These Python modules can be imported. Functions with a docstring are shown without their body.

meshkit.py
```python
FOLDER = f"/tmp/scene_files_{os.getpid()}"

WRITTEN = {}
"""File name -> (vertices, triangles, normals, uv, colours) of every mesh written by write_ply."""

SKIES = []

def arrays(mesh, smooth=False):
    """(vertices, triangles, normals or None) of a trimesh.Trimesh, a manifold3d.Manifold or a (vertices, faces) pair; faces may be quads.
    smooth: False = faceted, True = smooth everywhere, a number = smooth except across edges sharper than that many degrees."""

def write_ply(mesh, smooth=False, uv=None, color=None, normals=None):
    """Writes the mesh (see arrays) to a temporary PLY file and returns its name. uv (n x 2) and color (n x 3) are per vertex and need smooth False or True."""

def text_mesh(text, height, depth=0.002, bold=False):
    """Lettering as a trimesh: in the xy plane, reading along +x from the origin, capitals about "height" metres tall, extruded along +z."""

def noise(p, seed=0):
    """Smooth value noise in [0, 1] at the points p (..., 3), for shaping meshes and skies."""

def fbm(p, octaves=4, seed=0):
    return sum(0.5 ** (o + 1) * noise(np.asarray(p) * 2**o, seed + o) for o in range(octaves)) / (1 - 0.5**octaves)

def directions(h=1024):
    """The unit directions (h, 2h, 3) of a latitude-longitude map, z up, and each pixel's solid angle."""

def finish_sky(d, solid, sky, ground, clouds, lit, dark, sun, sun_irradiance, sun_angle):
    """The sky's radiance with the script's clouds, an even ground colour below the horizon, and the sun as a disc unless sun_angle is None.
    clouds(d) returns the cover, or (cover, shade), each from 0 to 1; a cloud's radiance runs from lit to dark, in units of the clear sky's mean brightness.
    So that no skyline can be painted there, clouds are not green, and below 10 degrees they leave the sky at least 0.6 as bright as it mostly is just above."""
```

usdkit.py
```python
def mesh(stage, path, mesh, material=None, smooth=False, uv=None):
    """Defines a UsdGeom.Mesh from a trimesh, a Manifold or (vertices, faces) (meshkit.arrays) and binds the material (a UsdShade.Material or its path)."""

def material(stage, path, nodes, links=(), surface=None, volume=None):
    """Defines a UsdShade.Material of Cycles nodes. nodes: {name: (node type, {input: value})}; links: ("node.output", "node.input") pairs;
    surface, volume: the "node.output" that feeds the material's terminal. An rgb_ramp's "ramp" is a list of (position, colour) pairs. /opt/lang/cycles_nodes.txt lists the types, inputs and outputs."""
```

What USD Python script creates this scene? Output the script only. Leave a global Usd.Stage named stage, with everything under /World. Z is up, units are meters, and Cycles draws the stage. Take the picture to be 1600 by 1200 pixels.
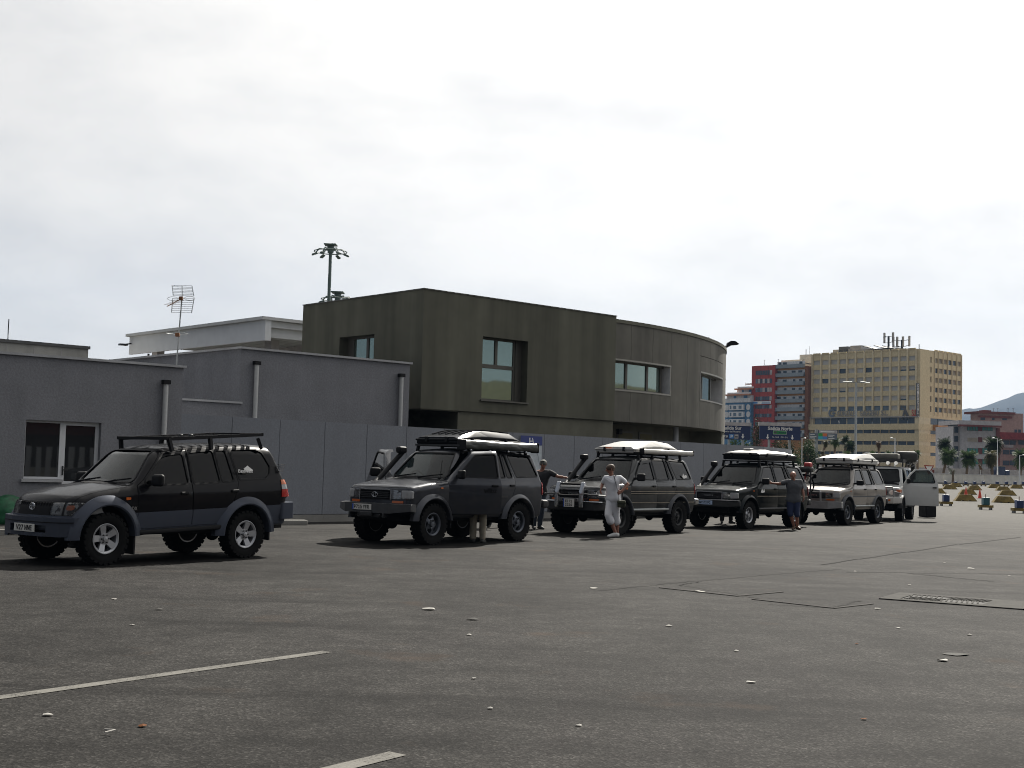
import math, random
import numpy as np, trimesh, usdkit, meshkit
from manifold3d import Manifold, Mesh as MMesh, CrossSection, FillRule
from shapely.geometry import Polygon, box as sbox
from shapely import affinity
from pxr import Usd, UsdGeom, UsdLux, UsdShade, Gf, Sdf, Vt

stage = Usd.Stage.CreateInMemory()
UsdGeom.SetStageUpAxis(stage, 'Z'); UsdGeom.SetStageMetersPerUnit(stage, 1.0)
UsdGeom.Xform.Define(stage, '/World')
rad, cos, sin, pi = math.radians, math.cos, math.sin, math.pi

# ------------------------------------------------------------------ camera, sky, sun, exposure
EYE = np.array([0, 0, 1.61]); FOC = 2000.0; PITCH = math.atan(130 / FOC); ROLL = rad(1.55)
_r, _f, _u = np.array([1., 0, 0]), np.array([0, cos(PITCH), sin(PITCH)]), np.array([0, -sin(PITCH), cos(PITCH)])
CR = _r * cos(ROLL) + _u * sin(ROLL); CU = -_r * sin(ROLL) + _u * cos(ROLL); CF = _f
cam = UsdGeom.Camera.Define(stage, '/World/camera')
cam.CreateHorizontalApertureAttr(36.0); cam.CreateVerticalApertureAttr(27.0); cam.CreateFocalLengthAttr(36.0 * FOC / 1600)
cam.CreateClippingRangeAttr(Gf.Vec2f(0.1, 100000))
cam.CreateExposureAttr(EXPOSURE := 1.0)
_m = np.eye(4); _m[0, :3], _m[1, :3], _m[2, :3], _m[3, :3] = CR, CU, -CF, EYE
cam.AddTransformOp().Set(Gf.Matrix4d(*_m.ravel().tolist()))

SUN_AZ, SUN_EL = rad(22), rad(41)          # azimuth from +y towards +x
SUN = np.array([sin(SUN_AZ) * cos(SUN_EL), cos(SUN_AZ) * cos(SUN_EL), sin(SUN_EL)])
sun = UsdLux.DistantLight.Define(stage, '/World/sun')
sun.CreateIntensityAttr(1.2); sun.CreateAngleAttr(0.5); sun.CreateColorAttr(Gf.Vec3f(1.0, 0.95, 0.87))
UsdLux.LightAPI(sun.GetPrim()).CreateNormalizeAttr(True)
_z = SUN; _x = np.cross([0, 0, 1], _z); _x /= np.linalg.norm(_x); _y = np.cross(_z, _x)
_m = np.eye(4); _m[0, :3], _m[1, :3], _m[2, :3] = _x, _y, _z
sun.AddTransformOp().Set(Gf.Matrix4d(*_m.ravel().tolist()))

dome = UsdLux.DomeLight.Define(stage, '/World/sky')
dome.CreateIntensityAttr(1.0)
usdkit.material(stage, '/World/Looks/sky', {
    'sky': ('sky_texture', {'sky_type': 'single_scattering', 'sun_disc': False, 'sun_elevation': SUN_EL, 'sun_rotation': SUN_AZ, 'aerosol_density': 2.0}),
    'tc': ('texture_coordinate', {}),
    'map': ('mapping', {'scale': (1.0, 1.0, 2.6)}),
    'n1': ('noise_texture', {'scale': 3.4, 'detail': 10.0, 'roughness': 0.6, 'distortion': 0.25}),
    'n2': ('noise_texture', {'scale': 11.0, 'detail': 8.0, 'roughness': 0.55}),
    'mixn': ('mix_float', {'fac': 0.35}),
    'shade': ('rgb_ramp', {'ramp': [(0.40, (0.925, 0.925, 0.935)), (0.49, (1.0, 0.998, 0.995)), (0.60, (1.09, 1.08, 1.065))]}),
    'dot': ('vector_math', {'math_type': 'dot_product', 'vector2': tuple(SUN)}),
    'glow': ('map_range', {'from_min': -0.6, 'from_max': 1.0, 'to_min': 0.0, 'to_max': 1.0, 'clamp': True}),
    'gr': ('rgb_ramp', {'ramp': [(0.0, (.95, .97, 1.03)), (0.42, (1.2, 1.22, 1.28)), (0.60, (2.15, 2.14, 2.14)), (0.74, (3.48, 3.38, 3.27)), (0.82, (4.2, 4.1, 3.98)), (0.925, (5.4, 5.3, 5.15)), (1.0, (8., 7.8, 7.5))]}),
    'cl': ('mix_color', {'blend_type': 'multiply', 'fac': 1.0, 'use_clamp': False}),
    'mx': ('mix_color', {'fac': 0.992, 'use_clamp': False}),
    'bg': ('background_shader', {'strength': 0.1}),
}, [('tc.generated', 'map.vector'), ('map.vector', 'n1.vector'), ('map.vector', 'n2.vector'), ('n1.fac', 'mixn.a'), ('n2.fac', 'mixn.b'), ('mixn.result', 'shade.fac'),
    ('tc.generated', 'dot.vector1'), ('dot.value', 'glow.value'), ('glow.result', 'gr.fac'),
    ('gr.color', 'cl.a'), ('shade.color', 'cl.b'), ('sky.color', 'mx.a'), ('cl.result', 'mx.b'), ('mx.result', 'bg.color')], surface='bg.background')
UsdShade.MaterialBindingAPI.Apply(dome.GetPrim()).Bind(UsdShade.Material.Get(stage, '/World/Looks/sky'))
dome.GetPrim().SetCustomDataByKey('kind', 'structure')

# ------------------------------------------------------------------ helpers
USED = {}
def numbered(name, parent='/World'):
    k = (parent, name); n = USED.get(k, 0); USED[k] = n + 1
    return f'{parent}/{name}' if n == 0 else f'{parent}/{name}_{n:03d}'
def tag(prim, label=None, cat=None, group=None, kind=None):
    p = prim.GetPrim() if hasattr(prim, 'GetPrim') else prim
    for k, v in (('label', label), ('category', cat), ('group', group), ('kind', kind)):
        if v: p.SetCustomDataByKey(k, v)
    return p
def P_(parent):
    return '/World' if parent is None else str(parent.GetPath())
def thing(name, label, cat, loc=(0, 0, 0), rotz=0.0, group=None, kind=None, tilt=None):
    x = UsdGeom.Xform.Define(stage, numbered(name))
    x.AddTranslateOp().Set(Gf.Vec3d(*map(float, loc)))
    if rotz: x.AddRotateZOp().Set(math.degrees(rotz))
    if tilt: x.AddRotateXYZOp().Set(Gf.Vec3f(*map(float, tilt)))
    return tag(x, label, cat, group, kind)
def holder(name, parent, loc=(0, 0, 0), rotz=0.0, rot=None, label=None):
    x = UsdGeom.Xform.Define(stage, numbered(name, P_(parent)))
    x.AddTranslateOp().Set(Gf.Vec3d(*map(float, loc)))
    if rotz: x.AddRotateZOp().Set(math.degrees(rotz))
    if rot: x.AddRotateXYZOp().Set(Gf.Vec3f(*map(float, rot)))
    if label: x.GetPrim().SetCustomDataByKey('label', label)
    return x.GetPrim()
SPLIT = {'mud_flap', 'latch', 'glazing_bar', 'wheel_nut', 'end_rail', 'side_rail', 'rack_bar', 'slat', 'foot', 'sill_step', 'side_step', 'stripe', 'cladding_strip', 'plate_mark', 'awning_bracket', 'roof_rail', 'hoop', 'cross_tube', 'upright', 'bulb', 'spot_lamp', 'recovery_hook', 'fairlead', 'chrome_strip', 'side_tube', 'roof_room', 'aerial', 'window', 'bay', 'pilaster', 'antenna', 'mullion', 'low_wall', 'corner_pier', 'clamp', 'axle_tube', 'eye', 'vent', 'indicator', 'cladding_panel', 'arm', 'coping', 'fascia', 'board', 'strap', 'bag', 'joint', 'fin'}
def part(name, mesh, mat, parent=None, smooth=32, label=None, kind=None):
    if isinstance(mesh, list):
        if name in SPLIT and len(mesh) > 1:
            ps = [part(name, m, mat, parent, smooth, label, kind) for m in mesh]; return ps[0]
        mesh = cat(*mesh)
    p = usdkit.mesh(stage, numbered(name, P_(parent)), mesh, MAT[mat] if isinstance(mat, str) else mat, smooth=smooth).GetPrim()
    if label: p.SetCustomDataByKey('label', label)
    if kind: p.SetCustomDataByKey('kind', kind)
    return p
def single(name, mesh, mat, label, catg, group=None, kind=None, smooth=32):
    return tag(part(name, mesh, mat, None, smooth), label, catg, group, kind)
def copy(proto, loc, rotz=0.0, label=None, group=None, scale=None):
    src = proto.GetPath(); was = proto.GetCustomData()
    base = proto.GetName()
    if base[-4:-3] == '_' and base[-3:].isdigit(): base = base[:-4]
    x = UsdGeom.Xform.Define(stage, numbered(base))
    x.GetPrim().GetReferences().AddInternalReference(src)
    x.ClearXformOpOrder()
    for a in list(x.GetPrim().GetAttributes()): pass
    x.AddTranslateOp(opSuffix='c').Set(Gf.Vec3d(*map(float, loc))); x.AddRotateZOp(opSuffix='c').Set(math.degrees(rotz))
    if scale: x.AddScaleOp(opSuffix='c').Set(Gf.Vec3f(*map(float, scale)))
    x.GetPrim().SetInstanceable(True)
    return tag(x, label or was.get('label'), was.get('category'), group or was.get('group'))

# meshes
def tm(m):
    if isinstance(m, Manifold):
        k = m.to_mesh(); return trimesh.Trimesh(np.array(k.vert_properties[:, :3]), np.array(k.tri_verts), process=False)
    return m
def cat(*ms):
    return trimesh.util.concatenate([tm(m) for m in ms])
def bx(a, b):
    """Box between two corners."""
    a, b = np.minimum(a, b), np.maximum(a, b)
    m = trimesh.creation.box(b - a); m.apply_translation((a + b) / 2); return m
def mbx(a, b):
    a, b = np.minimum(a, b).astype(float), np.maximum(a, b).astype(float)
    return Manifold.cube((b - a).tolist()).translate(a.tolist())
def rbox(a, b, r=0.02, seg=8):
    """Rounded box."""
    a, b = np.minimum(a, b).astype(float), np.maximum(a, b).astype(float); r = min(r, *((b - a) / 2.02))
    s = Manifold.sphere(r, seg)
    return Manifold.batch_hull([s.translate([float(x), float(y), float(z)]) for x in (a[0] + r, b[0] - r) for y in (a[1] + r, b[1] - r) for z in (a[2] + r, b[2] - r)])
def cyl(p, q, r, r2=None, n=12):
    p, q = np.array(p, float), np.array(q, float); d = q - p; L = np.linalg.norm(d)
    m = trimesh.creation.cylinder(radius=1, height=1, sections=n)
    v = m.vertices.copy(); rr = np.where(v[:, 2] > 0, r if r2 is None else r2, r)
    m.vertices = np.c_[v[:, 0] * rr, v[:, 1] * rr, (v[:, 2] + .5) * L]
    T = trimesh.geometry.align_vectors([0, 0, 1], d / L); T[:3, 3] = p; m.apply_transform(T); return m
def tube(pts, r, n=8):
    pts = np.array(pts, float)
    return cat(*[cyl(a, b, r, n=n) for a, b in zip(pts[:-1], pts[1:])], *[trimesh.creation.icosphere(1, r).apply_translation(p) for p in pts[1:-1]])
def bar(p, q, w, h):
    """Square bar from p to q, w wide horizontally, h high."""
    p, q = np.array(p, float), np.array(q, float); d = q - p; L = np.linalg.norm(d); d /= L
    up = np.array([0, 0, 1.]) if abs(d[2]) < .95 else np.array([1., 0, 0])
    s = np.cross(d, up); s /= np.linalg.norm(s); u = np.cross(s, d)
    m = trimesh.creation.box([L, w, h]); T = np.eye(4); T[:3, 0], T[:3, 1], T[:3, 2], T[:3, 3] = d, -s, u, (p + q) / 2
    m.apply_transform(T); return m
def poly_prism(pts, axis, lo, hi, r=0.0):
    """2-D polygon extruded along an axis. axis 'y': pts are (x, z); 'x': (y, z); 'z': (x, y). r rounds the corners."""
    g = Polygon(pts)
    if r: g = g.buffer(-r, quad_segs=4).buffer(r, quad_segs=4)
    ring = np.array(g.exterior.coords)[:-1]
    if Polygon(ring).exterior.is_ccw is False: ring = ring[::-1]
    m = Manifold.extrude(CrossSection([ring.tolist()]), float(hi - lo))
    if axis == 'z': return m.translate([0, 0, float(lo)])
    if axis == 'y': return m.rotate([90, 0, 0]).translate([0, float(hi), 0])     # (x,y,z)->(x,-z,y)
    return m.rotate([90, 0, 90]).translate([float(lo), 0, 0])                       # (x,y,z)->(z,x,y)
def xform(m, loc=(0, 0, 0), rotz=0.0):
    m = tm(m).copy(); T = trimesh.transformations.rotation_matrix(rotz, [0, 0, 1]); T[:3, 3] = loc; m.apply_transform(T); return m
def grid_mesh(X, Y, Z):
    n, m = X.shape; v = np.c_[X.ravel(), Y.ravel(), Z.ravel()]
    i, j = np.meshgrid(np.arange(n - 1), np.arange(m - 1), indexing='ij'); a = (i * m + j).ravel()
    f = np.r_[np.c_[a, a + m, a + m + 1], np.c_[a, a + m + 1, a + 1]]
    return trimesh.Trimesh(v, f, process=False)
def text(s, h, depth=.004, bold=True):
    """Lettering in the xz plane reading along +x, facing -y, centred on the origin."""
    m = meshkit.text_mesh(s, h, depth, bold)
    v = np.array(m.vertices); c = (v.min(0) + v.max(0)) / 2
    m.vertices = np.c_[v[:, 0] - c[0], -v[:, 2], v[:, 1] - c[1]]
    return m
def at(px, py, Y):
    """Point of the line of sight through a photograph pixel at distance Y."""
    d = CF + CR * (px - 800) / FOC - CU * (py - 600) / FOC
    return EYE + d * (Y / d[1])
def gz(x, y):
    """Height of the ground: level, the far lot rising gently."""
    d = np.hypot(x, y); return np.clip(d - 95, 0, 120) * 0.0098
def gnd(px, py):
    d = CF + CR * (px - 800) / FOC - CU * (py - 600) / FOC
    t = -EYE[2] / d[2] if d[2] < 0 else 400
    for _ in range(30):
        p = EYE + d * t; t += (gz(p[0], p[1]) - p[2]) / min(d[2] - 0.0098, -.004) * .7
    return EYE + d * t
# ------------------------------------------------------------------ materials
MAT = {}
def mk(name, nodes, links, surface='p.BSDF', **k):
    MAT[name] = usdkit.material(stage, '/World/Looks/' + name, nodes, links, surface=surface, **k)
def plain(name, col, rough=.5, metal=0., var=0.0, scale=8., bump=0., bscale=60., coat=0., spec=.5, **extra):
    nodes = {'p': ('principled_bsdf', {'base_color': col, 'roughness': rough, 'metallic': metal, 'coat_weight': coat, 'specular_ior_level': spec, **extra})}
    links = []
    if var or bump: nodes['tc'] = ('texture_coordinate', {})
    if var:
        nodes['n'] = ('noise_texture', {'scale': scale, 'detail': 6., 'roughness': .6})
        lo, hi = [tuple(max(0, c * (1 + s * var)) for c in col) for s in (-1, 1)]
        nodes['r'] = ('rgb_ramp', {'ramp': [(.3, lo), (.7, hi)]})
        links += [('tc.object', 'n.vector'), ('n.fac', 'r.fac'), ('r.color', 'p.base_color')]
    if bump:
        nodes['bn'] = ('noise_texture', {'scale': bscale, 'detail': 4.}); nodes['b'] = ('bump', {'strength': bump, 'distance': .01})
        links += [('tc.object', 'bn.vector'), ('bn.fac', 'b.height'), ('b.normal', 'p.normal')]
    mk(name, nodes, links)

def asphalt(name, base, tint=(1.03, .985, .92)):
    c = lambda k: tuple(base * k * t for t in tint)
    mul = lambda: ('mix_color', {'blend_type': 'multiply', 'fac': 1., 'use_clamp': False})
    mk(name, {
        'g': ('geometry', {}),
        'vor': ('voronoi_texture', {'scale': 72., 'feature': 'f1'}), 'sep': ('separate_color', {}),
        'r1': ('rgb_ramp', {'ramp': [(.0, c(.5)), (.45, c(.8)), (.75, c(1.1)), (.93, c(1.7)), (1., c(2.6))]}),
        'grain': ('noise_texture', {'scale': 21., 'detail': 5., 'roughness': .75}),
        'rg': ('rgb_ramp', {'ramp': [(.32, (.68,) * 3), (.5, (1.,) * 3), (.68, (1.34,) * 3)]}),
        'blot': ('noise_texture', {'scale': .36, 'detail': 8., 'roughness': .66, 'distortion': .8}),
        'r2': ('rgb_ramp', {'ramp': [(.34, (.66,) * 3), (.5, (1.,) * 3), (.66, (1.38,) * 3)]}),
        'blot2': ('noise_texture', {'scale': 2.3, 'detail': 8., 'roughness': .72}),
        'r3': ('rgb_ramp', {'ramp': [(.32, (.78,) * 3), (.7, (1.2,) * 3)]}),
        'map': ('mapping', {'rotation': (0, 0, rad(-52)), 'scale': (.10, 1.1, 1.)}),
        'streak': ('noise_texture', {'scale': 1.1, 'detail': 7., 'roughness': .62, 'distortion': .3}),
        'r4': ('rgb_ramp', {'ramp': [(.34, (.60,) * 3), (.47, (.98,) * 3), (.75, (1.18,) * 3)]}),
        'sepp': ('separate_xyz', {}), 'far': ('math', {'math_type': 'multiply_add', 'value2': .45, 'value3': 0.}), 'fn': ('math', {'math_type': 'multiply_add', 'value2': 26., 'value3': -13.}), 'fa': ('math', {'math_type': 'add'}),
        'fr': ('map_range', {'range_type': 'smoothstep', 'from_min': 19., 'from_max': 78., 'to_min': 0., 'to_max': 1., 'clamp': True}), 'pale': ('mix_color', {'b': (base * 3.6, base * 3.45, base * 3.1)}), 'pm': mul(),  # ground colour lightened with distance, standing in for grazing sky glare
        'rust': ('noise_texture', {'scale': .62, 'detail': 6., 'roughness': .62}),
        'rr': ('rgb_ramp', {'ramp': [(.60, (0, 0, 0)), (.70, (.5,) * 3)]}),
        'm1': mul(), 'm2': mul(), 'm3': mul(), 'm4': mul(),
        'mr': ('mix_color', {'b': (base * 1.9, base * 1.2, base * .75)}),
        'p': ('principled_bsdf', {'roughness': .85, 'specular_ior_level': .062}),
        'b': ('bump', {'strength': .5, 'distance': .004}),
    }, [('g.position', 'vor.vector'), ('g.position', 'grain.vector'), ('g.position', 'blot.vector'), ('g.position', 'blot2.vector'), ('g.position', 'map.vector'), ('map.vector', 'streak.vector'), ('g.position', 'rust.vector'),
        ('vor.color', 'sep.color'), ('sep.r', 'r1.fac'), ('grain.fac', 'rg.fac'), ('blot.fac', 'r2.fac'), ('blot2.fac', 'r3.fac'), ('streak.fac', 'r4.fac'),
        ('r1.color', 'm1.a'), ('rg.color', 'm1.b'), ('m1.result', 'm2.a'), ('r2.color', 'm2.b'), ('m2.result', 'm3.a'), ('r3.color', 'm3.b'), ('m3.result', 'm4.a'), ('r4.color', 'm4.b'),
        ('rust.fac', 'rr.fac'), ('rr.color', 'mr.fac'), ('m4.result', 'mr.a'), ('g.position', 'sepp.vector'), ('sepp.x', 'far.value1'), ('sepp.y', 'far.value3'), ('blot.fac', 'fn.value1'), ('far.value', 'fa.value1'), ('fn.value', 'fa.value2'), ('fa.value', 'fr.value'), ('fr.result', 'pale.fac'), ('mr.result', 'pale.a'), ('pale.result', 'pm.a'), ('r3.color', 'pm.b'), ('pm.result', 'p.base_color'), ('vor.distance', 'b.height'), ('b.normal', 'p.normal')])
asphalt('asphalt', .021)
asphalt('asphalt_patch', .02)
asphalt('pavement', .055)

def render_wall(name, col, bump=.5, bscale=45., streak=.12, mott=.14, rough=.85, grain=.13):
    """Stucco or concrete: mottled, with vertical weather streaks."""
    k = lambda s: tuple(c * s for c in col)
    mk(name, {
        'tc': ('texture_coordinate', {}),
        'a': ('noise_texture', {'scale': 1.1, 'detail': 7., 'roughness': .62}),
        'mp': ('mapping', {'scale': (.9, .9, .05)}),
        's': ('noise_texture', {'scale': 1.5, 'detail': 6., 'roughness': .6}),
        'f': ('noise_texture', {'scale': bscale, 'detail': 4., 'roughness': .7}),
        'ra': ('rgb_ramp', {'ramp': [(.3, k(1 - mott)), (.7, k(1 + mott))]}),
        'rs': ('rgb_ramp', {'ramp': [(.32, (1 - streak,) * 3), (.52, (1.,) * 3), (.72, (1 + streak * .8,) * 3)]}),
        'rf': ('rgb_ramp', {'ramp': [(.32, (1 - grain,) * 3), (.68, (1 + grain,) * 3)]}),
        'm': ('mix_color', {'blend_type': 'multiply', 'fac': 1.}), 'm2': ('mix_color', {'blend_type': 'multiply', 'fac': 1.}),
        'b': ('bump', {'strength': bump, 'distance': .008}),
        'p': ('principled_bsdf', {'roughness': rough, 'specular_ior_level': .3}),
    }, [('tc.object', 'a.vector'), ('tc.object', 'mp.vector'), ('mp.vector', 's.vector'), ('tc.object', 'f.vector'), ('a.fac', 'ra.fac'), ('s.fac', 'rs.fac'), ('f.fac', 'rf.fac'),
        ('ra.color', 'm.a'), ('rs.color', 'm.b'), ('m.result', 'm2.a'), ('rf.color', 'm2.b'), ('m2.result', 'p.base_color'), ('f.fac', 'b.height'), ('b.normal', 'p.normal')])
render_wall('stucco_grey', (.183, .186, .199), bscale=20., bump=.8, streak=.07, mott=.09, grain=.17)
render_wall('concrete_green', (.10, .099, .074), bump=.2, streak=.28, mott=.12)
render_wall('concrete_base', (.125, .122, .093), bump=.2, streak=.12)
render_wall('concrete_panel', (.118, .113, .096), bump=.2, streak=.26, mott=.14)
render_wall('concrete_pale', (.36, .355, .33), bump=.3, streak=.15)
render_wall('coping', (.36, .365, .37), bump=.1, streak=.1)
render_wall('fence_panel', (.165, .176, .197), bump=.04, bscale=20., streak=.06, mott=.04, rough=.6)
render_wall('plinth', (.2, .195, .18), streak=.1)
render_wall('far_yellow', (.58, .485, .30), bump=.1, bscale=2., streak=.06, mott=.06)
render_wall('far_yellow_pale', (.62, .535, .36), bump=.1, bscale=2., streak=.06, mott=.06)
render_wall('far_red', (.36, .062, .055), bump=.1, bscale=2., streak=.05, mott=.06)
render_wall('far_orange', (.46, .22, .075), bump=.1, bscale=2., streak=.05, mott=.06)
render_wall('far_brown', (.2, .085, .045), bump=.1, bscale=2., streak=.05)
render_wall('far_white', (.62, .62, .62), bump=.1, bscale=2., streak=.08, mott=.08)
render_wall('far_cream', (.6, .56, .46), bump=.1, bscale=2., streak=.1)
render_wall('far_blue', (.09, .21, .36), bump=.1, bscale=2., streak=.05)
render_wall('far_grey', (.42, .40, .40), bump=.1, bscale=2., streak=.06)
render_wall('far_pink', (.34, .225, .2), bump=.1, bscale=2., streak=.08)
render_wall('far_darkred', (.22, .04, .042), bump=.1, bscale=2., streak=.05)
render_wall('wall_white', (.74, .72, .66), bump=.2, streak=.12)
render_wall('far_maroon', (.16, .05, .045), bump=.1, bscale=2., streak=.05)
render_wall('dark_hall', (.045, .03, .026), bump=.1, bscale=2., streak=.2)
plain('far_tile', (.45, .2, .11), .8, var=.2, scale=1.)
plain('far_glass', (.035, .05, .07), .15, var=.3, scale=.4)
plain('far_glass_green', (.04, .22, .19), .2, var=.25, scale=.5)
plain('balcony_pale', (.22, .255, .28), .5, var=.1, scale=.5)
plain('far_glass_blue', (.11, .15, .19), .2, var=.25, scale=.5)
plain('shutter', (.44, .43, .40), .7, var=.1, scale=.5)
plain('shutter_dark', (.3, .26, .2), .7, var=.2, scale=.5)
plain('roof_plant', (.3, .29, .28), .7, var=.2, scale=.5)
plain('roof_dark', (.09, .09, .09), .7, var=.2, scale=.5)

plain('white_metal', (.62, .63, .64), .4, var=.05)
plain('canopy_white', (.60, .615, .63), .5, var=.06, scale=2.)
plain('pvc_pipe', (.46, .465, .455), .45, var=.08)
plain('galvanised', (.34, .36, .36), .45, metal=.5, var=.15)
plain('mast_green', (.09, .13, .12), .5)
plain('black_plastic', (.007, .007, .008), .5, spec=.2)
plain('dark_metal', (.03, .031, .033), .4, metal=.3)
plain('alu_frame', (.26, .25, .22), .45, metal=.3)
plain('bronze_frame', (.10, .095, .08), .45, metal=.3)
plain('curtain_ochre', (.11, .095, .04), .7)
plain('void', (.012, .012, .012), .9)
plain('white_paint', (.80, .80, .78), .5)
plain('sign_blue', (.012, .025, .085), .4)
plain('sign_blue_bright', (.02, .035, .17), .4)
plain('sign_lightblue', (.08, .25, .55), .4)
plain('sign_cyan', (.05, .4, .5), .4)
plain('sign_green', (.03, .30, .06), .4)
plain('sign_orange', (.65, .17, .06), .4)
plain('sign_grey', (.12, .15, .19), .4)
plain('letter_grey', (.22, .22, .22), .5)
plain('letter_red', (.45, .04, .03), .5)
plain('poster', (.40, .44, .47), .5, var=.12, scale=9.)
plain('rust', (.16, .07, .03), .8, var=.4, scale=30.)
plain('barrier_yellow', (.19, .135, .035), .8, var=.45, scale=2.5, bump=.2)
plain('bin_blue', (.012, .03, .10), .45, var=.1)
plain('bin_teal', (.02, .09, .11), .45, var=.1)
plain('cone_red', (.55, .05, .02), .5)
plain('green_tarp', (.007, .085, .032), .5, var=.4, scale=12., bump=.5, bscale=14.)
plain('paper', (.36, .35, .325), .8, spec=.06, var=.08, scale=30.)
plain('dead_leaf', (.11, .045, .018), .8, spec=.06)
plain('truck_blue', (.02, .04, .10), .4)
plain('bark', (.13, .095, .065), .9, var=.3, scale=4., bump=.5, bscale=10.)
plain('iron', (.03, .0295, .028), .7, spec=.06, var=.25, scale=6., bump=.3)
plain('scrap_grey', (.06, .059, .055), .8, spec=.06)
plain('cement', (.044, .043, .039), .85, spec=.06, var=.2, scale=4., bump=.3)
plain('tar', (.0095, .009, .0085), .85, spec=.06)
# worn road paint: asphalt shows through
mk('road_paint', {'g': ('geometry', {}), 'n': ('noise_texture', {'scale': 55., 'detail': 4., 'roughness': .8}), 'n2': ('noise_texture', {'scale': 2.5, 'detail': 6.}), 'a': ('mix_float', {'fac': .42}),
    'r': ('rgb_ramp', {'ramp': [(.40, (.028, .027, .025)), (.48, (.13, .126, .114)), (.7, (.20, .193, .175))]}), 'p': ('principled_bsdf', {'roughness': .8, 'specular_ior_level': .06})},
   [('g.position', 'n.vector'), ('g.position', 'n2.vector'), ('n.fac', 'a.a'), ('n2.fac', 'a.b'), ('a.result', 'r.fac'), ('r.color', 'p.base_color')])
mk('mountain', {'g': ('geometry', {}), 'n': ('noise_texture', {'scale': .004, 'detail': 8., 'roughness': .65}), 'r': ('rgb_ramp', {'ramp': [(.35, (.012, .018, .026)), (.6, (.026, .034, .044))]}), 'p': ('principled_bsdf', {'roughness': 1., 'specular_ior_level': .1})},
   [('g.position', 'n.vector'), ('n.fac', 'r.fac'), ('r.color', 'p.base_color')])
def foliage(name, c1, c2, trans=.18):
    mk(name, {'oi': ('geometry', {}), 'r': ('rgb_ramp', {'ramp': [(0., c1), (1., c2)]}), 'p': ('principled_bsdf', {'roughness': .65, 'specular_ior_level': .12}), 't': ('translucent_bsdf', {}), 'm': ('mix_closure', {'fac': trans})},
       [('oi.random_per_island', 'r.fac'), ('r.color', 'p.base_color'), ('r.color', 't.color'), ('p.BSDF', 'm.closure1'), ('t.BSDF', 'm.closure2')], surface='m.closure')
foliage('palm_leaf', (.045, .075, .025), (.11, .14, .045))
foliage('palm_olive', (.07, .065, .025), (.14, .12, .05))
foliage('palm_dead', (.10, .06, .03), (.19, .12, .06))
foliage('leaf_dark', (.02, .035, .014), (.05, .07, .026))
foliage('leaf_mid', (.035, .06, .02), (.08, .105, .035))

def pane(name, tint, refl=.9, rough=.0, ior=1.5):
    mk(name, {'t': ('transparent_bsdf', {'color': tint}), 'gl': ('glossy_bsdf', {'color': (refl,) * 3, 'roughness': rough}), 'lw': ('layer_weight', {'blend': .5}), 'pw': ('math', {'math_type': 'power', 'value2': 4.2}), 'f': ('math', {'math_type': 'multiply_add', 'value2': .92, 'value3': .03, 'use_clamp': True}), 'm': ('mix_closure', {})},
       [('lw.facing', 'pw.value1'), ('pw.value', 'f.value1'), ('f.value', 'm.fac'), ('t.BSDF', 'm.closure1'), ('gl.BSDF', 'm.closure2')], surface='m.closure')
pane('glass_clear', (.36, .41, .40))
pane('glass_tint', (.07, .075, .085), .75)
pane('glass_lens', (.8, .8, .8))
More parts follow.
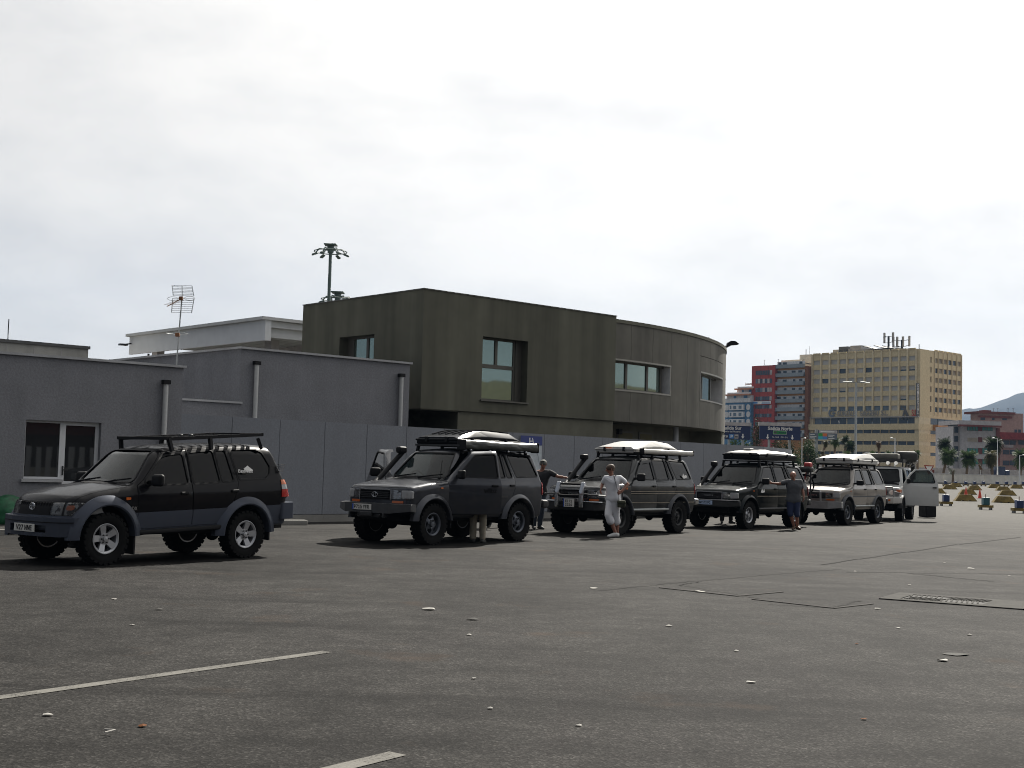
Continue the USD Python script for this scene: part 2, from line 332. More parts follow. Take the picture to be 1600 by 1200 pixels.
# solar-control glazing of the green building: mirror-like, greenish
mk('glass_mirror', {'p': ('principled_bsdf', {'base_color': (.27, .34, .30), 'metallic': .85, 'roughness': .03}), 'tc': ('texture_coordinate', {}), 'n': ('noise_texture', {'scale': 1.4, 'detail': 1.}), 'b': ('bump', {'strength': .05, 'distance': .03})},
   [('tc.object', 'n.vector'), ('n.fac', 'b.height'), ('b.normal', 'p.normal')])
mk('glass_office', {'p': ('principled_bsdf', {'base_color': (.012, .013, .014), 'roughness': .02, 'specular_ior_level': .8}), 'tc': ('texture_coordinate', {}), 'n': ('noise_texture', {'scale': 1.5, 'detail': 1.}), 'b': ('bump', {'strength': .03, 'distance': .02})},
   [('tc.object', 'n.vector'), ('n.fac', 'b.height'), ('b.normal', 'p.normal')])

def paint(name, col, metal=.0, rough=.35, coat=.8, dust=.12):
    """Car paint with a clear coat and a film of road dust that thickens downwards."""
    mk(name, {'tc': ('texture_coordinate', {}), 'n': ('noise_texture', {'scale': 5., 'detail': 6., 'roughness': .6}), 'n2': ('noise_texture', {'scale': 1.2, 'detail': 4.}),
        'r': ('rgb_ramp', {'ramp': [(.4, (dust * .12,) * 3), (.78, (dust * .7,) * 3)]}), 'mx': ('mix_color', {'a': col, 'b': (.11, .10, .085)}),
        'rr': ('map_range', {'from_min': .3, 'from_max': .7, 'to_min': .05, 'to_max': .22}),
        'p': ('principled_bsdf', {'metallic': metal, 'roughness': rough, 'coat_weight': coat * .75, 'coat_roughness': .08, 'specular_ior_level': .04})},
       [('tc.object', 'n.vector'), ('tc.object', 'n2.vector'), ('n.fac', 'r.fac'), ('r.color', 'mx.fac'), ('mx.result', 'p.base_color'), ('n2.fac', 'rr.value'), ('rr.result', 'p.coat_roughness')])
paint('paint_black', (.0025, .0025, .0035), 0., .3, .42, .02)
paint('cladding_slate', (.052, .060, .080), .3, .45, .3, .12)
paint('paint_gunmetal', (.027, .030, .038), .5, .36, .8, .2)
paint('paint_gunmetal_pale', (.06, .064, .074), .5, .4, .6, .2)
paint('paint_greygreen', (.016, .0185, .021), .4, .34, .9, .18)
paint('paint_greygreen_pale', (.10, .108, .115), .5, .38, .8, .2)
paint('paint_darkgreen', (.0035, .006, .007), .3, .3, .55, .06)
paint('paint_champagne', (.21, .195, .18), .55, .4, .8, .2)
paint('paint_white', (.52, .53, .52), 0., .4, .7, .15)
plain('flare_grey', (.036, .04, .048), .6, var=.15, scale=6.)
plain('flare_black', (.012, .013, .014), .6, var=.2, scale=6.)
plain('bumper_grey', (.055, .057, .06), .45, metal=.3, var=.15, scale=5.)
plain('bumper_silver', (.24, .24, .245), .5, metal=.4, var=.15, scale=5.)
plain('chrome', (.5, .51, .53), .18, metal=1.)
plain('alloy', (.42, .43, .45), .35, metal=.7, var=.08)
plain('alloy_dark', (.10, .11, .13), .4, metal=.6, var=.1)
plain('rubber', (.007, .007, .007), .9, var=.3, scale=6., spec=.1)
plain('trim_black', (.005, .005, .006), .6, spec=.18)
plain('cabin', (.02, .02, .021), .9, spec=.2)
plain('reflector', (.55, .56, .58), .15, metal=1.)
plain('lens_amber', (.42, .09, .012), .2, coat=.6)
plain('lens_red', (.28, .012, .01), .2, coat=.6)
plain('lens_white', (.24, .245, .25), .2, coat=.6)
plain('plate_white', (.58, .57, .53), .5)
plain('plate_blue', (.02, .06, .30), .5)
plain('plate_paleblue', (.35, .45, .62), .5)
plain('tent_black', (.005, .0055, .007), .22, coat=.0, spec=.12, var=.2, scale=4.)
plain('tent_grey', (.13, .13, .127), .45, var=.1, scale=5.)
plain('tent_silver', (.29, .287, .275), .45, var=.06, scale=4.)
plain('tent_white', (.43, .425, .405), .42, var=.06, scale=4.)
plain('awning_black', (.02, .021, .018), .42, var=.3, scale=9., bump=.6, bscale=10.)
plain('awning_alu', (.42, .41, .38), .4, metal=.5, var=.1)
plain('bag_dark', (.02, .022, .02), .7, var=.4, scale=10., bump=.5, bscale=12.)
plain('bag_red', (.35, .03, .03), .6, var=.2)
plain('bag_tan', (.3, .26, .2), .8, var=.2)
plain('tent_roll', (.17, .165, .145), .75, var=.2, scale=4.)
plain('skin', (.30, .145, .10), .55, var=.08, scale=14.)
plain('skin_tan', (.24, .105, .068), .55, var=.08, scale=14.)
plain('hair_brown', (.06, .035, .02), .7)
plain('hair_grey', (.22, .2, .18), .7)
plain('cloth_white', (.62, .63, .66), .85, bump=.4, bscale=26.)
plain('cloth_black', (.012, .012, .014), .85, bump=.4, bscale=26.)
plain('cloth_grey', (.06, .064, .072), .85, bump=.4, bscale=26.)
plain('cloth_navy', (.012, .022, .065), .85, bump=.4, bscale=26.)
plain('cloth_jean', (.03, .04, .06), .85, bump=.4, bscale=26.)
plain('cloth_beige', (.27, .24, .185), .85, bump=.5, bscale=22., var=.1)
plain('cap_grey', (.11, .11, .10), .85)
plain('camo', (.035, .04, .022), .85, var=.6, scale=20.)
plain('shoe_white', (.55, .56, .55), .6)
plain('shoe_dark', (.03, .03, .028), .7)
plain('shoe_lime', (.35, .55, .03), .5)
plain('leather', (.08, .045, .025), .6)
plain('eye_white', (.6, .58, .55), .3)
# ------------------------------------------------------------------ ground
def sheet(pts, z=.004):
    """A flat polygon lying on the ground at height z."""
    g = Polygon(pts); v, f = trimesh.creation.triangulate_polygon(g, engine='earcut')
    v = np.c_[v, gz(v[:, 0], v[:, 1]) + z]
    return trimesh.Trimesh(v, f, process=False)
def make_ground():
    a = np.r_[np.linspace(-180, -60, 40)[:-1], np.linspace(-60, 60, 121)[:-1], np.linspace(60, 180, 41)]
    d = np.r_[0.01, np.linspace(2, 60, 40), np.linspace(63, 260, 60), np.geomspace(270, 4850, 22)]
    A, D = np.meshgrid(np.radians(a), d, indexing='ij')
    X, Y = D * np.sin(A), D * np.cos(A); Z = gz(X, Y)
    X, Y = np.clip(X, -4850, 4850), np.clip(Y, -560, 4850)
    m = grid_mesh(X, Y, Z); m.update_faces(m.nondegenerate_faces()); m.remove_unreferenced_vertices()
    if m.face_normals[:, 2].mean() < 0: m.invert()
    return m
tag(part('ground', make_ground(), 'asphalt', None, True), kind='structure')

def strip(p, q, w, z=.02, jag=0., seed=1, n=24):
    rng = np.random.default_rng(seed); p, q = np.array(p[:2], float), np.array(q[:2], float); d = (q - p) / np.linalg.norm(q - p); s = np.array([-d[1], d[0]])
    t = np.linspace(0, 1, n)[:, None]; c = p + (q - p) * t
    c = c + s * (np.cumsum(rng.normal(0, jag, (n, 1)), 0))
    a, b = c + s * w / 2 * (1 + rng.uniform(-.3, .3, (n, 1)) * (jag > 0)), c - s * w / 2 * (1 + rng.uniform(-.3, .3, (n, 1)) * (jag > 0))
    return grid_mesh(np.c_[a[:, :1], b[:, :1]], np.c_[a[:, 1:], b[:, 1:]], np.full((n, 2), z))
Lx = np.array([-1.51, 11.02]) - np.array([-3.32, 8.58]); Lx /= np.linalg.norm(Lx)
single('lane_line', strip(np.array([-3.32, 8.58]) - Lx * 1.2, (-1.51, 11.02), .12, .004), 'road_paint', 'long worn white lane line running in from the left edge of the photo', 'road marking', smooth=False)
single('lane_line', strip(np.array([-.58, 7.25]) - Lx * 1.5, (-.58, 7.25), .13, .004), 'road_paint', 'short end of a white lane line at the bottom edge of the photo', 'road marking', smooth=False)
# patches, seams and covers in the yard
for k, (p, q, w, j) in enumerate([((2.45, 18.25), (3.3, 16.75), .02, .012), ((2.45, 18.25), (2.9, 19.15), .025, .012), ((3.25, 16.0), (3.95, 15.75), .02, .01), ((3.95, 15.75), (4.6, 16.75), .025, .012), ((3.2, 16.7), (4.6, 16.75), .02, .012),
                                  ((1.2, 17.2), (5.6, 22.5), .022, .02), ((5.7, 21.6), (9.5, 22.3), .04, .02)]):
    tag(part('tar_seam', strip(p, q, w, .008 + .0005 * k, j, k, 40), 'tar', None, False), kind='structure')
for k, pts in enumerate([[(1285, 883), (1345, 874), (1420, 863), (1500, 851), (1598, 840)], [(1418, 896), (1470, 901), (1550, 909)]]):
    g_ = [gnd(*q) for q in pts]
    for a, b in zip(g_[:-1], g_[1:]): tag(part('tar_seam', strip(a, b, .045, .007, .012, 30 + k, 14), 'tar', None, False), kind='structure')
def rect(c, u, v, a, b):
    c, u, v = np.array(c), np.array(u), np.array(v); return [c + u * a[0] + v * b[0], c + u * a[1] + v * b[0], c + u * a[1] + v * b[1], c + u * a[0] + v * b[1]]
U_, V_ = np.array([.86, -.51]), np.array([.51, .86])
mc = np.array([5.85, 17.15])
t = thing('manhole', 'iron service cover with raised ribs in a pale concrete surround', 'manhole cover', (mc[0], mc[1], .004), math.atan2(U_[1], U_[0]))
part('surround', [bx((-.75, -.55, -.1), (1.35, -.36, .012)), bx((-.75, .36, -.1), (1.35, .55, .012)), bx((-.75, -.36, -.1), (-.52, .36, .012)), bx((.52, -.36, -.1), (1.35, .36, .012))], 'cement', t)
part('cover', bx((-.515, -.355, -.1), (.515, .355, .004)), 'iron', t)
rb = []
for k in range(15):
    x = -.47 + k * .066
    rb.append(bar((x, -.32, .008), (x + .05 * (1 if k < 7 else -1), -.01, .008), .022, .012)); rb.append(bar((x, .01, .008), (x + .05 * (-1 if k < 7 else 1), .32, .008), .022, .012))
part('rib', rb, 'cement', t, kind='stuff')
for cx_, cy_, w_, h_, lab in ((2.95, 17.75, .6, .5, 'old asphalt patch over a trench, the left one of the two beside the iron cover'), (3.9, 16.45, .55, .42, 'old asphalt patch with raised concrete rim between the left patch and the iron cover')):
    t = thing('trench_patch', lab, 'road patch', (cx_, cy_, .002), math.atan2(U_[1], U_[0]) - .25)
    part('infill', bx((-w_, -h_, -.1), (w_, h_, .004)), 'asphalt_patch', t)
    e = .05
    part('rim', [bx((-w_ - e, -h_ - e, -.1), (w_ + e, -h_ - .002, .008)), bx((w_ + .002, -h_, -.1), (w_ + e, h_ + e, .007))], 'cement', t)

# ------------------------------------------------------------------ grey office, link wall, fence
def wall_with_holes(L0, L1, z0, z1, th, holes, y0=0.0):
    """A wall along local x, its face at y0 looking to -y. holes: (x0, x1, z0, z1)."""
    m = mbx((L0, y0, z0), (L1, y0 + th, z1))
    for a, b, c, d in holes: m -= mbx((a, y0 - .1, c), (b, y0 + th + .1, d))
    return m
YAW = rad(42)
t = thing('grey_office', 'low grey rendered office with a white framed window and glazed door, at the left edge', 'building', (-8.1, 31.47, 0), rad(41))
holes = [(-3.80, -2.03, 1.05, 2.39), (-2.91, -2.03, .12, 1.06)]
part('wall', wall_with_holes(-16, 0, -.1, 3.83, .3, holes), 'stucco_grey', t)
part('side_wall', bx((-.3, .302, -.1), (0, 9, 3.83)), 'stucco_grey', t)
part('back_wall', bx((-16, 8.7, -.1), (-.302, 9, 3.83)), 'stucco_grey', t)
part('roof', bx((-15.9, .31, 3.4), (-.31, 8.69, 3.6)), 'roof_plant', t)
part('coping', [bx((-16.05, -.05, 3.832), (.06, .34, 3.89)), bx((-.34, .342, 3.832), (.06, 9.05, 3.888))], 'coping', t)
part('floor', bx((-15.9, .31, 0), (-.31, 8.6, .12)), 'plinth', t)
part('inner_wall', bx((-6.5, 3.0, .12), (-.4, 3.1, 3.39)), 'dark_hall', t)
def framed(t, x0, x1, z0, z1, y, w, glass, mat='white_metal', name='window', label=None):
    f = part(name, [bx((x0, y, z0), (x0 + w, y + .06, z1)), bx((x1 - w, y, z0), (x1, y + .06, z1)), bx((x0 + w, y + .002, z0), (x1 - w, y + .058, z0 + w)), bx((x0 + w, y + .002, z1 - w), (x1 - w, y + .058, z1))], mat, t, label=label)
    part('pane', bx((x0 + w - .005, y + .025, z0 + w - .005), (x1 - w + .005, y + .035, z1 - w + .005)), glass, f)
    return f
framed(t, -3.80, -2.912, 1.052, 2.388, .12, .05, 'glass_office')
part('sill', bx((-3.86, -.06, .985), (-2.91, .12, 1.048)), 'coping', t)
dr = framed(t, -2.91, -2.032, .122, 2.386, .12, .085, 'glass_office', name='door')
part('rail', bx((-2.83, .118, .93), (-2.115, .182, 1.01)), 'white_metal', dr)
part('handle', [bar((-2.86, .09, 1.27), (-2.74, .09, 1.27), .02, .025), bx((-2.88, .105, 1.15), (-2.845, .122, 1.36))], 'dark_metal', dr)
dp = part('downpipe', cyl((-.48, -.075, .25), (-.48, -.075, 3.42), .062, n=16), 'pvc_pipe', t)
part('hopper', bx((-.57, -.15, 3.40), (-.39, -.002, 3.50)), 'black_plastic', dp)
part('roof_vent', [bx((-4.6, 1.2, 3.6), (-4.2, 1.5, 3.98)), cyl((-6.2, 1.0, 3.6), (-6.2, 1.0, 4.02), .06)], 'dark_metal', t)

t = thing('grey_annex', 'grey rendered annex with two white downpipes, between the low office and the green building', 'building', (-3.1, 38.6, 0), YAW)
part('wall', mbx((-5.78, 0, 0), (0, 9, 4.63)) - mbx((-5.5, .3, 4.2), (-.3, 8.7, 5)), 'stucco_grey', t)
part('link_wall', bx((-10.2, -.006, 0), (-5.782, .24, 3.13)), 'stucco_grey', t)
part('ledge', bx((-10.2, -.05, 3.132), (-5.70, .26, 3.185)), 'coping', t)
part('coping', mbx((-5.84, -.06, 4.632), (.06, 9.06, 4.69)) - mbx((-5.5, .3, 4.5), (-.3, 8.7, 5)), 'coping', t)
for x in (-5.32, -.36):
    d = part('downpipe', cyl((x, -.08, 1.4), (x, -.08, 4.24), .062, n=16), 'pvc_pipe', t)
    part('hopper', bx((x - .09, -.15, 4.22), (x + .09, -.002, 4.32)), 'black_plastic', d)
part('floodlight', [bx((-5.2, 1.0, 4.62), (-4.8, 1.3, 4.80)), cyl((-5.0, 1.2, 4.3), (-5.0, 1.2, 4.64), .04)], 'dark_metal', t)

# fence of flat metal panels on a low concrete plinth
fp = [(-8.13, 31.5)]
dirs = [47.0] * 16 + [49, 53, 58, 64, 70, 75]
for d in dirs: fp.append((fp[-1][0] + 1.50 * cos(rad(d)), fp[-1][1] + 1.50 * sin(rad(d))))
t = thing('panel_fence', 'tall grey fence of flat metal panels on a low plinth behind the vehicles', 'fence')
for (a, b) in zip(fp[:-1], fp[1:]):
    a, b = np.array(a), np.array(b); d = (b - a) / np.linalg.norm(b - a)
    part('panel', bar(np.r_[a + d * .008, 1.455], np.r_[b - d * .008, 1.455], .05, 2.49), 'fence_panel', t)
    n = np.array([-d[1], d[0]])
    part('post', bar(np.r_[b + n * .07, .2], np.r_[b + n * .07, 2.66], .06, .06), 'galvanised', t)
    part('plinth', bar(np.r_[a + d * .002, .085], np.r_[b - d * .002, .085], .16, .21), 'plinth', t)
def on_fence(px, py):
    a = np.array(fp[0]); n = np.array([-sin(rad(47)), cos(rad(47))]); d = CF + CR * (px - 800) / FOC - CU * (py - 600) / FOC
    return EYE + d * ((n @ (a - EYE[:2])) / (n @ d[:2]))
pr = on_fence(845.5, 690)
t = thing('poster', 'pale notice with a blue heading fixed to the fence behind the second vehicle', 'sign', (pr[0] + .02, pr[1] - .06, 0), rad(47))
part('board', bx((-1.02, -.012, 1.3), (0, 0, 2.62)), 'poster', t)
part('heading', bx((-1.02, -.018, 2.33), (0, -.014, 2.62)), 'sign_blue_bright', t)
part('mark', [bx((-.62, -.022, 2.36), (-.58, -.019, 2.56)), bar((-.47, -.0205, 2.56), (-.42, -.0205, 2.36), .003, .03), bx((-.58, -.022, 2.44), (-.47, -.019, 2.47))], 'white_paint', t)
part('drawing', [bar((-.5, -.0155, 2.30), (-.2, -.0155, 2.05), .003, .012), bar((-.2, -.0155, 2.05), (-.05, -.0155, 1.6), .003, .012), bx((-.45, -.017, 1.35), (-.2, -.014, 1.5))], 'sign_grey', t)
kk = thing('kerb_stone', 'dark kerb stone lying by the fence behind the first vehicle', 'kerb stone', (-5.62, 32.5, 0), rad(30))
part('block', rbox((-.75, -.12, -.02), (.55, .12, .13), .03), 'plinth', kk)
# the strip of pavement in front of the office
tag(part('pavement', [bx((0, 0, 0), (1, 1, 1))][0:0] or xform(bx((-16, -3.2, -.1), (-2.0, -.005, .10)), (-8.1, 31.47, 0), rad(41)), 'pavement', None), kind='structure')
tag(part('kerb', xform(bx((-16, -3.36, -.1), (-1.98, -3.202, .11)), (-8.1, 31.47, 0), rad(41)), 'plinth', None), kind='structure')

# ------------------------------------------------------------------ green concrete building
G = thing('green_building', 'two storey green grey concrete building with a rounded right end behind the fence', 'building', (-2.84, 40.0, 0), YAW)
W1 = (2.49, 4.50, 3.79, 5.86)
up = mbx((0, 0, 3.37), (8.8, 6.93, 7.13)) - mbx((.4, .4, 6.6), (8.4, 6.5, 8))
up -= mbx((W1[0], -.1, W1[2]), (W1[1], .5, W1[3]))
up -= mbx((-.1, 2.59, 3.9), (.5, 4.59, 5.86))
up -= mbx((.5, .5, 3.6), (8.3, 6.4, 6.3))
part('wall', up, 'concrete_green', G)
part('coping', mbx((-.02, -.02, 7.132), (8.82, 6.95, 7.165)) - mbx((.4, .4, 7), (8.4, 6.5, 8)), 'bronze_frame', G)
part('ground_floor', bx((1.57, .06, 0), (8.8, 6.9, 3.367)), 'concrete_base', G)
part('recess_wall', bx((-6, 5.5, 0), (1.565, 6.5, 3.367)), 'void', G)  # coloured near black: the shade under the overhang is put in the colour
part('soffit', bx((0.02, .02, 3.34), (1.56, 5.4, 3.368)), 'concrete_green', G)
f = part('window', [bx((W1[0], .33, W1[2]), (W1[1] - .28, .40, W1[2] + .06)), bx((W1[0], .33, W1[3] - .06), (W1[1] - .28, .40, W1[3])), bx((W1[0], .331, W1[2] + .06), (W1[0] + .06, .399, W1[3] - .06)),
                     bx((W1[1] - .36, .331, W1[2] + .06), (W1[1] - .28, .399, W1[3] - .06)), bx((W1[0] + .06, .32, 4.86), (W1[1] - .36, .398, 4.99)), bx((3.32, .325, 4.99), (3.43, .397, W1[3] - .06)),
                     bx((W1[1] - .28, .30, W1[2]), (W1[1] - .002, .44, W1[3]))], 'bronze_frame', G)
for (a, b, c, d) in ((W1[0] + .06, W1[1] - .36, W1[2] + .06, 4.86), (W1[0] + .06, 3.32, 4.99, W1[3] - .06), (3.43, W1[1] - .36, 4.99, W1[3] - .06)):
    part('pane', bx((a - .004, .36, c - .004), (b + .004, .372, d + .004)), 'glass_mirror', f)
part('sill', bx((W1[0] - .06, -.06, W1[2] - .05), (W1[1] + .06, .33, W1[2] - .002)), 'bronze_frame', G)
f = part('window', [bx((.33, 2.6, 3.9), (.40, 2.66, 5.86)), bx((.33, 4.2, 3.9), (.40, 4.58, 5.86)), bx((.331, 3.35, 3.9), (.399, 3.47, 5.8)), bx((.33, 2.66, 5.79), (.398, 4.2, 5.86)), bx((.332, 2.66, 4.5), (.398, 4.2, 4.6))], 'bronze_frame', G)
for a, b in ((2.66, 3.35), (3.47, 4.2)): part('pane', bx((.36, a, 4.6), (.372, b, 5.79)), 'glass_mirror', f)
# rounded end, built of curved concrete panels
RC, PW = 18.4, 1.32
cs = np.array([8.8, .10]); cc = cs + np.array([0, RC])
def arc(a0, a1, r0, r1, z0, z1, n=5):
    """A curved slab: arc lengths a0..a1 on the outer face, depths r0..r1 inward."""
    th = np.linspace(a0, a1, n) / RC
    ring = [[cc[0] + (RC - r0) * sin(q), cc[1] - (RC - r0) * cos(q)] for q in th] + [[cc[0] + (RC - r1) * sin(q), cc[1] - (RC - r1) * cos(q)] for q in th[::-1]]
    return Manifold.extrude(CrossSection([ring], FillRule.NonZero), z1 - z0).translate([0, 0, z0])
edges = [0.0] + [.95 + PW * k for k in range(0, 15)]
wz0, wz1 = 4.5, 5.6
for k, (a, b) in enumerate(zip(edges[:-1], edges[1:])):
    a, b = a + .006, b - .006
    if k <= 2: spans = [(3.36, wz0), (wz1, 6.93)]
    elif k in (5, 6, 7): spans = [(3.36, wz0), (wz1, 6.24), (6.25, 6.93)]
    else: spans = [(3.36, 6.93)]
    for z0, z1 in spans:
        part('panel', arc(a, b, 0, .16, z0 + .006, z1 - .006), 'concrete_panel', G)
part('parapet', arc(0.0, edges[-1], -.03, .25, 6.932, 7.06, 60), 'concrete_base', G)
part('slab', arc(0.0, edges[-1], .165, 9.0, 3.345, 3.42, 40), 'concrete_base', G)
part('roof', arc(0.0, edges[-1], .17, 9.0, 6.4, 6.6, 40), 'roof_plant', G)
for a0, a1, lites, rv in ((.02, edges[3] - .03, ((.05, .95), (1.08, 2.25), (2.38, 3.2)), .35), (edges[5] + .03, edges[8] - .03, ((.1, .5), (.62, 1.0), (1.1, 2.4)), .5)):
    f = part('window', [arc(a0, a1, -.015, .4, wz0 - .03, wz0 + .03, 12), arc(a0, a1, -.015, .4, wz1 - .03, wz1 + .03, 12), arc(a1 - .05, a1, -.012, .4, wz0 + .03, wz1 - .03, 3)] + ([arc(a0, a0 + .05, -.012, .4, wz0 + .03, wz1 - .03, 3)] if a0 > 1 else []), 'alu_frame', G)
    part('glazing_bar', [arc(a0 + l1, a0 + l1 + .12, .27, .36, wz0 + .03, wz1 - .03, 3) for (l0, l1) in lites], 'bronze_frame', f)
    part('glazing_bar', [arc(a0, a1 - .05, .272, .358, wz0 + .03, wz0 + .09, 12), arc(a0, a1 - .05, .272, .358, wz1 - .09, wz1 - .03, 12)], 'bronze_frame', f)
    for (l0, l1) in lites: part('pane', arc(a0 + l0, a0 + l1, .31, .325, wz0 + .08, wz1 - .08, 4), 'glass_mirror', f)
    part('reveal', arc(a1 - .06, a1 - .05, .0, .5, wz0 + .03, wz1 - .03, 3), 'far_white', f)
# recessed ground floor under the rounded end
part('ground_floor', arc(0.0, 10.5, 1.4, 1.6, 0, 3.34, 30), 'concrete_base', G)
for a0 in (.5, 2.0, 3.6): 
    f = part('window', [arc(a0, a0 + 1.15, 1.37, 1.395, 1.3, 3.1, 4)], 'bronze_frame', G); part('pane', arc(a0 + .07, a0 + 1.08, 1.355, 1.368, 1.37, 3.03, 4), 'curtain_ochre', f)
part('ground_floor', arc(10.6, 16.5, .02, .25, 0, 3.34, 12), 'concrete_base', G)
q = 5.05 / RC; cxy = (cc[0] + (RC - .5) * sin(q), cc[1] - (RC - .5) * cos(q))
part('end_wall', arc(10.35, 10.58, .03, 7, 0, 3.34, 3), 'concrete_base', G)
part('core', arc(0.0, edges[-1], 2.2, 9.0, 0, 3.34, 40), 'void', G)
part('column', cyl((cxy[0], cxy[1], 0), (cxy[0], cxy[1], 3.345), .11, n=16), 'coping', G)
for q in (.3, 1.55): part('bracket_lamp', [bx((8.8 + q, 1.2, 2.95), (8.98 + q, 1.35, 3.15))], 'black_plastic', G)
for q in (8.3,): part('roof_bracket', [cyl((cc[0] + (RC - .3) * sin(q / RC), cc[1] - (RC - .3) * cos(q / RC), 7.06), (cc[0] + (RC - .3) * sin(q / RC), cc[1] - (RC - .3) * cos(q / RC), 7.2), .04)], 'black_plastic', G)

# white canopy and a far store on the left skyline
def wall_at(px, py, base, yaw):
    n = np.array([-sin(yaw), cos(yaw)]); d = CF + CR * (px - 800) / FOC - CU * (py - 600) / FOC
    return EYE + d * ((n @ (np.array(base[:2]) - EYE[:2])) / (n @ d[:2]))
c = at(415, 499.5, 48.0)
cl = wall_at(203, 515, c, YAW + pi / 2)
Lc = np.linalg.norm((cl - c)[:2])
t = thing('canopy', 'flat white canopy roof on columns rising behind the grey annex', 'canopy', (c[0], c[1], 0), YAW)
zt = c[2]
part('fascia', bx((0, 0, zt - .78), (.12, Lc, zt)), 'canopy_white', t)
part('fascia', bx((.122, 0, zt - .78), (.26, .12, zt - .002)), 'canopy_white', t)
part('edge_trim', bx((-.16, -.06, zt + .002), (7.0, Lc + .06, zt + .12)), 'pvc_pipe', t)
part('roof_deck', bx((.122, .122, zt - .25), (7.0, Lc - .02, zt - .01)), 'canopy_white', t)
for k in range(16): part('rib', bx((.13, .3 + k * .55, zt - .62), (7.0, .38 + k * .55, zt - .252)), 'canopy_white', t)
for yy in (1.0, Lc - .9): part('column', bx((.9, yy, 0), (1.25, yy + .5, zt - .502)), 'far_grey', t)
part('back_beam', bx((3.2, .13, zt - 1.1), (3.6, Lc - .1, zt - .503)), 'far_grey', t)
part('lamp', [cyl((-.25, Lc - .2, zt - .35), (.0, Lc - .2, zt - .3), .03), bx((-.55, Lc - .32, zt - .42), (-.2, Lc - .08, zt - .34))], 'dark_metal', t)
part('post', cyl((.3, Lc - 1.3, 0), (.3, Lc - 1.3, zt - .78), .05), 'dark_metal', t)
c = at(138, 545, 52.0)
t = thing('far_store', 'flat roofed pale store building showing over the roof of the grey office', 'building', (c[0], c[1], 0), YAW)
part('wall', bx((-14, 0, 0), (0, 8, c[2] - .02)), 'concrete_pale', t)
part('roof_trim', bx((-14.05, -.06, c[2] - .018), (.06, 8.05, c[2] + .1)), 'roof_dark', t)
part('joint', [bx((-k * 1.1 - .02, -.012, 2.5), (-k * 1.1, -.001, c[2] - .1)) for k in range(1, 12)], 'far_grey', t)
part('mast', cyl((-2.9, 1, c[2]), (-2.9, 1, c[2] + 1.0), .02), 'dark_metal', t)

# unseen stand-in hall behind the camera, added to darken what windows and paintwork mirror
t = thing('stand_in_hall', 'added unseen dark hall with a red band and white slats, mirrored in the office window', 'building', (24, -6, 0), rad(100))
part('wall', bx((-26, -16, 0), (26, 0, 8.5)), 'dark_hall', t)
part('band', bx((-26, .003, 2.6), (26, .06, 3.4)), 'far_maroon', t)
for k in range(80): part('slat', bx((-24 + k * .62, .2, .3), (-23.7 + k * .62, .26, 2.0)), 'white_paint', t)
part('base_wall', bx((-26, .1, 0), (26, .19, 1.0)), 'far_cream', t)

t = thing('stand_in_warehouse', 'added long ochre warehouse across the yard, out of view, seen only mirrored in the windows', 'building', (70, 14, 0), rad(86))  # unseen stand-in, from the window reflection, lengthened to darken what paintwork mirrors
part('wall', bx((0, -14, 0), (100, 0, 9.3)), 'far_yellow', t)
part('plinth_band', bx((-.1, .003, 0), (100.1, .12, 3.6)), 'dark_hall', t)
for k in range(16): part('opening', bx((3 + k * 6.2, .003, 4.6), (6.2 + k * 6.2, .08, 7.0)), 'dark_hall', t)
# ------------------------------------------------------------------ town beyond the yard
def along(px, py, base, yaw):
    """Local x coordinate, on a vertical plane through base with direction yaw, of the sight line through a pixel; and its height."""
    p = wall_at(px, py, base, yaw); return float((p[:2] - np.array(base[:2])) @ np.array([cos(yaw), sin(yaw)])), float(p[2])
T1, T2 = YAW, YAW + pi / 2
RNG = np.random.default_rng(7)

# large yellow office block. Local x runs along the right face, local y along the long front face (its plane is x = 0).
Yc = at(1438, 545, 405.0); zt = Yc[2]
B = thing('yellow_block', 'large yellow office block with rows of shuttered windows and company lettering', 'building', (Yc[0], Yc[1], 0), T1)
LY = along(1267.5, 555, Yc, T2)[0]; LX = along(1503.5, 555, Yc, T1)[0]
zof = lambda px, py, pl='f': along(px, py, Yc, T2 if pl == 'f' else T1)[1]
rows = [zof(1430, y) for y in (555.6, 571.3, 586.5, 602.0, 617.4, 633.0)]; rh = 1.55
zlow = zof(1434, 652.0); 
front_cols = [along(px, 600, Yc, T2)[0] for px in np.linspace(1431.5, 1269, 13)]
core = mbx((0, 0, zlow), (LX, LY, zt))
cuts = []
fw = []
for i in range(12):
    a, b = sorted((front_cols[i], front_cols[i + 1])); w = b - a
    for r, z in enumerate(rows): cuts.append(mbx((-.1, a + w * .13, z - rh), (.55, b - w * .13, z))); fw.append((i, r, a + w * .13, b - w * .13, z))
side_cols = [along(px, 600, Yc, T1)[0] for px in (1460, 1466, 1473.5, 1480.5, 1487.5, 1495, 1502)]
sw = []
for i in range(6):
    a, b = side_cols[i], side_cols[i + 1]; w = b - a
    for r, z in enumerate(rows): cuts.append(mbx((a + w * .12, -.1, z - rh - .2), (b - w * .12, .55, z - .2))); sw.append((i, r, a + w * .12, b - w * .12, z - .2))
xs_ = along(1454.5, 600, Yc, T1)[0]
for r, z in enumerate(rows): cuts.append(mbx((xs_ - .45, -.1, z - rh - .3), (xs_ + .45, .5, z)))
part('wall', core - Manifold.batch_boolean(cuts, __import__('manifold3d').OpType.Add), 'far_yellow', B, False)
part('pilaster', [bx((-.22, c - .28, zlow + 1.0), (-.002, c + .28, zt + .0)) for c in front_cols], 'far_yellow_pale', B)
part('pilaster', [bx((c - .12, -.2, zlow + 1.0), (c + .12, -.002, zt)) for c in side_cols], 'far_yellow_pale', B)
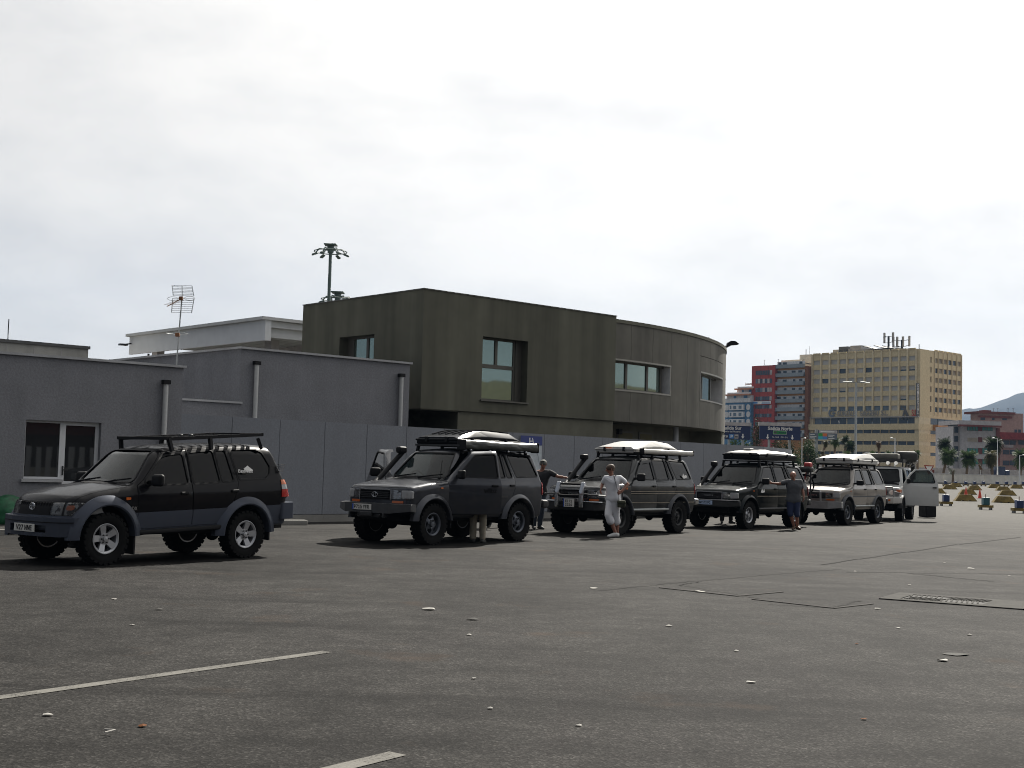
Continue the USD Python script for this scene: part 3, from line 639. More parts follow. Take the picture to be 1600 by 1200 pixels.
part('parapet', [bx((-.15, c0 - abs(c0 - c1) + .35, zt + .002), (.3, c0 - .35, zt + .4)) for c0, c1 in zip(front_cols[1:], front_cols[:-1])] + [bx((a + .3, -.1, zt + .002), (b - .3, .3, zt + .4)) for a, b in zip(side_cols[:-1], side_cols[1:])], 'far_yellow', B)
OPEN = {(8, 1), (5, 1), (10, 2)}; HALF = {(1, 1), (0, 1), (8, 3), (1, 4)}; BLUE = {(9, 5), (8, 5), (6, 5), (5, 5), (4, 5), (3, 5), (7, 5), (1, 5)}
for i, r, a, b, z in fw:
    if (i, r) in OPEN: part('window', [bx((.35, a, z - rh), (.4, a + (b - a) * k, z)) for k in (1,)], 'far_glass', B)
    elif (i, r) in BLUE: part('window', bx((.32, a, z - rh), (.4, b, z)), 'far_glass_blue', B)
    elif (i, r) in HALF:
        w = part('window', bx((.32, a, z - rh), (.4, b, z - rh + .5)), 'far_glass', B); part('shutter', bx((.3, a, z - rh + .5), (.4, b, z)), 'shutter', w)
    else: part('window', bx((.2 + .12 * RNG.random(), a, z - rh), (.42, b, z - .0)), 'shutter', B)
for i, r, a, b, z in sw:
    part('window', bx((a, .3, z - rh), (b, .4, z)), 'shutter_dark' if RNG.random() < .6 else 'far_glass', B)
for r, z in enumerate(rows): part('window', bx((xs_ - .4, .3, z - rh - .25), (xs_ + .4, .4, z - .05)), 'shutter_dark', B)
# floors below the main block
zz = [zof(1434, y) for y in (652.0, 662, 671.5, 677, 689.5, 695.5, 706.5, 711.5)]
part('low_wall', [bx((-1.2, -.3, zz[2]), (LX * .93, LY, zz[1])), bx((-.9, -.3, zz[4]), (LX * .93, LY, zz[3])), bx((-.9, -.3, zz[6]), (LX * .93, LY, zz[5])), bx((-.9, -.3, -1), (LX * .93, LY, zz[7]))], 'far_yellow', B)
part('corner_pier', [bx((-.85, -.25, -1), (6.0, 1.3, zz[0] - .01)), bx((-.5, LY - 1.5, -1), (1, LY - .05, zz[0] - .01))], 'far_yellow_pale', B)
for k, (hi, lo) in enumerate(((0, 1), (2, 3), (4, 5), (6, 7))):
    n = 12
    ed = np.linspace(1.4, LY - 1.6, n + 1)
    for a, b in zip(ed[:-1], ed[1:]): part('window', bx((.1, a + .15, zz[lo]), (.5, b - .15, zz[hi] - .003)), 'far_glass' if RNG.random() < .8 else 'far_glass_blue', B)
    part('mullion', [bx((-.1 + .1 * (k == 0), e - .14, zz[lo] + .002), (.45, e + .14, zz[hi] - .005)) for e in ed[::(2 if k == 0 else 1)]], 'far_yellow_pale', B)
    ex = np.linspace(6.6, LX * .92, 5)
    for a, b in zip(ex[:-1], ex[1:]): part('window', bx((a + .15, .1, zz[lo]), (b - .15, .5, zz[hi] - .003)), 'far_glass', B)
part('balcony', bx((7.5, -2.0, zz[2] + .2), (LX * .95, -.302, zz[2] + 1.9)), 'far_orange', B)
part('canopy_band', bx((-1.0, .02, zz[0] + .01), (.6, LY - .3, zz[0] + .35)), 'roof_plant', B)
# lettering on the front (its reading direction is -y seen from the yard)
def front_text(s, h, yl, z, mat, name='lettering', x=-.24, width=10.0):
    m = text(s, h, .08); v = m.vertices; sx = width / (v[:, 0].max() - v[:, 0].min()); m.vertices = np.c_[v[:, 1] + x, -v[:, 0] * sx + yl, v[:, 2] + z]; part(name, m, mat, B, False)
zy = lambda px, py: along(px, py, Yc, T2)
ya, yb = zy(1309, 645)[0], zy(1388, 645)[0]
front_text('GONZALEZ  GAGGERO  S.L.', 1.7, (ya + yb) / 2, zy(1349, 645.5)[1], 'letter_grey', width=abs(ya - yb))
em, ez = zy(1300.5, 645.5)
ring = trimesh.creation.annulus(1.1, 1.9, .1); ring.vertices = np.c_[ring.vertices[:, 2] - .3, ring.vertices[:, 0], ring.vertices[:, 1]]
part('emblem', [tm(Manifold.extrude(CrossSection([[(1.35 * cos(a), 1.35 * sin(a)) for a in np.linspace(.6, 5.7, 24)] + [(.7 * cos(a), .7 * sin(a)) for a in np.linspace(5.7, .6, 24)]]), .1).rotate([90, 0, -90])).apply_translation((-.25, em, ez)), bx((-.36, em - 1.35, ez - .35), (-.26, em - .2, ez + .2))], 'sign_grey', B)
em, ez = zy(1422.5, 644.5); front_text('SJL', 2.1, zy(1429.5, 645)[0], zy(1429.5, 645.3)[1], 'letter_red', width=abs(zy(1425.5, 645)[0] - zy(1434, 645)[0]))
em, ez = zy(1414, 645)
part('emblem', [poly_prism([(-1.2, -2.2), (-.6, -2.2), (.2, -.2), (1.0, -1.6), (1.8, -2.2), (1.6, -1.0), (.7, .8), (.3, 1.6), (-.9, 2.2), (-1.1, 1.7), (-.2, 1.2), (-.5, -.2)], 'x', -.34, -.26).mirror([0, 1, 0]).translate([0, em, ez])], 'roof_dark', B)
vy = zy(1437.2, 600)[0]; zA, zB = zof(1437, 599), zof(1437, 650)
sg = part('blade_sign', bx((-1.6, .15, zB), (-.26, .45, zA)), 'roof_dark', B)
for k, chh in enumerate('COMERCIAL'):
    m = text(chh, .85, .03); m.vertices = np.c_[-m.vertices[:, 1] * 0 - .95 + m.vertices[:, 0], .14 + m.vertices[:, 1], m.vertices[:, 2] + zA - .8 - k * (zA - zB - 1.2) / 8.6]; part('letter', m, 'white_paint', sg, False)
# roof plant and aerials
for (px0, px1, py0, py1, mt, dep) in ((1291, 1320, 545.2, 553, 'roof_plant', 8), (1300, 1315, 540.5, 545, 'roof_dark', 6), (1318, 1335, 538.8, 546, 'roof_plant', 6), (1335, 1392, 544.5, 551, 'roof_plant', 9), (1404, 1416, 543.0, 546.5, 'roof_plant', 5)):
    a, z0 = zy(px0, py0); b, _ = zy(px1, py0); z1 = zy(px0, py1)[1]
    part('plant_room', bx((4, b, zt - .2), (4 + dep, a, z0 * 1.0)), mt, B)
for (p0, p1, y0, y1) in ((1343, 1362, 541, 545), (1360, 1378, 540, 545), (1373, 1391, 540.5, 545)):
    a, z0 = zy(p0, y0); b, _ = zy(p1, y0); part('solar_array', bar((5, a, z0 + .2), (5, b, z0 - 1.0), 6, .25), 'roof_dark', B)
for pxm, ytop, arms in ((1375.5, 517.5, (-1.6, 1.6)), (1396.5, 523.5, (-3.2, -1.8, 0.3, 2.6))):
    c0, z0 = zy(pxm, ytop); _, zb = zy(pxm, 548)
    m = part('mast', cyl((5, c0, zt - .5), (5, c0, z0 - 1.2), .35), 'dark_metal', B)
    part('antenna', [bx((4.8, c0 - a_ - .28, z0 - 3.4), (5.3, c0 - a_ + .28, z0)) for a_ in arms], 'roof_plant', m)
    part('arm', [bar((5, c0, z0 - 3.5), (5, c0 - a_, z0 - 3.0), .15, .15) for a_ in arms] + [bar((5, c0, z0 - 1.5), (5, c0 - a_, z0 - 1.2), .15, .15) for a_ in arms], 'dark_metal', m)
c0, z0 = zy(1443, 537); part('mast', cyl((1, 1, zt), (1, 1, z0), .12), 'dark_metal', B)

# row of apartment houses left of it, standing on the same street line
def row_house(name, label, px0, px1, pytop, mat, setfwd, side=None):
    base = Yc + np.array([-cos(T1), -sin(T1), 0]) * setfwd
    y0, _ = along(px1, 600, base, T2); y1, _ = along(px0, 600, base, T2); zt_ = along(px1, pytop, base, T2)[1]
    t = thing(name, label, 'building', (*(base[:2] + y0 * np.array([cos(T2), sin(T2)])), 0), T1)
    part('wall', bx((0, 0, -1), (14, y1 - y0, zt_)), mat, t)
    return t, y1 - y0, zt_, (lambda px, py: (along(px, py, base, T2)[0] - y0, along(px, py, base, T2)[1]))
t, L, ztt, at_ = row_house('orange_house', 'tall orange and white apartment house with pale blue balconies, beside the yellow block', 1211, 1259.5, 571.5, 'far_orange', 1.0)
for k in range(9):
    zb = at_(1235, 558.2 + 13.45 * (k + 0.03))[1] - 1.7
    w = part('gallery', bx((-.05, .5, zb - 2.0), (.02, L - .9, zb + .35)), 'far_white', t)
    part('balcony', bx((-1.2, .4, zb - 2.0 - .0), (-.06, L - .7, zb - .75)), 'balcony_pale', t)
    for f_ in (.12, .34, .62, .80):
        if RNG.random() < .8: part('window', bx((-.1, f_ * L, zb - 1.3), (-.052, f_ * L + L * (.07 + .06 * RNG.random()), zb + .1)), 'far_glass', w)
part('side_strip', bx((-.6, -1.2, -1), (13, -.002, ztt - .2)), 'far_brown', t)
part('roof_room', [bx((3, .3 * L, ztt), (9, L * .98, ztt + 2.6)), bx((2.5, L * .55, ztt + .01), (3, L * .9, ztt + 1.1))], 'far_cream', t)
t2_, L2, z2_, a2 = row_house('cream_stair_tower', 'pale cream stair tower rising between the orange house and the yellow block', 1249, 1268, 553.5, 'far_cream', -3.0)
part('aerial', [cyl((3, L2 * .9, z2_), (3, L2 * .9, z2_ + 2.2), .1), cyl((3, L2 * .6, z2_), (3, L2 * .6, z2_ + 3.2), .06)], 'roof_dark', t2_)
part('bracket', bar((-.2, .3, z2_ - 3.4), (-2.5, 1.8, z2_ - 3.0), .3, .3), 'roof_dark', t2_)
t, L, ztt, at_ = row_house('red_house', 'tall dark red apartment house with bands of dark windows and a small white sign', 1174.5, 1210.5, 570.3, 'far_red', 2.5)
for k, (pt, pb) in enumerate(((579, 586), (592, 599), (606, 612.5), (619.5, 626), (633, 638.5), (646.5, 652), (659, 665))):
    za, zb = at_(1190, pt)[1], at_(1190, pb)[1]; n = 7
    for j in range(n):
        a = L * (.12 + .72 * j / n); part('window', bx((-.05, a, zb), (.02, a + L * .72 / n * .86, za)), 'far_glass' if RNG.random() < (.95 if k == 0 else .5) else ('far_glass_blue' if RNG.random() < .6 else 'far_grey'), t)
za, zb = at_(1190, 627)[1], at_(1190, 631.5)[1]
s = part('banner', bx((-.4, L * .13, zb), (-.3, L * .93, za)), 'white_paint', t)
part('mark', [bx((-.46, L * .70, zb + .2), (-.41, L * .9, za - .2)), bx((-.46, L * .18, (za + zb) / 2 + .12), (-.41, L * .5, za - .25)), bx((-.46, L * .16, zb + .2), (-.41, L * .52, (za + zb) / 2 - .1))], 'sign_lightblue', s)
part('joint', [bx((-.03, L * f_, 4), (-.002, L * f_ + .15, ztt)) for f_ in (.28, .62)], 'far_maroon', t)
for f_ in (.15, .75): part('aerial', [cyl((4, L * f_, ztt), (4, L * f_, ztt + 2.4), .07), bar((4, L * f_ - .4, ztt + 2.2), (4, L * f_ + .4, ztt + 2.3), .06, .06)], 'roof_dark', t)
t, L, ztt, at_ = row_house('blue_house', 'blue and white terraced house stepping up towards the red apartment house', 1126, 1174, 628, 'far_blue', 4.0)
for (p0, p1, y0, y1, tile) in ((1135, 1175, 617.5, 628, 1), (1147, 1175, 608, 617, 1), (1156, 1175, 602.5, 608, 0), (1166, 1175, 594, 602, 0)):
    a, zu = at_(p1, y0); b, zl = at_(p0, y1); d = 1.5 * (628 - y1) / 10
    part('terrace', bx((d, 0, zl - .4), (12, b, zu)), 'far_white', t)
    if tile: part('tiled_eave', [bx((d - 1.0, 0, zu + .01), (d + .5, b + .5, zu + .5)), ], 'far_tile', t)
    part('railing', [bx((d - .3, 0, zu + .5), (d - .25, b * .95, zu + 1.1))], 'far_white', t)
    part('cladding', [bx((d - .06, b * .15, zl - .3), (d - .003, b * .3, zu)), bx((d - .06, b * .6, zl - .3), (d - .003, b * .7, zu))], 'far_blue', t)
part('balustrade', bx((-.4, 0, at_(1150, 628)[1] - .2), (-.003, L, at_(1150, 622.5)[1])), 'far_white', t)
for yy in (632.5, 643.5, 655):
    za, zb = at_(1150, yy)[1], at_(1150, yy + 8.5)[1]; A = lambda p: at_(p, yy)[0]
    w = part('bay', bx((-.9, A(1164), zb), (-.003, A(1141), za)), 'far_white', t)
    part('window', [bx((-.95, A(p + 2.2), zb + .4), (-.905, A(p - 2.2), za - .4)) for p in (1150.5, 1158.8)] + [bx((-.95, A(1145), zb + .4), (-.905, A(1143), za - .3))], 'far_glass_blue', w)
    for p in (1136, 1169.5):
        m = trimesh.creation.cylinder(radius=1, height=.2, sections=16); m.vertices = np.c_[m.vertices[:, 2], m.vertices[:, 0] * abs(A(p) - A(p + 3)), m.vertices[:, 1] * (za - zb) * .55]
        part('panel', m.apply_translation((-.12, A(p), (za + zb) / 2)), 'far_white', t)
part('aerial', [cyl((3, L * .35, at_(1158, 602)[1]), (3, L * .35, at_(1158, 597)[1]), .06)], 'roof_dark', t)

# lower houses at the right edge
def front_house(name, label, px0, px1, pytop, Y, mat, depth=14, yaw=rad(8)):
    a = at(px0, pytop, Y); W = along(px1, pytop, a, yaw)[0]
    t = thing(name, label, 'building', (a[0], a[1], 0), yaw)
    part('wall', bx((0, 0, -1), (W, depth, a[2])), mat, t)
    return t, W, a[2], (lambda px, py: along(px, py, a, yaw))
t, W, zt_, a_ = front_house('grey_house', 'grey office house with green strip windows to the right of the yellow block', 1504, 1556, 660, 340, 'far_grey', 8)
for (y0, y1, shut) in ((666, 673.5, 0), (683, 691, 1), (700, 709.5, 0), (717, 725.5, 0)):
    for (p0, p1) in ((1511, 1528), (1534.5, 1551)):
        a, za = a_(p0, y0); b, zb = a_(p1, y1); n = 4
        w = part('window', bx((a, -.06, zb), (b, .02, za)), 'far_grey' if shut else 'bronze_frame', t)
        if not shut:
            for k in range(n): part('pane', bx((a + (b - a) * k / n + .12, -.1, zb + .1), (a + (b - a) * (k + 1) / n - .12, -.062, za - .1)), 'far_glass_green', w)
        else: part('shutter', bx((a + .1, -.09, zb + .1), (b - .1, -.062, za - .1)), 'shutter_dark', w)
    a, za = a_(1528.3, y0); b, zb = a_(1534.2, y1); part('red_panel', bx((a, -.08, zb), (b, -.002, za)), 'far_maroon', t)
a, _ = a_(1494, 660); b, _ = a_(1560, 660)
part('roof_slab', bx((a, -1.5, zt_ - .6), (b, 10, zt_ + .5)), 'far_grey', t)
part('roof_edge', bx((a - .1, -1.6, zt_ - 1.1), (b + .1, -1.0, zt_ - .62)), 'far_maroon', t)
a, _ = a_(1495, 660); b, _ = a_(1503.8, 660)
part('wing', bx((a, 2, -1), (-.002, 12, zt_ - 1)), 'far_grey', t)
part('window', [bx((a + .3, 1.9, a_(1500, y + 9)[1]), (-.3, 1.998, a_(1500, y)[1])) for y in (667, 681, 697, 712)], 'far_glass', t)
b0, _ = a_(1556.5, 660); b1, _ = a_(1562, 660); part('red_pier', bx((W + .002, -.3, -1), (W + (b1 - b0), 8, zt_ - 1.2)), 'far_maroon', t)
t, W, zt_, a_ = front_house('pink_house', 'pinkish flat roofed house with three small windows standing behind the grey house', 1529, 1599, 644, 395, 'far_pink', 5)
part('cornice', [bx((-.6, -.6, zt_ - .35), (W * .80, 8, zt_ + .3)), bx((-.3, -.3, zt_ - 1.6), (W * .74, -.003, zt_ - 1.0))], 'far_maroon', t)
for (p0, p1) in ((1532, 1539), (1550, 1554), (1566, 1573)):
    a, za = a_(p0, 652); b, zb = a_(p1, 656.5); part('window', bx((a, -.05, zb), (b, .02, za)), 'far_glass', t)
for p in (1585, 1591): a, za = a_(p, 671); part('window', bx((a, -.05, za - 1.0), (a + .9, .02, za)), 'far_glass', t)
a, za = a_(1545, 640); b, _ = a_(1556.5, 640); part('tank_room', bx((a, 3, zt_ + .31), (b, 6, za)), 'far_maroon', t)
for p in (1560, 1567, 1583, 1591): a, za = a_(p, 637); part('aerial', [cyl((a, 3, zt_), (a, 3, za), .06), bar((a - .4, 3, za - .2), (a + .4, 3, za - .1), .06, .06)], 'roof_dark', t)
t, W, zt_, a_ = front_house('red_band_house', 'low maroon house with a dark red roof band, at the right edge of the photo', 1557, 1660, 675.5, 352, 'far_pink', 6)
part('roof_band', bx((-.3, -1.5, a_(1570, 686.5)[1]), (W + 1, -.002, zt_ + .05)), 'far_darkred', t)
for y0, y1 in ((688, 695), (703, 710), (719.5, 727)):
    for p0, p1 in ((1567, 1577), (1578, 1587), (1591, 1602), (1604, 1618), (1624, 1640)):
        a, za = a_(p0, y0); b, zb = a_(p1, y1); part('window', bx((a, -.06, zb), (b, .02, za)), 'far_glass', t)
a, za = a_(1568, 694.8); b, zb = a_(1582.5, 699.6); part('signboard', bx((a, -.3, zb), (b, -.1, za)), 'far_grey', t)

# hills
def hills():
    prof = np.array([(-3000, 690), (600, 700), (1000, 690), (1250, 668), (1420, 652), (1505, 639.6), (1515, 637.6), (1521, 638.9), (1533, 636.9), (1550, 630.6), (1562, 626), (1575, 621.9), (1588, 615.6), (1601, 613), (1660, 596), (1800, 566), (2100, 540), (2500, 560), (3200, 610), (4500, 690)], float)
    D = 4200.; pxs = np.concatenate([np.arange(-2000, 1400, 60), np.arange(1400, 1700, 3), np.arange(1700, 4200, 40)]).astype(float)
    ys = np.interp(pxs, prof[:, 0], prof[:, 1])
    X = []; Yv = []; Z = []
    for i, (px, py) in enumerate(zip(pxs, ys)):
        top = at(px, py, D); az = math.atan2(top[0], top[1]); hz = max(top[2], 5)
        rr = np.array([.72, .78, .84, .89, .93, .965, 1.0, 1.04, 1.1]) * D; ff = np.array([-.02, .12, .30, .48, .66, .85, 1.0, .8, -.02])
        nz = meshkit.fbm(np.stack([rr * math.sin(az) * .004, rr * math.cos(az) * .004, rr * 0 + 1.], -1), 4, 3) - .5
        X.append(top[0] / D * rr); Yv.append(rr * 1.0); Z.append(hz * ff + nz * 46 * (ff > .05) * (ff < .99))
    return grid_mesh(np.array(X), np.array(Yv), np.array(Z))
hm_ = hills()
if hm_.face_normals[:, 2].mean() < 0: hm_.invert()
tag(part('hills', hm_, 'mountain', None, True), kind='structure')
# ------------------------------------------------------------------ far edge of the yard
ES = 0.0098
def at_g(px, py):
    p = gnd(px, py); return p
def base(px, Y):
    """Point of the ground straight below the sight line through column px at distance Y."""
    p = at(px, 740, Y); return np.array([p[0], p[1], float(gz(p[0], p[1]))])
# white boundary wall and the mesh fence behind it
w0, w1 = at(1215, 750, 186.), at(1800, 760, 186.)
wl = np.hypot(*(w1 - w0)[:2]); wz = float(gz(*((w0 + w1) / 2)[:2]))
t = thing('boundary_wall', 'long low white boundary wall closing the far side of the yard', 'wall', (w0[0], w0[1], wz - .1), math.atan2(w1[1] - w0[1], w1[0] - w0[0]))
for k in range(int(wl / 3)): part('panel', bx((k * 3 + .02, 0, 0), (k * 3 + 2.98, .2, 1.42)), 'wall_white', t)
part('coping', bx((0, -.05, 1.422), (wl, .25, 1.5)), 'far_white', t)
tag(part('kerb', bx((w0[0] - 2, w0[1] - 8.0, wz - .3), (w1[0] + 5, w0[1] - 7.7, wz + .12)), 'plinth', None), kind='structure')
tag(part('back_road', bx((w0[0] - 60, w0[1] + 3, wz - .2), (w1[0] + 80, w0[1] + 60, wz + .35)), 'asphalt_patch', None), kind='structure')
t = thing('grey_barrier', 'dull grey roadside barrier wall above and behind the white boundary wall', 'wall', (w0[0], w0[1] + 14, wz), 0)
for k in range(int(wl / 4)): part('panel', bx((k * 4 + .03, 0, 0), (k * 4 + 3.97, .25, 2.3)), 'far_grey', t)
part('base', bx((0, .01, -.2), (wl, .24, 0)), 'plinth', t)

def gantry(px0, px1, pt, pb, Y, label):
    a, b = at(px0, pt, Y), at(px1, pt, Y); zb = at(px0, pb, Y)[2]
    t = thing('gantry_sign', label, 'road sign', (a[0], a[1], 0), 0); W = b[0] - a[0]; H = a[2] - zb
    part('board', bx((0, -.05, zb), (W, .05, zb + H)), 'sign_blue', t)
    part('beam', bx((-.1, -.1, zb + H + .003), (W + .1, .3, zb + H + .42)), 'far_grey', t)
    for x in (W * .25, W * .75): part('post', bx((x - .12, .1, 0), (x + .12, .34, zb + H)), 'galvanised', t)
    return t, W, zb, H
def put(t, m, x, y, z, mat, name='lettering'):
    m = tm(m).copy(); m.apply_translation((x, y, z)); part(name, m, mat, t, False)
def arrow(h):
    return poly_prism([(-h * .12, h * .5), (h * .12, h * .5), (h * .12, -h * .05), (h * .34, -h * .05), (0, -h * .5), (-h * .34, -h * .05), (-h * .12, -h * .05)], 'y', -.01, .01)
t, W, zb, H = gantry(1129, 1172.5, 664.8, 686.2, 156, 'blue overhead sign lettered Salida Sur, partly behind the rounded end of the green building')
put(t, text('Salida Sur', .36, .02), W * .33, -.07, zb + H * .83, 'white_paint'); put(t, text('Puerta del Rosario', .18, .02, False), W * .33, -.07, zb + H * .58, 'white_paint')
put(t, text('TIR', .2, .02), W * .13, -.07, zb + H * .21, 'white_paint')
part('symbol', bx((W * .24, -.07, zb + .12), (W * .40, -.055, zb + .62)), 'sign_lightblue', t); put(t, text('P', .34, .02), W * .33, -.09, zb + .37, 'white_paint')
part('symbol', bx((W * .43, -.07, zb + .12), (W * .57, -.055, zb + .62)), 'far_grey', t); part('mark', bx((W * .45, -.09, zb + .25), (W * .55, -.073, zb + .42)), 'roof_dark', t)
put(t, arrow(.58), W * .73, -.07, zb + .42, 'white_paint', 'arrow')
t, W, zb, H = gantry(1186.5, 1251, 664.9, 686.4, 156, 'blue overhead sign lettered Salida Norte with a green panel and two arrows')
put(t, text('Salida Norte', .38, .02), W * .5, -.07, zb + H * .82, 'white_paint')
part('green_panel', [bx((W * .33, -.068, zb + H * .40), (W * .66, -.055, zb + H * .66))], 'white_paint', t); part('green_panel', bx((W * .335, -.08, zb + H * .42), (W * .655, -.07, zb + H * .64)), 'sign_green', t)
part('mark', [bx((W * .35, -.095, zb + H * .46), (W * .42, -.083, zb + H * .60))], 'roof_dark', t); put(t, text('TANGER', .2, .01), W * .54, -.095, zb + H * .53, 'sign_blue')
put(t, text('N-340   CA-34', .18, .02, False), W * .5, -.07, zb + H * .19, 'white_paint')
for f_ in (.20, .80): put(t, arrow(.6), W * f_, -.07, zb + H * .2, 'white_paint', 'arrow')

# advertising sign on one post
a = at(1264.5, 676.5, 172); b = at(1308, 676.5, 172); z0 = at(1264.5, 686, 172)[2]; W = b[0] - a[0]; z1 = a[2]
t = thing('roadside_sign', 'grey roadside sign with green, orange and blue squares left of the tall lamp post', 'road sign', (a[0], a[1], 0))
part('board', bx((0, -.05, z0), (W * .32, .05, z1)), 'sign_grey', t); part('board', bx((W * .64, -.05, z0), (W, .05, z1)), 'sign_grey', t)
for x0, x1, zz0, zz1, m_ in ((.325, .48, .5, 1, 'sign_green'), (.48, .635, .5, 1, 'sign_orange'), (.325, .48, 0, .5, 'sign_cyan'), (.48, .635, 0, .5, 'sign_lightblue')):
    part('colour_square', bx((W * x0, -.055, z0 + (z1 - z0) * zz0), (W * x1, .045, z0 + (z1 - z0) * zz1)), m_, t)
part('board', bx((W * .36, -.05, z1 + .02), (W, .05, z1 + .45)), 'far_grey', t)
part('lettering', [bx((W * (.03 + .0 * k), -.07, z0 + .12 + k * .22), (W * (.2 + .05 * (k % 2)), -.055, z0 + .2 + k * .22)) for k in range(3)] + [bx((W * .68, -.07, z0 + .12 + k * .22), (W * (.9 - .05 * (k % 2)), -.055, z0 + .2 + k * .22)) for k in range(3)] + [bx((W * .4, -.07, z1 + .16), (W * .9, -.055, z1 + .3))], 'white_paint', t)
part('post', bx((W * .22, .06, 0), (W * .32, .3, z1 + .5)), 'galvanised', t)

# lamp posts
def lamp_post(px, ptop, Y, label, arms, r=.08, mat='white_metal', head=.55, group=None):
    p = base(px, Y); z = at(px, ptop, Y)[2] - p[2]
    t = thing('lamp_post', label, 'lamp post', p, 0, group)
    part('pole', cyl((0, 0, 0), (0, 0, z), r * 1.3, r * .8, n=10), mat, t)
    for a_ in arms:
        part('arm', bar((0, 0, z - .06), (a_ * .55, 0, z + .02), .06, .06), mat, t)
        part('lamp_head', rbox((min(a_ * .5, a_), -.16, z - .05), (max(a_ * .5, a_), .16, z + .11), .05), 'white_metal' if mat == 'white_metal' else 'galvanised', t)
    return t
lamp_post(1336.5, 597.5, 215, 'tall grey lamp post with two level lamp heads in front of the yellow block', (-1.3, 1.3, -2.3, 2.3), .2, 'galvanised')
lamp_post(1398, 685, 190, 'thin white lamp post above the roof load of the white vehicle', (-.7,))
lamp_post(1558.5, 685, 188, 'white lamp post with a bright head before the big palm at the right', (-.8,))
lamp_post(1593, 711, 175, 'low white lamp post nearest the right edge', (.9,))
lamp_post(1252.5, 684.5, 165, 'thin white lamp post beside the right end of the Salida Norte sign', (.5,), .06)

def mast(px, ptop, Y, label, zbase=0.):
    p = at(px, ptop, Y); t = thing('floodlight_mast', label, 'lamp post', (p[0], p[1], 0)); z = p[2]; s = Y / 70.
    part('pole', cyl((0, 0, 0), (0, 0, z - .3), .13 * s, .085 * s, n=12), 'mast_green', t)
    part('ring', [tube([(.9 * s * cos(a), .9 * s * sin(a), z - .42 * s) for a in np.linspace(0, 2 * pi, 17)], .03 * s, 6)], 'mast_green', t)
    part('crown', [rbox((-.34 * s, -.34 * s, z - .08 * s), (.34 * s, .34 * s, z), .03), cyl((0, 0, z - .5 * s), (0, 0, z - .1 * s), .16 * s, .2 * s)], 'mast_green', t)
    for k in range(6):
        a = k * pi / 3 + .15; c, s_ = cos(a), sin(a)
        part('arm', tube([(0.15 * s * c, .15 * s * s_, z - .3 * s), (.62 * s * c, .62 * s * s_, z - .27 * s), (.80 * s * c, .80 * s * s_, z - .5 * s)], .035 * s, 6), 'mast_green', t)
        h = rbox((-.17 * s, -.10 * s, -.05 * s), (.17 * s, .10 * s, .05 * s), .04 * s).rotate([0, 20, math.degrees(a)]).translate([.86 * s * c, .86 * s * s_, z - .58 * s]); part('lamp_head', h, 'mast_green', t)
mast(517, 381.5, 78, 'tall green floodlight mast with a ring of lamps, rising behind the green building')
mast(528, 456, 118, 'second floodlight mast, only its lamp ring showing above the roof edge of the green building')
p = at(1143, 537, 66); t = thing('street_lamp', 'dark street lamp head peeping out from behind the rounded end of the green building', 'lamp post', (p[0] - .9, p[1] + .3, 0))
part('pole', cyl((0, 0, 0), (0, 0, p[2] - .3), .09, .06), 'dark_metal', t); part('arm', bar((0, 0, p[2] - .35), (.65, -.2, p[2] - .12), .06, .06), 'dark_metal', t)
part('lamp_head', poly_prism([(0, -.22), (.06, .06), (.24, .16), (.48, .15), (.66, .02), (.62, -.02), (.3, -.06), (.08, -.18)], 'y', -.14, .14).translate([.62, -.25, p[2] - .02]), 'black_plastic', t)

# television aerial on the grey office roof
p = at(279, 480, 33.2); pb = at(275, 566, 33.2)
t = thing('roof_aerial', 'rusty television aerial with two grid reflectors on the roof of the grey office', 'aerial', (pb[0], pb[1], 3.6))
zt = at(281, 466, 33.2)[2] - 3.6; X = 281 - 275; sc = 33.2 / 2000.
px2 = lambda px, py: np.array([(px - 275) * sc, 0, at(px, py, 33.2)[2] - 3.6])
part('mast', tube([(0, 0, 0), px2(277.5, 520), px2(280, 463)], .018), 'galvanised', t)
for (tl, tr, bl, br) in (((261.5, 444.5), (293, 445.5), (266, 461.5), (298.5, 462.5)), ((265.5, 466), (299, 466.5), (264.5, 488), (296, 488.5))):
    q = [px2(*c) for c in (tl, tr, bl, br)]
    off = np.array([0, .12, 0]) if tl[1] < 450 else np.array([0, .0, 0])
    g = [cyl(q[0] + off, q[2], .011, n=6), cyl(q[1] + off, q[3], .011, n=6)] + [cyl(q[0] + off + (q[2] - q[0] - off) * k / 7, q[1] + off + (q[3] - q[1] - off) * k / 7, .006, n=5) for k in range(8)]
    if tl[1] < 450: g.append(cyl((q[0] + q[1]) / 2 + off, px2(280.5, 465), .012, n=6))
    part('reflector', g, 'galvanised', t)
part('dipole_box', rbox(px2(276, 469) - [0, .09, 0], px2(282, 463.5) + [0, .02, 0], .02), 'rust', t)
part('boom', [cyl(px2(279, 467), px2(267, 483) - [0, .6, 0], .012, n=6)] + [cyl(px2(279 - k * 2.2, 467 + k * 2.6) - [.12, .1 * k, 0], px2(279 - k * 2.2, 467 + k * 2.6) - [-.12, .1 * k, 0], .005, n=5) for k in range(1, 6)], 'rust', t)
part('dipole', [tube([px2(282, 465) + [.18 + .14 * cos(a), -.05, .05 * sin(a) - .02] for a in np.linspace(0, 2 * pi, 13)], .006, 5), tube([px2(276, 466) + [-.16 + .14 * cos(a), -.05, .05 * sin(a) - .02] for a in np.linspace(0, 2 * pi, 13)], .006, 5)], 'galvanised', t)
part('loop_aerial', [tube([px2(275, 521) + [.28 * cos(a), .28 * sin(a), .0] for a in np.linspace(0, 2 * pi, 21)], .007, 5)], 'galvanised', t)
part('loop_box', rbox(px2(272, 526) - [0, .05, 0], px2(279, 520) + [0, .05, 0], .02), 'rust', t)
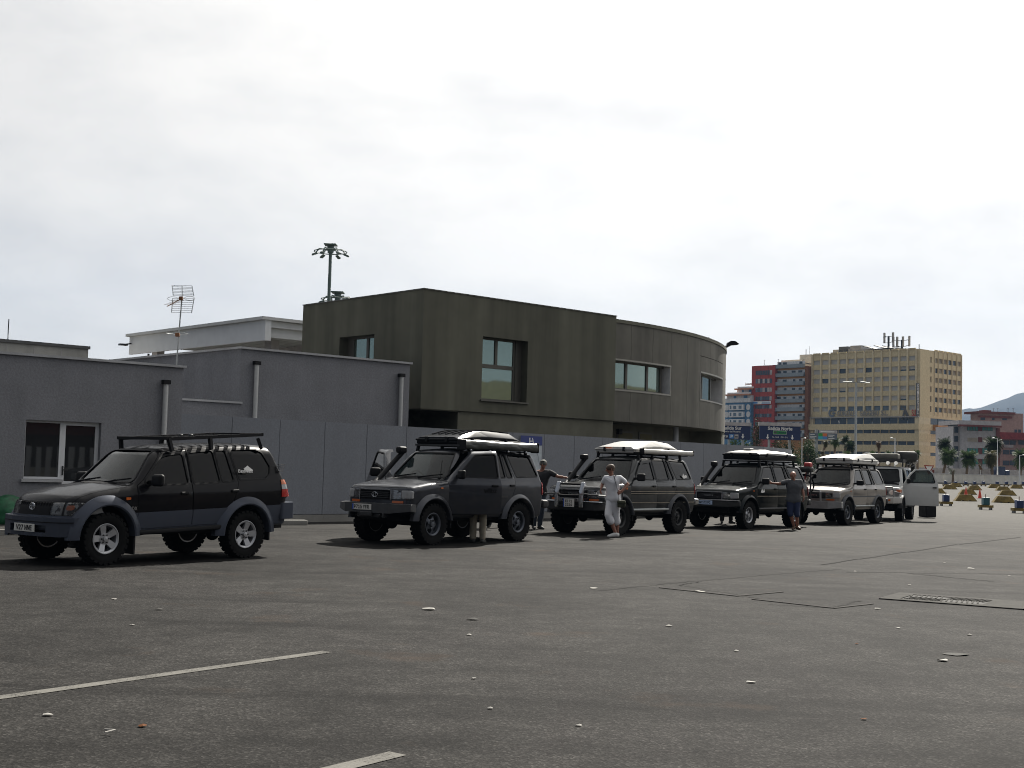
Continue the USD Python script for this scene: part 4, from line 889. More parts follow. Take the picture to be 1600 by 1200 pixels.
part('foot_clamp', [rbox((-.04, -.06, .02), (.07, .06, .16), .01)], 'rust', t)

# palms and trees
def frond(L, droop, rng, leaf=.5, n=14, w=.045):
    ts = np.linspace(0, 1, n); q = np.c_[L * ts * (1 - .12 * ts), np.zeros(n), L * (.55 * ts - droop * ts ** 2)]
    V, F = [], []
    for i in range(n - 1):
        for s in (-1, 1):
            l = leaf * math.sin(pi * (.12 + .8 * ts[i])) * rng.uniform(.8, 1.1)
            a = q[i]; d = q[i + 1] - q[i]; tip = a + d * 1.6 + np.array([0, s * l, -l * (.35 + .3 * rng.random())]); k = len(V)
            V += [a, a + d * .9, tip]; F.append([k, k + 1, k + 2])
    return np.array(V), np.array(F)
def palm_crown(R, n, seed, zc, droop=(.25, 1.15), skirt=False):
    rng = np.random.default_rng(seed); ms = []
    for k in range(n):
        u = k / n; el = 1.25 - 1.7 * u + rng.normal(0, .1)
        V, F = frond(R * rng.uniform(.85, 1.1), rng.uniform(*droop) * (.5 + u), rng, R * .42)
        c, s = cos(el - .5), sin(el - .5); V = np.c_[V[:, 0] * c - V[:, 2] * s * .6, V[:, 1], V[:, 0] * s + V[:, 2] * c]
        a = k * 2.4 + rng.normal(0, .2); c, s = cos(a), sin(a); V = np.c_[V[:, 0] * c - V[:, 1] * s, V[:, 0] * s + V[:, 1] * c, V[:, 2] + zc]
        ms.append(trimesh.Trimesh(V, F, process=False))
    return trimesh.util.concatenate(ms)
def trunk(h, r, seed, bend=.15):
    rng = np.random.default_rng(seed); b = rng.normal(0, bend, 2); pts = [(b[0] * u * u * 2, b[1] * u * u * 2, h * u) for u in np.linspace(0, 1, 6)]
    ms = [cyl(p, q, r * (1 - .25 * i / 5), r * (1 - .25 * (i + 1) / 5), 8) for i, (p, q) in enumerate(zip(pts[:-1], pts[1:]))]
    return cat(*ms), np.array(pts[-1])
def palm(px, pc, Y, R_px, label, mat='palm_leaf', n=34, seed=0, droop=(.25, 1.0), group=None, r=.22):
    p = base(px, Y); zc = at(px, pc, Y)[2] - p[2]; R = R_px * Y / FOC
    t = thing('palm_tree', label, 'palm tree', p, 0, group)
    tr, top = trunk(zc, r, seed); part('trunk', tr, 'bark', t)
    cr = palm_crown(R, int(n * 1.3), seed, 0, droop); cr.apply_translation(top); part('crown', cr, mat, t, False)
palm(1303.5, 690, 198, 9.5, 'green palm with a clear trunk standing left of the dark bushy palm', seed=2)
palm(1282, 691, 202, 5.5, 'small brownish palm left of the green palm with a clear trunk', 'palm_olive', seed=3, droop=(.9, 1.6))
palm(1286.5, 706, 196, 4.5, 'shortest brownish palm at the foot of the roadside sign', 'palm_olive', seed=4, droop=(.8, 1.5))
palm(1373.5, 692, 205, 5.5, 'dead brown palm with drooping fronds in front of the yellow block', 'palm_dead', seed=5, droop=(1.3, 2.0))
palm(1319, 687, 215, 9, 'dark upper palm of the bushy group beside the tall lamp post', 'leaf_dark', n=44, seed=6)
palm(1328, 698, 212, 11, 'dark lower palm of the bushy group beside the tall lamp post', 'leaf_dark', n=44, seed=7)
palm(1327, 711, 192, 9, 'low green palm peeping over the white roof tent', seed=8)
palm(1365, 710, 192, 8, 'low green palm to the left of the thin white lamp post', seed=9)
palm(1391, 709, 192, 7, 'low green palm just left of the roof load of the white vehicle', seed=10)
palm(1434, 709, 192, 8, 'low green palm right of the roof load of the white vehicle', seed=11)
palm(1477, 694, 214, 14, 'tall dark palm at the corner of the yellow block', 'leaf_dark', n=50, seed=12)
palm(1473, 712, 196, 16, 'wide green palm below the tall dark palm at the corner of the yellow block', n=46, seed=13)
palm(1510, 715, 194, 17, 'wide green palm in front of the grey house', n=48, seed=14)
palm(1556, 695, 208, 17, 'large dark palm behind the white lamp post at the right', 'leaf_dark', n=52, seed=15)
palm(1551, 711, 198, 13, 'olive palm with a drooping skirt under the large dark palm', 'palm_olive', n=50, seed=16, droop=(.8, 1.6))
palm(1594, 714, 192, 18, 'wide green palm at the right edge of the photo', n=46, seed=17)
palm(1418, 712, 240, 9, 'palm low behind the roof load, before the yellow block', seed=18)
def leaf_tree(px, pt, pb, Y, w_px, label, mat, seed, group=None, n=1500):
    rng = np.random.default_rng(seed); p = base(px, Y); zt = at(px, pt, Y)[2] - p[2]; zb = max(at(px, pb, Y)[2] - p[2], .3); R = w_px / 2 * Y / FOC
    t = thing('street_tree', label, 'tree', p, 0, group)
    h = (zt + zb) / 2
    br = [cyl((0, 0, 0), (0, 0, h), .2, .12, 8)] + [cyl((0, 0, h * .6), (R * .6 * cos(a), R * .6 * sin(a), h + .2 * (zt - zb)), .09, .04, 6) for a in (0.4, 2.4, 4.5)]
    part('trunk', br, 'bark', t)
    nb = 9; cen = np.c_[rng.normal(0, R * .42, (nb, 2)), rng.uniform(zb + .2 * (zt - zb), zt - .22 * (zt - zb), nb)]
    pts = cen[rng.integers(0, nb, n)] + rng.normal(0, 1, (n, 3)) * np.array([R * .27, R * .27, (zt - zb) * .16])
    s = R * .10; d1 = rng.normal(0, s, (n, 3)); d2 = rng.normal(0, s, (n, 3))
    V = np.stack([pts, pts + d1, pts + d2], 1).reshape(-1, 3); part('crown', trimesh.Trimesh(V, np.arange(3 * n).reshape(-1, 3), process=False), mat, t, False)
leaf_tree(1180, 655, 720, 175, 22, 'tall dark tree between the two overhead signs', 'leaf_dark', 31)
leaf_tree(1150, 684, 735, 172, 40, 'broad tree below the Salida Sur sign', 'leaf_mid', 32)
leaf_tree(1205, 690, 735, 178, 34, 'tree below the left arrow of the Salida Norte sign', 'leaf_dark', 33)
leaf_tree(1232, 686, 735, 178, 26, 'dark tree below the right arrow of the Salida Norte sign', 'leaf_dark', 34)
leaf_tree(1262, 688, 735, 168, 28, 'bright leafy tree right of the Salida Norte sign', 'leaf_mid', 35, n=2200)
leaf_tree(1240, 705, 738, 160, 24, 'low leafy tree behind the thin white lamp post', 'leaf_mid', 36)
leaf_tree(1489, 731, 742, 183, 9, 'small pale shrub on the bank right of the yield sign', 'leaf_mid', 37, n=400)
leaf_tree(1532, 716, 742, 200, 8, 'thin young tree in front of the grey house', 'leaf_mid', 38, n=350)

# yield sign, pole, truck
p = base(1451.5, 150); z = at(1451.5, 727, 150)[2] - p[2]; s = .60
t = thing('yield_sign', 'triangular white yield sign with a red border beyond the open white door', 'road sign', p)
part('post', cyl((0, .06, 0), (0, .06, z), .035), 'galvanised', t)
part('border', poly_prism([(-s, z), (s, z), (0, z - 1.1)], 'y', -.02, .02, .0), 'lens_red', t)
part('face', poly_prism([(-s * .68, z - .12), (s * .68, z - .12), (0, z - .85)], 'y', -.035, -.022), 'white_paint', t)
p = base(1458, 92); z = at(1458, 734, 92)[2] - p[2]
t = thing('control_post', 'thin dark post with a small red box on top and a grey box halfway', 'post', p)
part('post', cyl((0, 0, 0), (0, 0, z), .03), 'dark_metal', t); part('red_box', rbox((-.07, -.06, z - .22), (.07, .06, z), .01), 'far_maroon', t); part('grey_box', rbox((-.12, -.1, z - 1.25), (.12, .1, z - .95), .02), 'bin_teal', t)
for pxp in (1483, 1532):
    p = base(pxp, 187); zt_ = at(pxp, 728 if pxp < 1500 else 726, 187)[2] - p[2]
    t = thing('marker_sign', 'small dark slanted marker on a post behind the boundary wall, the %s of the two' % ('left' if pxp < 1500 else 'right'), 'road sign', p)
    part('post', cyl((0, 0, 0), (0, 0, zt_), .05), 'galvanised', t); part('plate', bar((-.25, -.06, zt_ - .05), (.15, -.06, zt_ - .75), .05, .3), 'roof_dark' if pxp < 1500 else 'palm_dead', t)
p = base(1570.5, 199); z1 = at(1570, 729, 199)[2]
t = thing('dark_truck', 'dark blue box truck passing behind the boundary wall at the right', 'truck', (p[0] - .7, p[1], wz + .35))
hh = z1 - wz - .35
part('box_body', rbox((-.75, 0, .45), (.75, 1.8, hh), .06), 'truck_blue', t); part('cab', rbox((.78, .1, .4), (1.5, 1.7, hh * .75), .1), 'truck_blue', t); part('top_strip', bx((-.8, -.02, hh + .003), (.75, 1.8, hh + .1)), 'bag_tan', t)
for x in (-.45, .95): part('wheel', cyl((x, -.02, .4), (x, .3, .4), .4, n=16), 'rubber', t)
part('number_panel', bx((-.35, -.03, .5), (.3, -.003, .9)), 'bag_tan', t)

# yellow barriers, blue bins on yellow stands, cones
def make_barrier(name, label, L=1.62, H=.47):
    t = thing(name, label, 'barrier', (0, 0, 0), 0, None)
    m = poly_prism([(-L / 2, 0), (L / 2, 0), (L / 2 - .04, .06), (L / 2 - .36, H), (-L / 2 + .36, H), (-L / 2 + .04, .06)], 'y', -.24, .24)
    m -= poly_prism([(-L, -.01), (L, -.01), (L, .6), (-L, .6)], 'y', -1, 1) - poly_prism([(-.26, -.02), (.26, -.02), (.12, H + .1), (-.12, H + .1)], 'x', -2, 2)
    for x in (-.27, .27): m -= mbx((x - .09, -1, -.1), (x + .09, 1, .07))
    part('body', m, 'barrier_yellow', t)
    return t
bars = [(1508, 783, 0), (1568, 785.5, 0), (1447, 781, 0), (1511.5, 772.8, 0), (1573.5, 774.2, 0), (1463, 770.8, 0), (1567, 766.8, .05), (1522, 765.8, .1), (1483.5, 764.5, 0), (1554, 762.6, 0), (1588, 763.5, 0), (1493, 760.8, .1)]
names = ['nearest yellow barrier beyond the open white door', 'nearest yellow barrier in front of the right bins', 'yellow barrier half hidden by the open white door in the nearest row', 'yellow barrier with a cone in front of it in the second row', 'right yellow barrier of the second row',
         'yellow barrier next to the upper edge of the open white door', 'yellow barrier of the third row near the right edge', 'tall reddish stained yellow barrier in the middle of the third row', 'left yellow barrier of the third row', 'yellow barrier of the far row left of the pair of bins', 'far yellow barrier nearest the right edge', 'farthest yellow barrier, hidden mostly by the left one of the third row']
b0 = None
for (px, py, rz), lb in zip(bars, names):
    p = gnd(px, py)
    if b0 is None: b0 = make_barrier('concrete_barrier', lb); b0.GetAttribute('xformOp:translate').Set(Gf.Vec3d(*p.tolist())); tag(b0, group='yellow barriers laid out across the yard')
    else: copy(b0, p, rz, lb)
def make_bin(name, label, col, post=True):
    t = thing(name, label, 'bin', (0, 0, 0))
    part('stand', [bx((-.36, -.2, .12), (.36, .2, .26))], 'barrier_yellow', t)
    for x in (-.27, .27): part('foot', bx((x - .03, -.18, 0), (x + .03, .18, .118)), 'dark_metal', t)
    part('box', rbox((-.175, -.175, .262), (.175, .175, .66), .02), col, t)
    if post: part('stub_post', cyl((0, 0, .66), (0, 0, .84), .02), 'rust', t)
    return t
near = [(1478, 790.5, 'bin_blue', 'blue box bin on a yellow stand, nearest to the open white door'), (1540, 796.5, 'bin_teal', 'teal box bin on a yellow stand, in the middle of the nearest row'), (1592.5, 802, 'bin_blue', 'blue box bin on a yellow stand, nearest to the camera at the right edge')]
for px, py, c, lb in near:
    t = make_bin('box_bin', lb, c); t.GetAttribute('xformOp:translate').Set(Gf.Vec3d(*gnd(px, py).tolist())); tag(t, group='box bins on yellow stands')
f0 = None
for k, px in enumerate((1458.5, 1477.5, 1493, 1509, 1523, 1536.5, 1558, 1572.5, 1586, 1599)):
    p = gnd(px, 760.2 - .3 * (k % 2)); lb = 'blue box bin of the far row along the boundary wall, number %s from the left' % ('one two three four five six seven eight nine ten'.split()[k])
    if f0 is None: f0 = make_bin('box_bin', lb, 'bin_blue', False); f0.GetAttribute('xformOp:translate').Set(Gf.Vec3d(*p.tolist())); tag(f0, group='box bins on yellow stands')
    else: copy(f0, p, 0, lb)
for px, py, lb in ((1509.3, 774.6, 'red traffic cone in front of the second row barrier'), (1531, 778.6, 'red traffic cone standing alone between the barriers')):
    p = gnd(px, py); t = thing('traffic_cone', lb, 'cone', p); part('base', bx((-.2, -.2, 0), (.2, .2, .04)), 'cone_red', t); part('cone', cyl((0, 0, .04), (0, 0, .74), .15, .03, 14), 'cone_red', t)

# litter
LIT = [(670, 953, .16, 'crumpled white paper in the middle of the yard, left of centre', 'paper'), (733, 993, .06, 'small white carton right of the crumpled paper', 'paper'), (178, 937, .07, 'white scrap in front of the black vehicle', 'paper'), (207, 977.5, .06, 'pinkish scrap below the white scrap at the left', 'paper'),
       (248, 953, .10, 'grey flat scrap right of the white scrap at the left', 'scrap_grey'), (737, 968.5, .14, 'flat grey scrap above the small white carton', 'scrap_grey'), (766, 1108, .05, 'white scrap low in the middle', 'paper'), (740, 1061, .05, 'white chip above the low middle scrap', 'paper'),
       (74, 1118.5, .08, 'pale torn paper near the left edge under the lane line', 'paper'), (1094, 925.5, .14, 'white paper lying on the old asphalt patch', 'paper'), (1045, 979, .09, 'cream wrapper in front of the old asphalt patch', 'paper'), (1473, 1033, .13, 'white folded card at the lower right', 'paper'),
       (1371, 952, .09, 'white scrap below the iron cover', 'paper'), (1403, 982, .06, 'small white scrap right of the centre of the yard', 'paper'), (1515, 993, .08, 'flat white scrap under the iron cover at the right', 'paper'), (1150, 1018, .06, 'white chip in the open middle right', 'paper'), (1173, 1067, .08, 'cream crumpled scrap in the lower right half', 'paper'),
       (905, 1135, .05, 'tiny white scrap near the bottom centre', 'paper'), (1336, 893.5, .07, 'scrap beyond the iron cover on the far lane', 'paper'), (1516, 889, .16, 'torn white pieces far right behind the iron cover', 'paper'), (1421, 914.5, .07, 'scrap just above the iron cover', 'paper'), (1577, 900, .06, 'scrap at the far right edge', 'paper'),
       (222, 1136, .07, 'brown dry leaf by the bottom left', 'dead_leaf'), (1339, 1007, .05, 'brown leaf in the right half', 'dead_leaf'), (927, 920, .12, 'pale patch of paper before the man in white', 'paper'), (1476, 880, .06, 'tiny scrap toward the far bins', 'paper'), (1492, 1023, .26, 'flat greyish sheet behind the folded card', 'scrap_grey'), (1350, 1125, .05, 'reddish scrap in the lower right', 'dead_leaf')]
for k, (px, py, s, lb, mt) in enumerate(LIT):
    rng = np.random.default_rng(100 + k); p = gnd(px, py); n = 7
    V = np.array([(0, 0, s * .12 * rng.random() + .008)] + [(s * .5 * rng.uniform(.6, 1.1) * cos(a), s * .5 * rng.uniform(.5, 1.) * sin(a), .004 + rng.random() * s * .10) for a in np.linspace(0, 2 * pi, n + 1)[:-1]])
    if s > .2: V[:, 2] *= .3
    F = np.array([[0, 1 + i, 1 + (i + 1) % n] for i in range(n)]); V2 = V - [0, 0, .002]
    m = trimesh.Trimesh(np.r_[V, V2], np.r_[F, F[:, ::-1] + n + 1], process=False); m.apply_translation(p + [0, 0, .003])
    single('litter', m, mt, lb, 'litter', 'litter scattered over the yard', smooth=False)
p = gnd(166, 1151); single('bent_straw', tube([p + [-.03, .06, .03], p + [.035, .045, .03], p + [.0, -.03, .03]], .005, 6), 'paper', 'bent white straw near the bottom left corner', 'litter', 'litter scattered over the yard')
p = gnd(2, 806); m = trimesh.creation.icosphere(3, 1.0); v = m.vertices; v = v * (np.array([.5, .35, .42]) * (1 + .3 * (meshkit.fbm(v * 2.2, 3, 5)[:, None] - .5))); m.vertices = v
m.apply_translation((-10.75, 27.7, .30)); single('green_sack', m, 'green_tarp', 'crumpled green sack against the grey office at the left edge', 'sack')
# ------------------------------------------------------------------ vehicles
def smax(a, b, k):
    h = np.maximum(k - np.abs(a - b), 0) / k; return np.maximum(a, b) + h * h * k * .25
def smin(a, b, k):
    return -smax(-a, -b, k)
def suv(p):
    """Signed distance of a station wagon body from its dimensions (x forward, z up, metres)."""
    g = lambda k, x: np.interp(x, *zip(*sorted(p[k])))
    def f(x, y, z):
        ya = np.abs(y)
        W = p['w'] - p['barrel'] * ((z - p['zw']) / .5) ** 2 - p['nose'] * np.clip((x - p['nx']) / 1.0, 0, 2) ** 2 - .04 * np.clip((-x - 1.6) / .9, 0, 2) ** 2
        side = ya - W
        hood = (z - (g('hood', x) - p['crown'] * (y / .8) ** 2)) * .97
        front = x - (p['xf'] - p['fc'] * (y / .8) ** 2 - p['frake'] * (z - .8))
        rear = -(x - (p['xr'] + .07 * (y / .8) ** 2))
        low = smax(smax(side, hood, p['kh']), smax(front, rear, .02), p['kf'])
        low = smax(low, p['zb'] - z + .12 * np.clip((x - 1.7) / .4, 0, 1), .05)
        gs = (ya - (p['gw'] - p['tumble'] * np.maximum(z - p['belt'], 0))) * .955
        roof = z - (g('roof', x) - .045 * (y / .65) ** 2)
        (x0, z0), (x1, z1) = p['ws']; n = np.array([z1 - z0, x0 - x1]); n = n / np.hypot(*n)
        ws = n[0] * (x + p['wsc'] * y ** 2 - x0) + n[1] * (z - z0)
        (x0, z0), (x1, z1) = p['tail']; n = np.array([-(z1 - z0), x1 - x0]); n = n / np.hypot(*n)
        tail = n[0] * (x - x0 - .06 * (y / .7) ** 2) + n[1] * (z - z0)
        gh = smax(smax(smax(gs, roof, p['kr']), ws, .05), smax(tail, p['belt'] - .25 - z, .02), .07)
        return smin(low, gh, .035)
    return f
class Shape:
    """Surface-net polygoniser: level(v) gives the closed surface f = v as a Manifold."""
    def __init__(s, f, lo, hi, h):
        s.f, s.h = f, h; s.ax = [np.arange(a - 2 * h, b + 2 * h, h) for a, b in zip(lo, hi)]
        s.V = f(s.ax[0][:, None, None], s.ax[1][None, :, None], s.ax[2][None, None, :]); s.memo = {}
    def level(s, lv=0.0):
        if lv in s.memo: return s.memo[lv]
        V = s.V - lv; n = V.shape; inside = V < 0
        acc = np.zeros([k - 1 for k in n] + [3]); cnt = np.zeros([k - 1 for k in n]); quads = []
        for a in range(3):
            b, c = (a + 1) % 3, (a + 2) % 3
            sl0 = [slice(None)] * 3; sl1 = [slice(None)] * 3; sl0[a] = slice(0, -1); sl1[a] = slice(1, None)
            v0, v1 = V[tuple(sl0)], V[tuple(sl1)]; cr = inside[tuple(sl0)] != inside[tuple(sl1)]
            idx = np.argwhere(cr); t = (v0[cr] / (v0[cr] - v1[cr]))
            pos = np.stack([s.ax[k][idx[:, k]] for k in range(3)], 1); pos[:, a] += t * s.h
            ok = np.all(idx >= 1, 1) & np.all(idx < np.array(n) - 1, 1); assert ok.all(), 'shape touches its grid'
            for db in (0, 1):
                for dc in (0, 1):
                    j = idx.copy(); j[:, b] -= db; j[:, c] -= dc
                    np.add.at(acc, tuple(j.T), pos); np.add.at(cnt, tuple(j.T), 1)
            q = []
            for db, dc in ((1, 1), (0, 1), (0, 0), (1, 0)):
                j = idx.copy(); j[:, b] -= db; j[:, c] -= dc; q.append(np.ravel_multi_index(j.T, cnt.shape))
            q = np.stack(q, 1); flip = ~inside[tuple(sl0)][cr]; q[flip] = q[flip][:, ::-1]; quads.append(q)
        used = np.flatnonzero(cnt.ravel()); mp = np.full(cnt.size, -1); mp[used] = np.arange(len(used))
        P = acc.reshape(-1, 3)[used] / cnt.ravel()[used][:, None]; Q = mp[np.vstack(quads)]
        e = 2e-3
        for _ in range(3):
            v = s.f(*P.T) - lv; G = np.stack([s.f(P[:, 0] + e, P[:, 1], P[:, 2]) - s.f(P[:, 0] - e, P[:, 1], P[:, 2]), s.f(P[:, 0], P[:, 1] + e, P[:, 2]) - s.f(P[:, 0], P[:, 1] - e, P[:, 2]), s.f(P[:, 0], P[:, 1], P[:, 2] + e) - s.f(P[:, 0], P[:, 1], P[:, 2] - e)], 1) / (2 * e)
            st = v[:, None] * G / np.maximum((G * G).sum(1, keepdims=True), .1); P = P - np.clip(st, -s.h * .3, s.h * .3) * .8
        F = np.vstack([Q[:, [0, 1, 2]], Q[:, [0, 2, 3]]])
        m = Manifold(MMesh(np.ascontiguousarray(P, np.float32), np.ascontiguousarray(F, np.uint32)))
        if m.volume() < 0: m = Manifold(MMesh(np.ascontiguousarray(P, np.float32), np.ascontiguousarray(F[:, ::-1], np.uint32)))
        assert not m.is_empty(), str(m.status())
        s.memo[lv] = m; return m
def grow(pts, d, r=0.0):
    g = Polygon(pts)
    if r: g = g.buffer(-r, quad_segs=4).buffer(r, quad_segs=4)
    return list(g.buffer(d, join_style=2 if not r else 1, quad_segs=4).exterior.coords)[:-1]
def prism_y(pts, y0, y1, d=0.0, r=0.0):
    return poly_prism(grow(pts, d, r), 'y', y0, y1)
def prism_x(pts, x0, x1, d=0.0, r=0.0):
    return poly_prism(grow(pts, d, r), 'x', x0, x1)
def ring_y(profile, seg=48):
    """Solid of revolution about the y axis; profile: (radius, y)."""
    return Manifold.revolve(CrossSection([profile], FillRule.NonZero), seg).rotate([-90, 0, 0])

LC80 = dict(w=.915, barrel=.065, zw=.93, nose=.075, nx=1.15, crown=.035, kh=.10, kf=.10, xf=2.19, fc=.09, frake=.05, xr=-2.44, zb=.43,
            hood=[(2.35, .94), (2.18, 1.045), (2.05, 1.105), (1.6, 1.18), (1.15, 1.225), (1.0, 1.24), (.9, 1.25), (-3, 1.25)], belt=1.22, gw=.868, tumble=.34, kr=.12,
            roof=[(-2.6, 1.80), (-2.2, 1.86), (-1.2, 1.90), (-.2, 1.90), (.3, 1.865), (.6, 1.80)], ws=((1.01, 1.22), (.38, 1.84)), wsc=.14, tail=((-2.46, 1.0), (-2.24, 1.84)))
LC95 = dict(w=.845, barrel=.07, zw=.92, nose=.10, nx=1.1, crown=.06, kh=.16, kf=.16, xf=2.13, fc=.17, frake=.16, xr=-2.26, zb=.47,
            hood=[(2.3, .90), (2.1, 1.03), (1.95, 1.10), (1.6, 1.185), (1.2, 1.24), (.95, 1.265), (.8, 1.27), (-3, 1.25)], belt=1.165, gw=.808, tumble=.34, kr=.15,
            roof=[(-2.4, 1.70), (-2.0, 1.80), (-1.4, 1.845), (-.5, 1.845), (0.1, 1.815), (.5, 1.73)], ws=((1.02, 1.20), (.42, 1.80)), wsc=.17, tail=((-2.30, .95), (-1.96, 1.80)))
LC78 = dict(w=.84, barrel=.04, zw=.85, nose=.02, nx=1.2, crown=.02, kh=.06, kf=.05, xf=2.15, fc=.05, frake=.02, xr=-2.75, zb=.50,
            hood=[(2.4, 1.13), (2.1, 1.20), (1.1, 1.30), (1.0, 1.32), (-3, 1.33)], belt=1.32, gw=.80, tumble=.17, kr=.09,
            roof=[(-2.9, 1.98), (0, 2.0), (.5, 1.98), (.8, 1.94)], ws=((1.08, 1.33), (.68, 1.93)), wsc=.08, tail=((-2.78, 1.0), (-2.70, 2.05)))
SH = {}
def shape(k):
    if k not in SH: SH[k] = Shape(suv(globals()[k]), (-2.9, -1.0, .3), (2.5, 1.0, 2.15), .034)
    return SH[k]

# outlines in side view (x, z)
WIN80 = dict(front=[(.78, 1.30), (.65, 1.37), (.24, 1.755), (-.25, 1.79), (-.25, 1.28)], rear=[(-.36, 1.28), (-.36, 1.795), (-.98, 1.80), (-1.0, 1.285)], vent=[(-1.05, 1.285), (-1.03, 1.80), (-1.13, 1.80), (-1.26, 1.29)], quarter=[(-1.39, 1.30), (-1.22, 1.80), (-2.02, 1.785), (-2.2, 1.32)])
DOOR80 = dict(front=[(.97, .52), (.97, 1.22), (.86, 1.30), (.27, 1.835), (-.30, 1.845), (-.30, .52)], rear=[(-.312, .52), (-.312, 1.845), (-1.16, 1.85), (-1.32, 1.28), (-1.28, 1.08), (-.93, .52)])
WIN95 = dict(front=[(.74, 1.215), (.70, 1.32), (.37, 1.62), (.25, 1.665), (-.07, 1.69), (-.10, 1.205)], rear=[(-.19, 1.205), (-.18, 1.70), (-.68, 1.735), (-.74, 1.215)], vent=[(-.77, 1.217), (-.72, 1.735), (-.94, 1.735), (-1.03, 1.225)], quarter=[(-1.13, 1.245), (-1.03, 1.74), (-1.60, 1.74), (-1.72, 1.69), (-1.85, 1.45), (-1.81, 1.32), (-1.70, 1.245)])
DOOR95 = dict(front=[(.88, .55), (.88, 1.20), (.76, 1.28), (.33, 1.71), (-.145, 1.75), (-.15, .55)], rear=[(-.162, .55), (-.157, 1.75), (-.985, 1.785), (-1.10, 1.2), (-1.0, .95), (-.78, .55)])
WIN78 = dict(front=[(.84, 1.39), (.62, 1.70), (.46, 1.84), (.0, 1.86), (-.14, 1.72), (-.24, 1.39)], quarter=[(-.62, 1.40), (-.62, 1.84), (-1.5, 1.84), (-1.5, 1.40)], rear=[(-1.62, 1.40), (-1.62, 1.84), (-2.5, 1.84), (-2.5, 1.40)])
DOOR78 = dict(front=[(1.0, .53), (1.0, 1.33), (.93, 1.36), (.68, 1.73), (.50, 1.89), (.02, 1.91), (-.16, 1.80), (-.34, 1.38), (-.36, .53)])

def make_wheel(parent, x, y, R, width, style, spin=0., rimmat='alloy', steer=0.):
    """One road wheel: tyre with tread blocks and a spoked rim; outer face towards the sign of y."""
    s = 1 if y > 0 else -1
    w = holder('wheel', parent, (x, y, R), 0)
    rr, hw = R * (.565 if style == 'star' else .54), width / 2
    prof = [(rr - .012, -hw * .70), (rr + .02, -hw * .86), (R * .80, -hw * 1.0), (R * .93, -hw * .93), (R - .012, -hw * .74), (R - .012, hw * .74), (R * .93, hw * .93), (R * .80, hw * 1.0), (rr + .02, hw * .86), (rr - .012, hw * .70)]
    ty = ring_y(prof, 56); blocks = []
    nb = 26
    for k in range(nb):
        a = 2 * pi * k / nb
        for q, off in ((-1, 0), (1, .5)):
            b = rbox((R - .045, min(q * hw * .30, q * hw * .98), -.033), (R - .001, max(q * hw * .30, q * hw * .98), .033), .006, 4).rotate([0, math.degrees(a + off * 2 * pi / nb), 0]); blocks.append(b)
        blocks.append(rbox((R - .03, -hw * .24, -.03), (R - .001, hw * .24, .028), .005, 4).rotate([0, math.degrees(a + .3 / nb), 0]))
    part('tyre', cat(ty, *blocks), 'rubber', w, 40)
    yo = hw * .72 * s
    barrel = ring_y([(rr - .03, -hw * .7), (rr, -hw * .72), (rr, hw * .72), (rr + .012, hw * .78), (rr - .004, hw * .80), (rr - .03, hw * .66)] if s > 0 else [(rr - .03, -hw * .66), (rr - .004, -hw * .80), (rr + .012, -hw * .78), (rr, -hw * .72), (rr, hw * .72), (rr - .03, hw * .7)], 48)
    ms = [barrel]; yc = hw * .36 * s
    if style == 'star':
        for k in range(5):
            a = 72 * k + spin
            sp = Manifold.batch_hull([mbx((.05, yc - .02, -.040), (.07, yc + .02, .040)), mbx((rr * .6, yc + s * .012 - .018, -.030), (rr * .62, yc + s * .012 + .018, .030)), mbx((rr - .03, yc + s * .03 - .02, -.052), (rr - .008, yc + s * .03 + .02, .052))])
            ms.append(sp.rotate([0, a, 0]))
        ms.append(ring_y([(0.02, yc - .03), (.085, yc - .03), (.085, yc + .03), (.02, yc + .03)], 24)); ms.append(ring_y([(0.001, yc), (.042, yc), (.036, yc + s * .055), (.001, yc + s * .06)] if s > 0 else [(0.001, yc + s * .06), (.036, yc + s * .055), (.042, yc), (.001, yc)], 20))
    else:
        disc = ring_y([(.03, yc - .012), (rr - .02, yc - .03 * s - .012), (rr - .02, yc - .03 * s + .012), (.09, yc + .02 * s + .012), (.03, yc + .012)], 40)
        for k in range(5 if style == 'hole5' else 8):
            a = (360 / (5 if style == 'hole5' else 8)) * k + spin; r_ = .048 if style == 'hole5' else .028
            disc -= Manifold.cylinder(.4, r_, r_, 12, True).rotate([90, 0, 0]).scale([1.0, 1, 1.25]).translate([rr * .66, yc, 0]).rotate([0, a, 0])
        ms.append(disc); ms.append(ring_y([(0.001, yc - .02), (.062, yc - .02), (.05, yc + .06), (.001, yc + .065)] if s > 0 else [(0.001, yc - .065), (.05, yc - .06), (.062, yc + .02), (.001, yc + .02)], 20))
    part('rim', cat(*ms), rimmat, w, 30)
    bolts = [cyl((.062 * cos(a) if style == 'star' else .085 * cos(a), yc, (.062 if style == 'star' else .085) * sin(a)), ((.062 if style == 'star' else .085) * cos(a), yc + s * .05, (.062 if style == 'star' else .085) * sin(a)), .012, n=6) for a in np.linspace(0, 2 * pi, 7)[:-1]]
    [part('wheel_nut', b_, 'dark_metal', w) for b_ in bolts]
    part('brake_drum', ring_y([(0.001, -s * hw * .5 - .03), (rr - .032, -s * hw * .5 - .03), (rr - .032, -s * hw * .5 + .03), (.001, -s * hw * .5 + .03)], 32), 'trim_black', w)
    return w

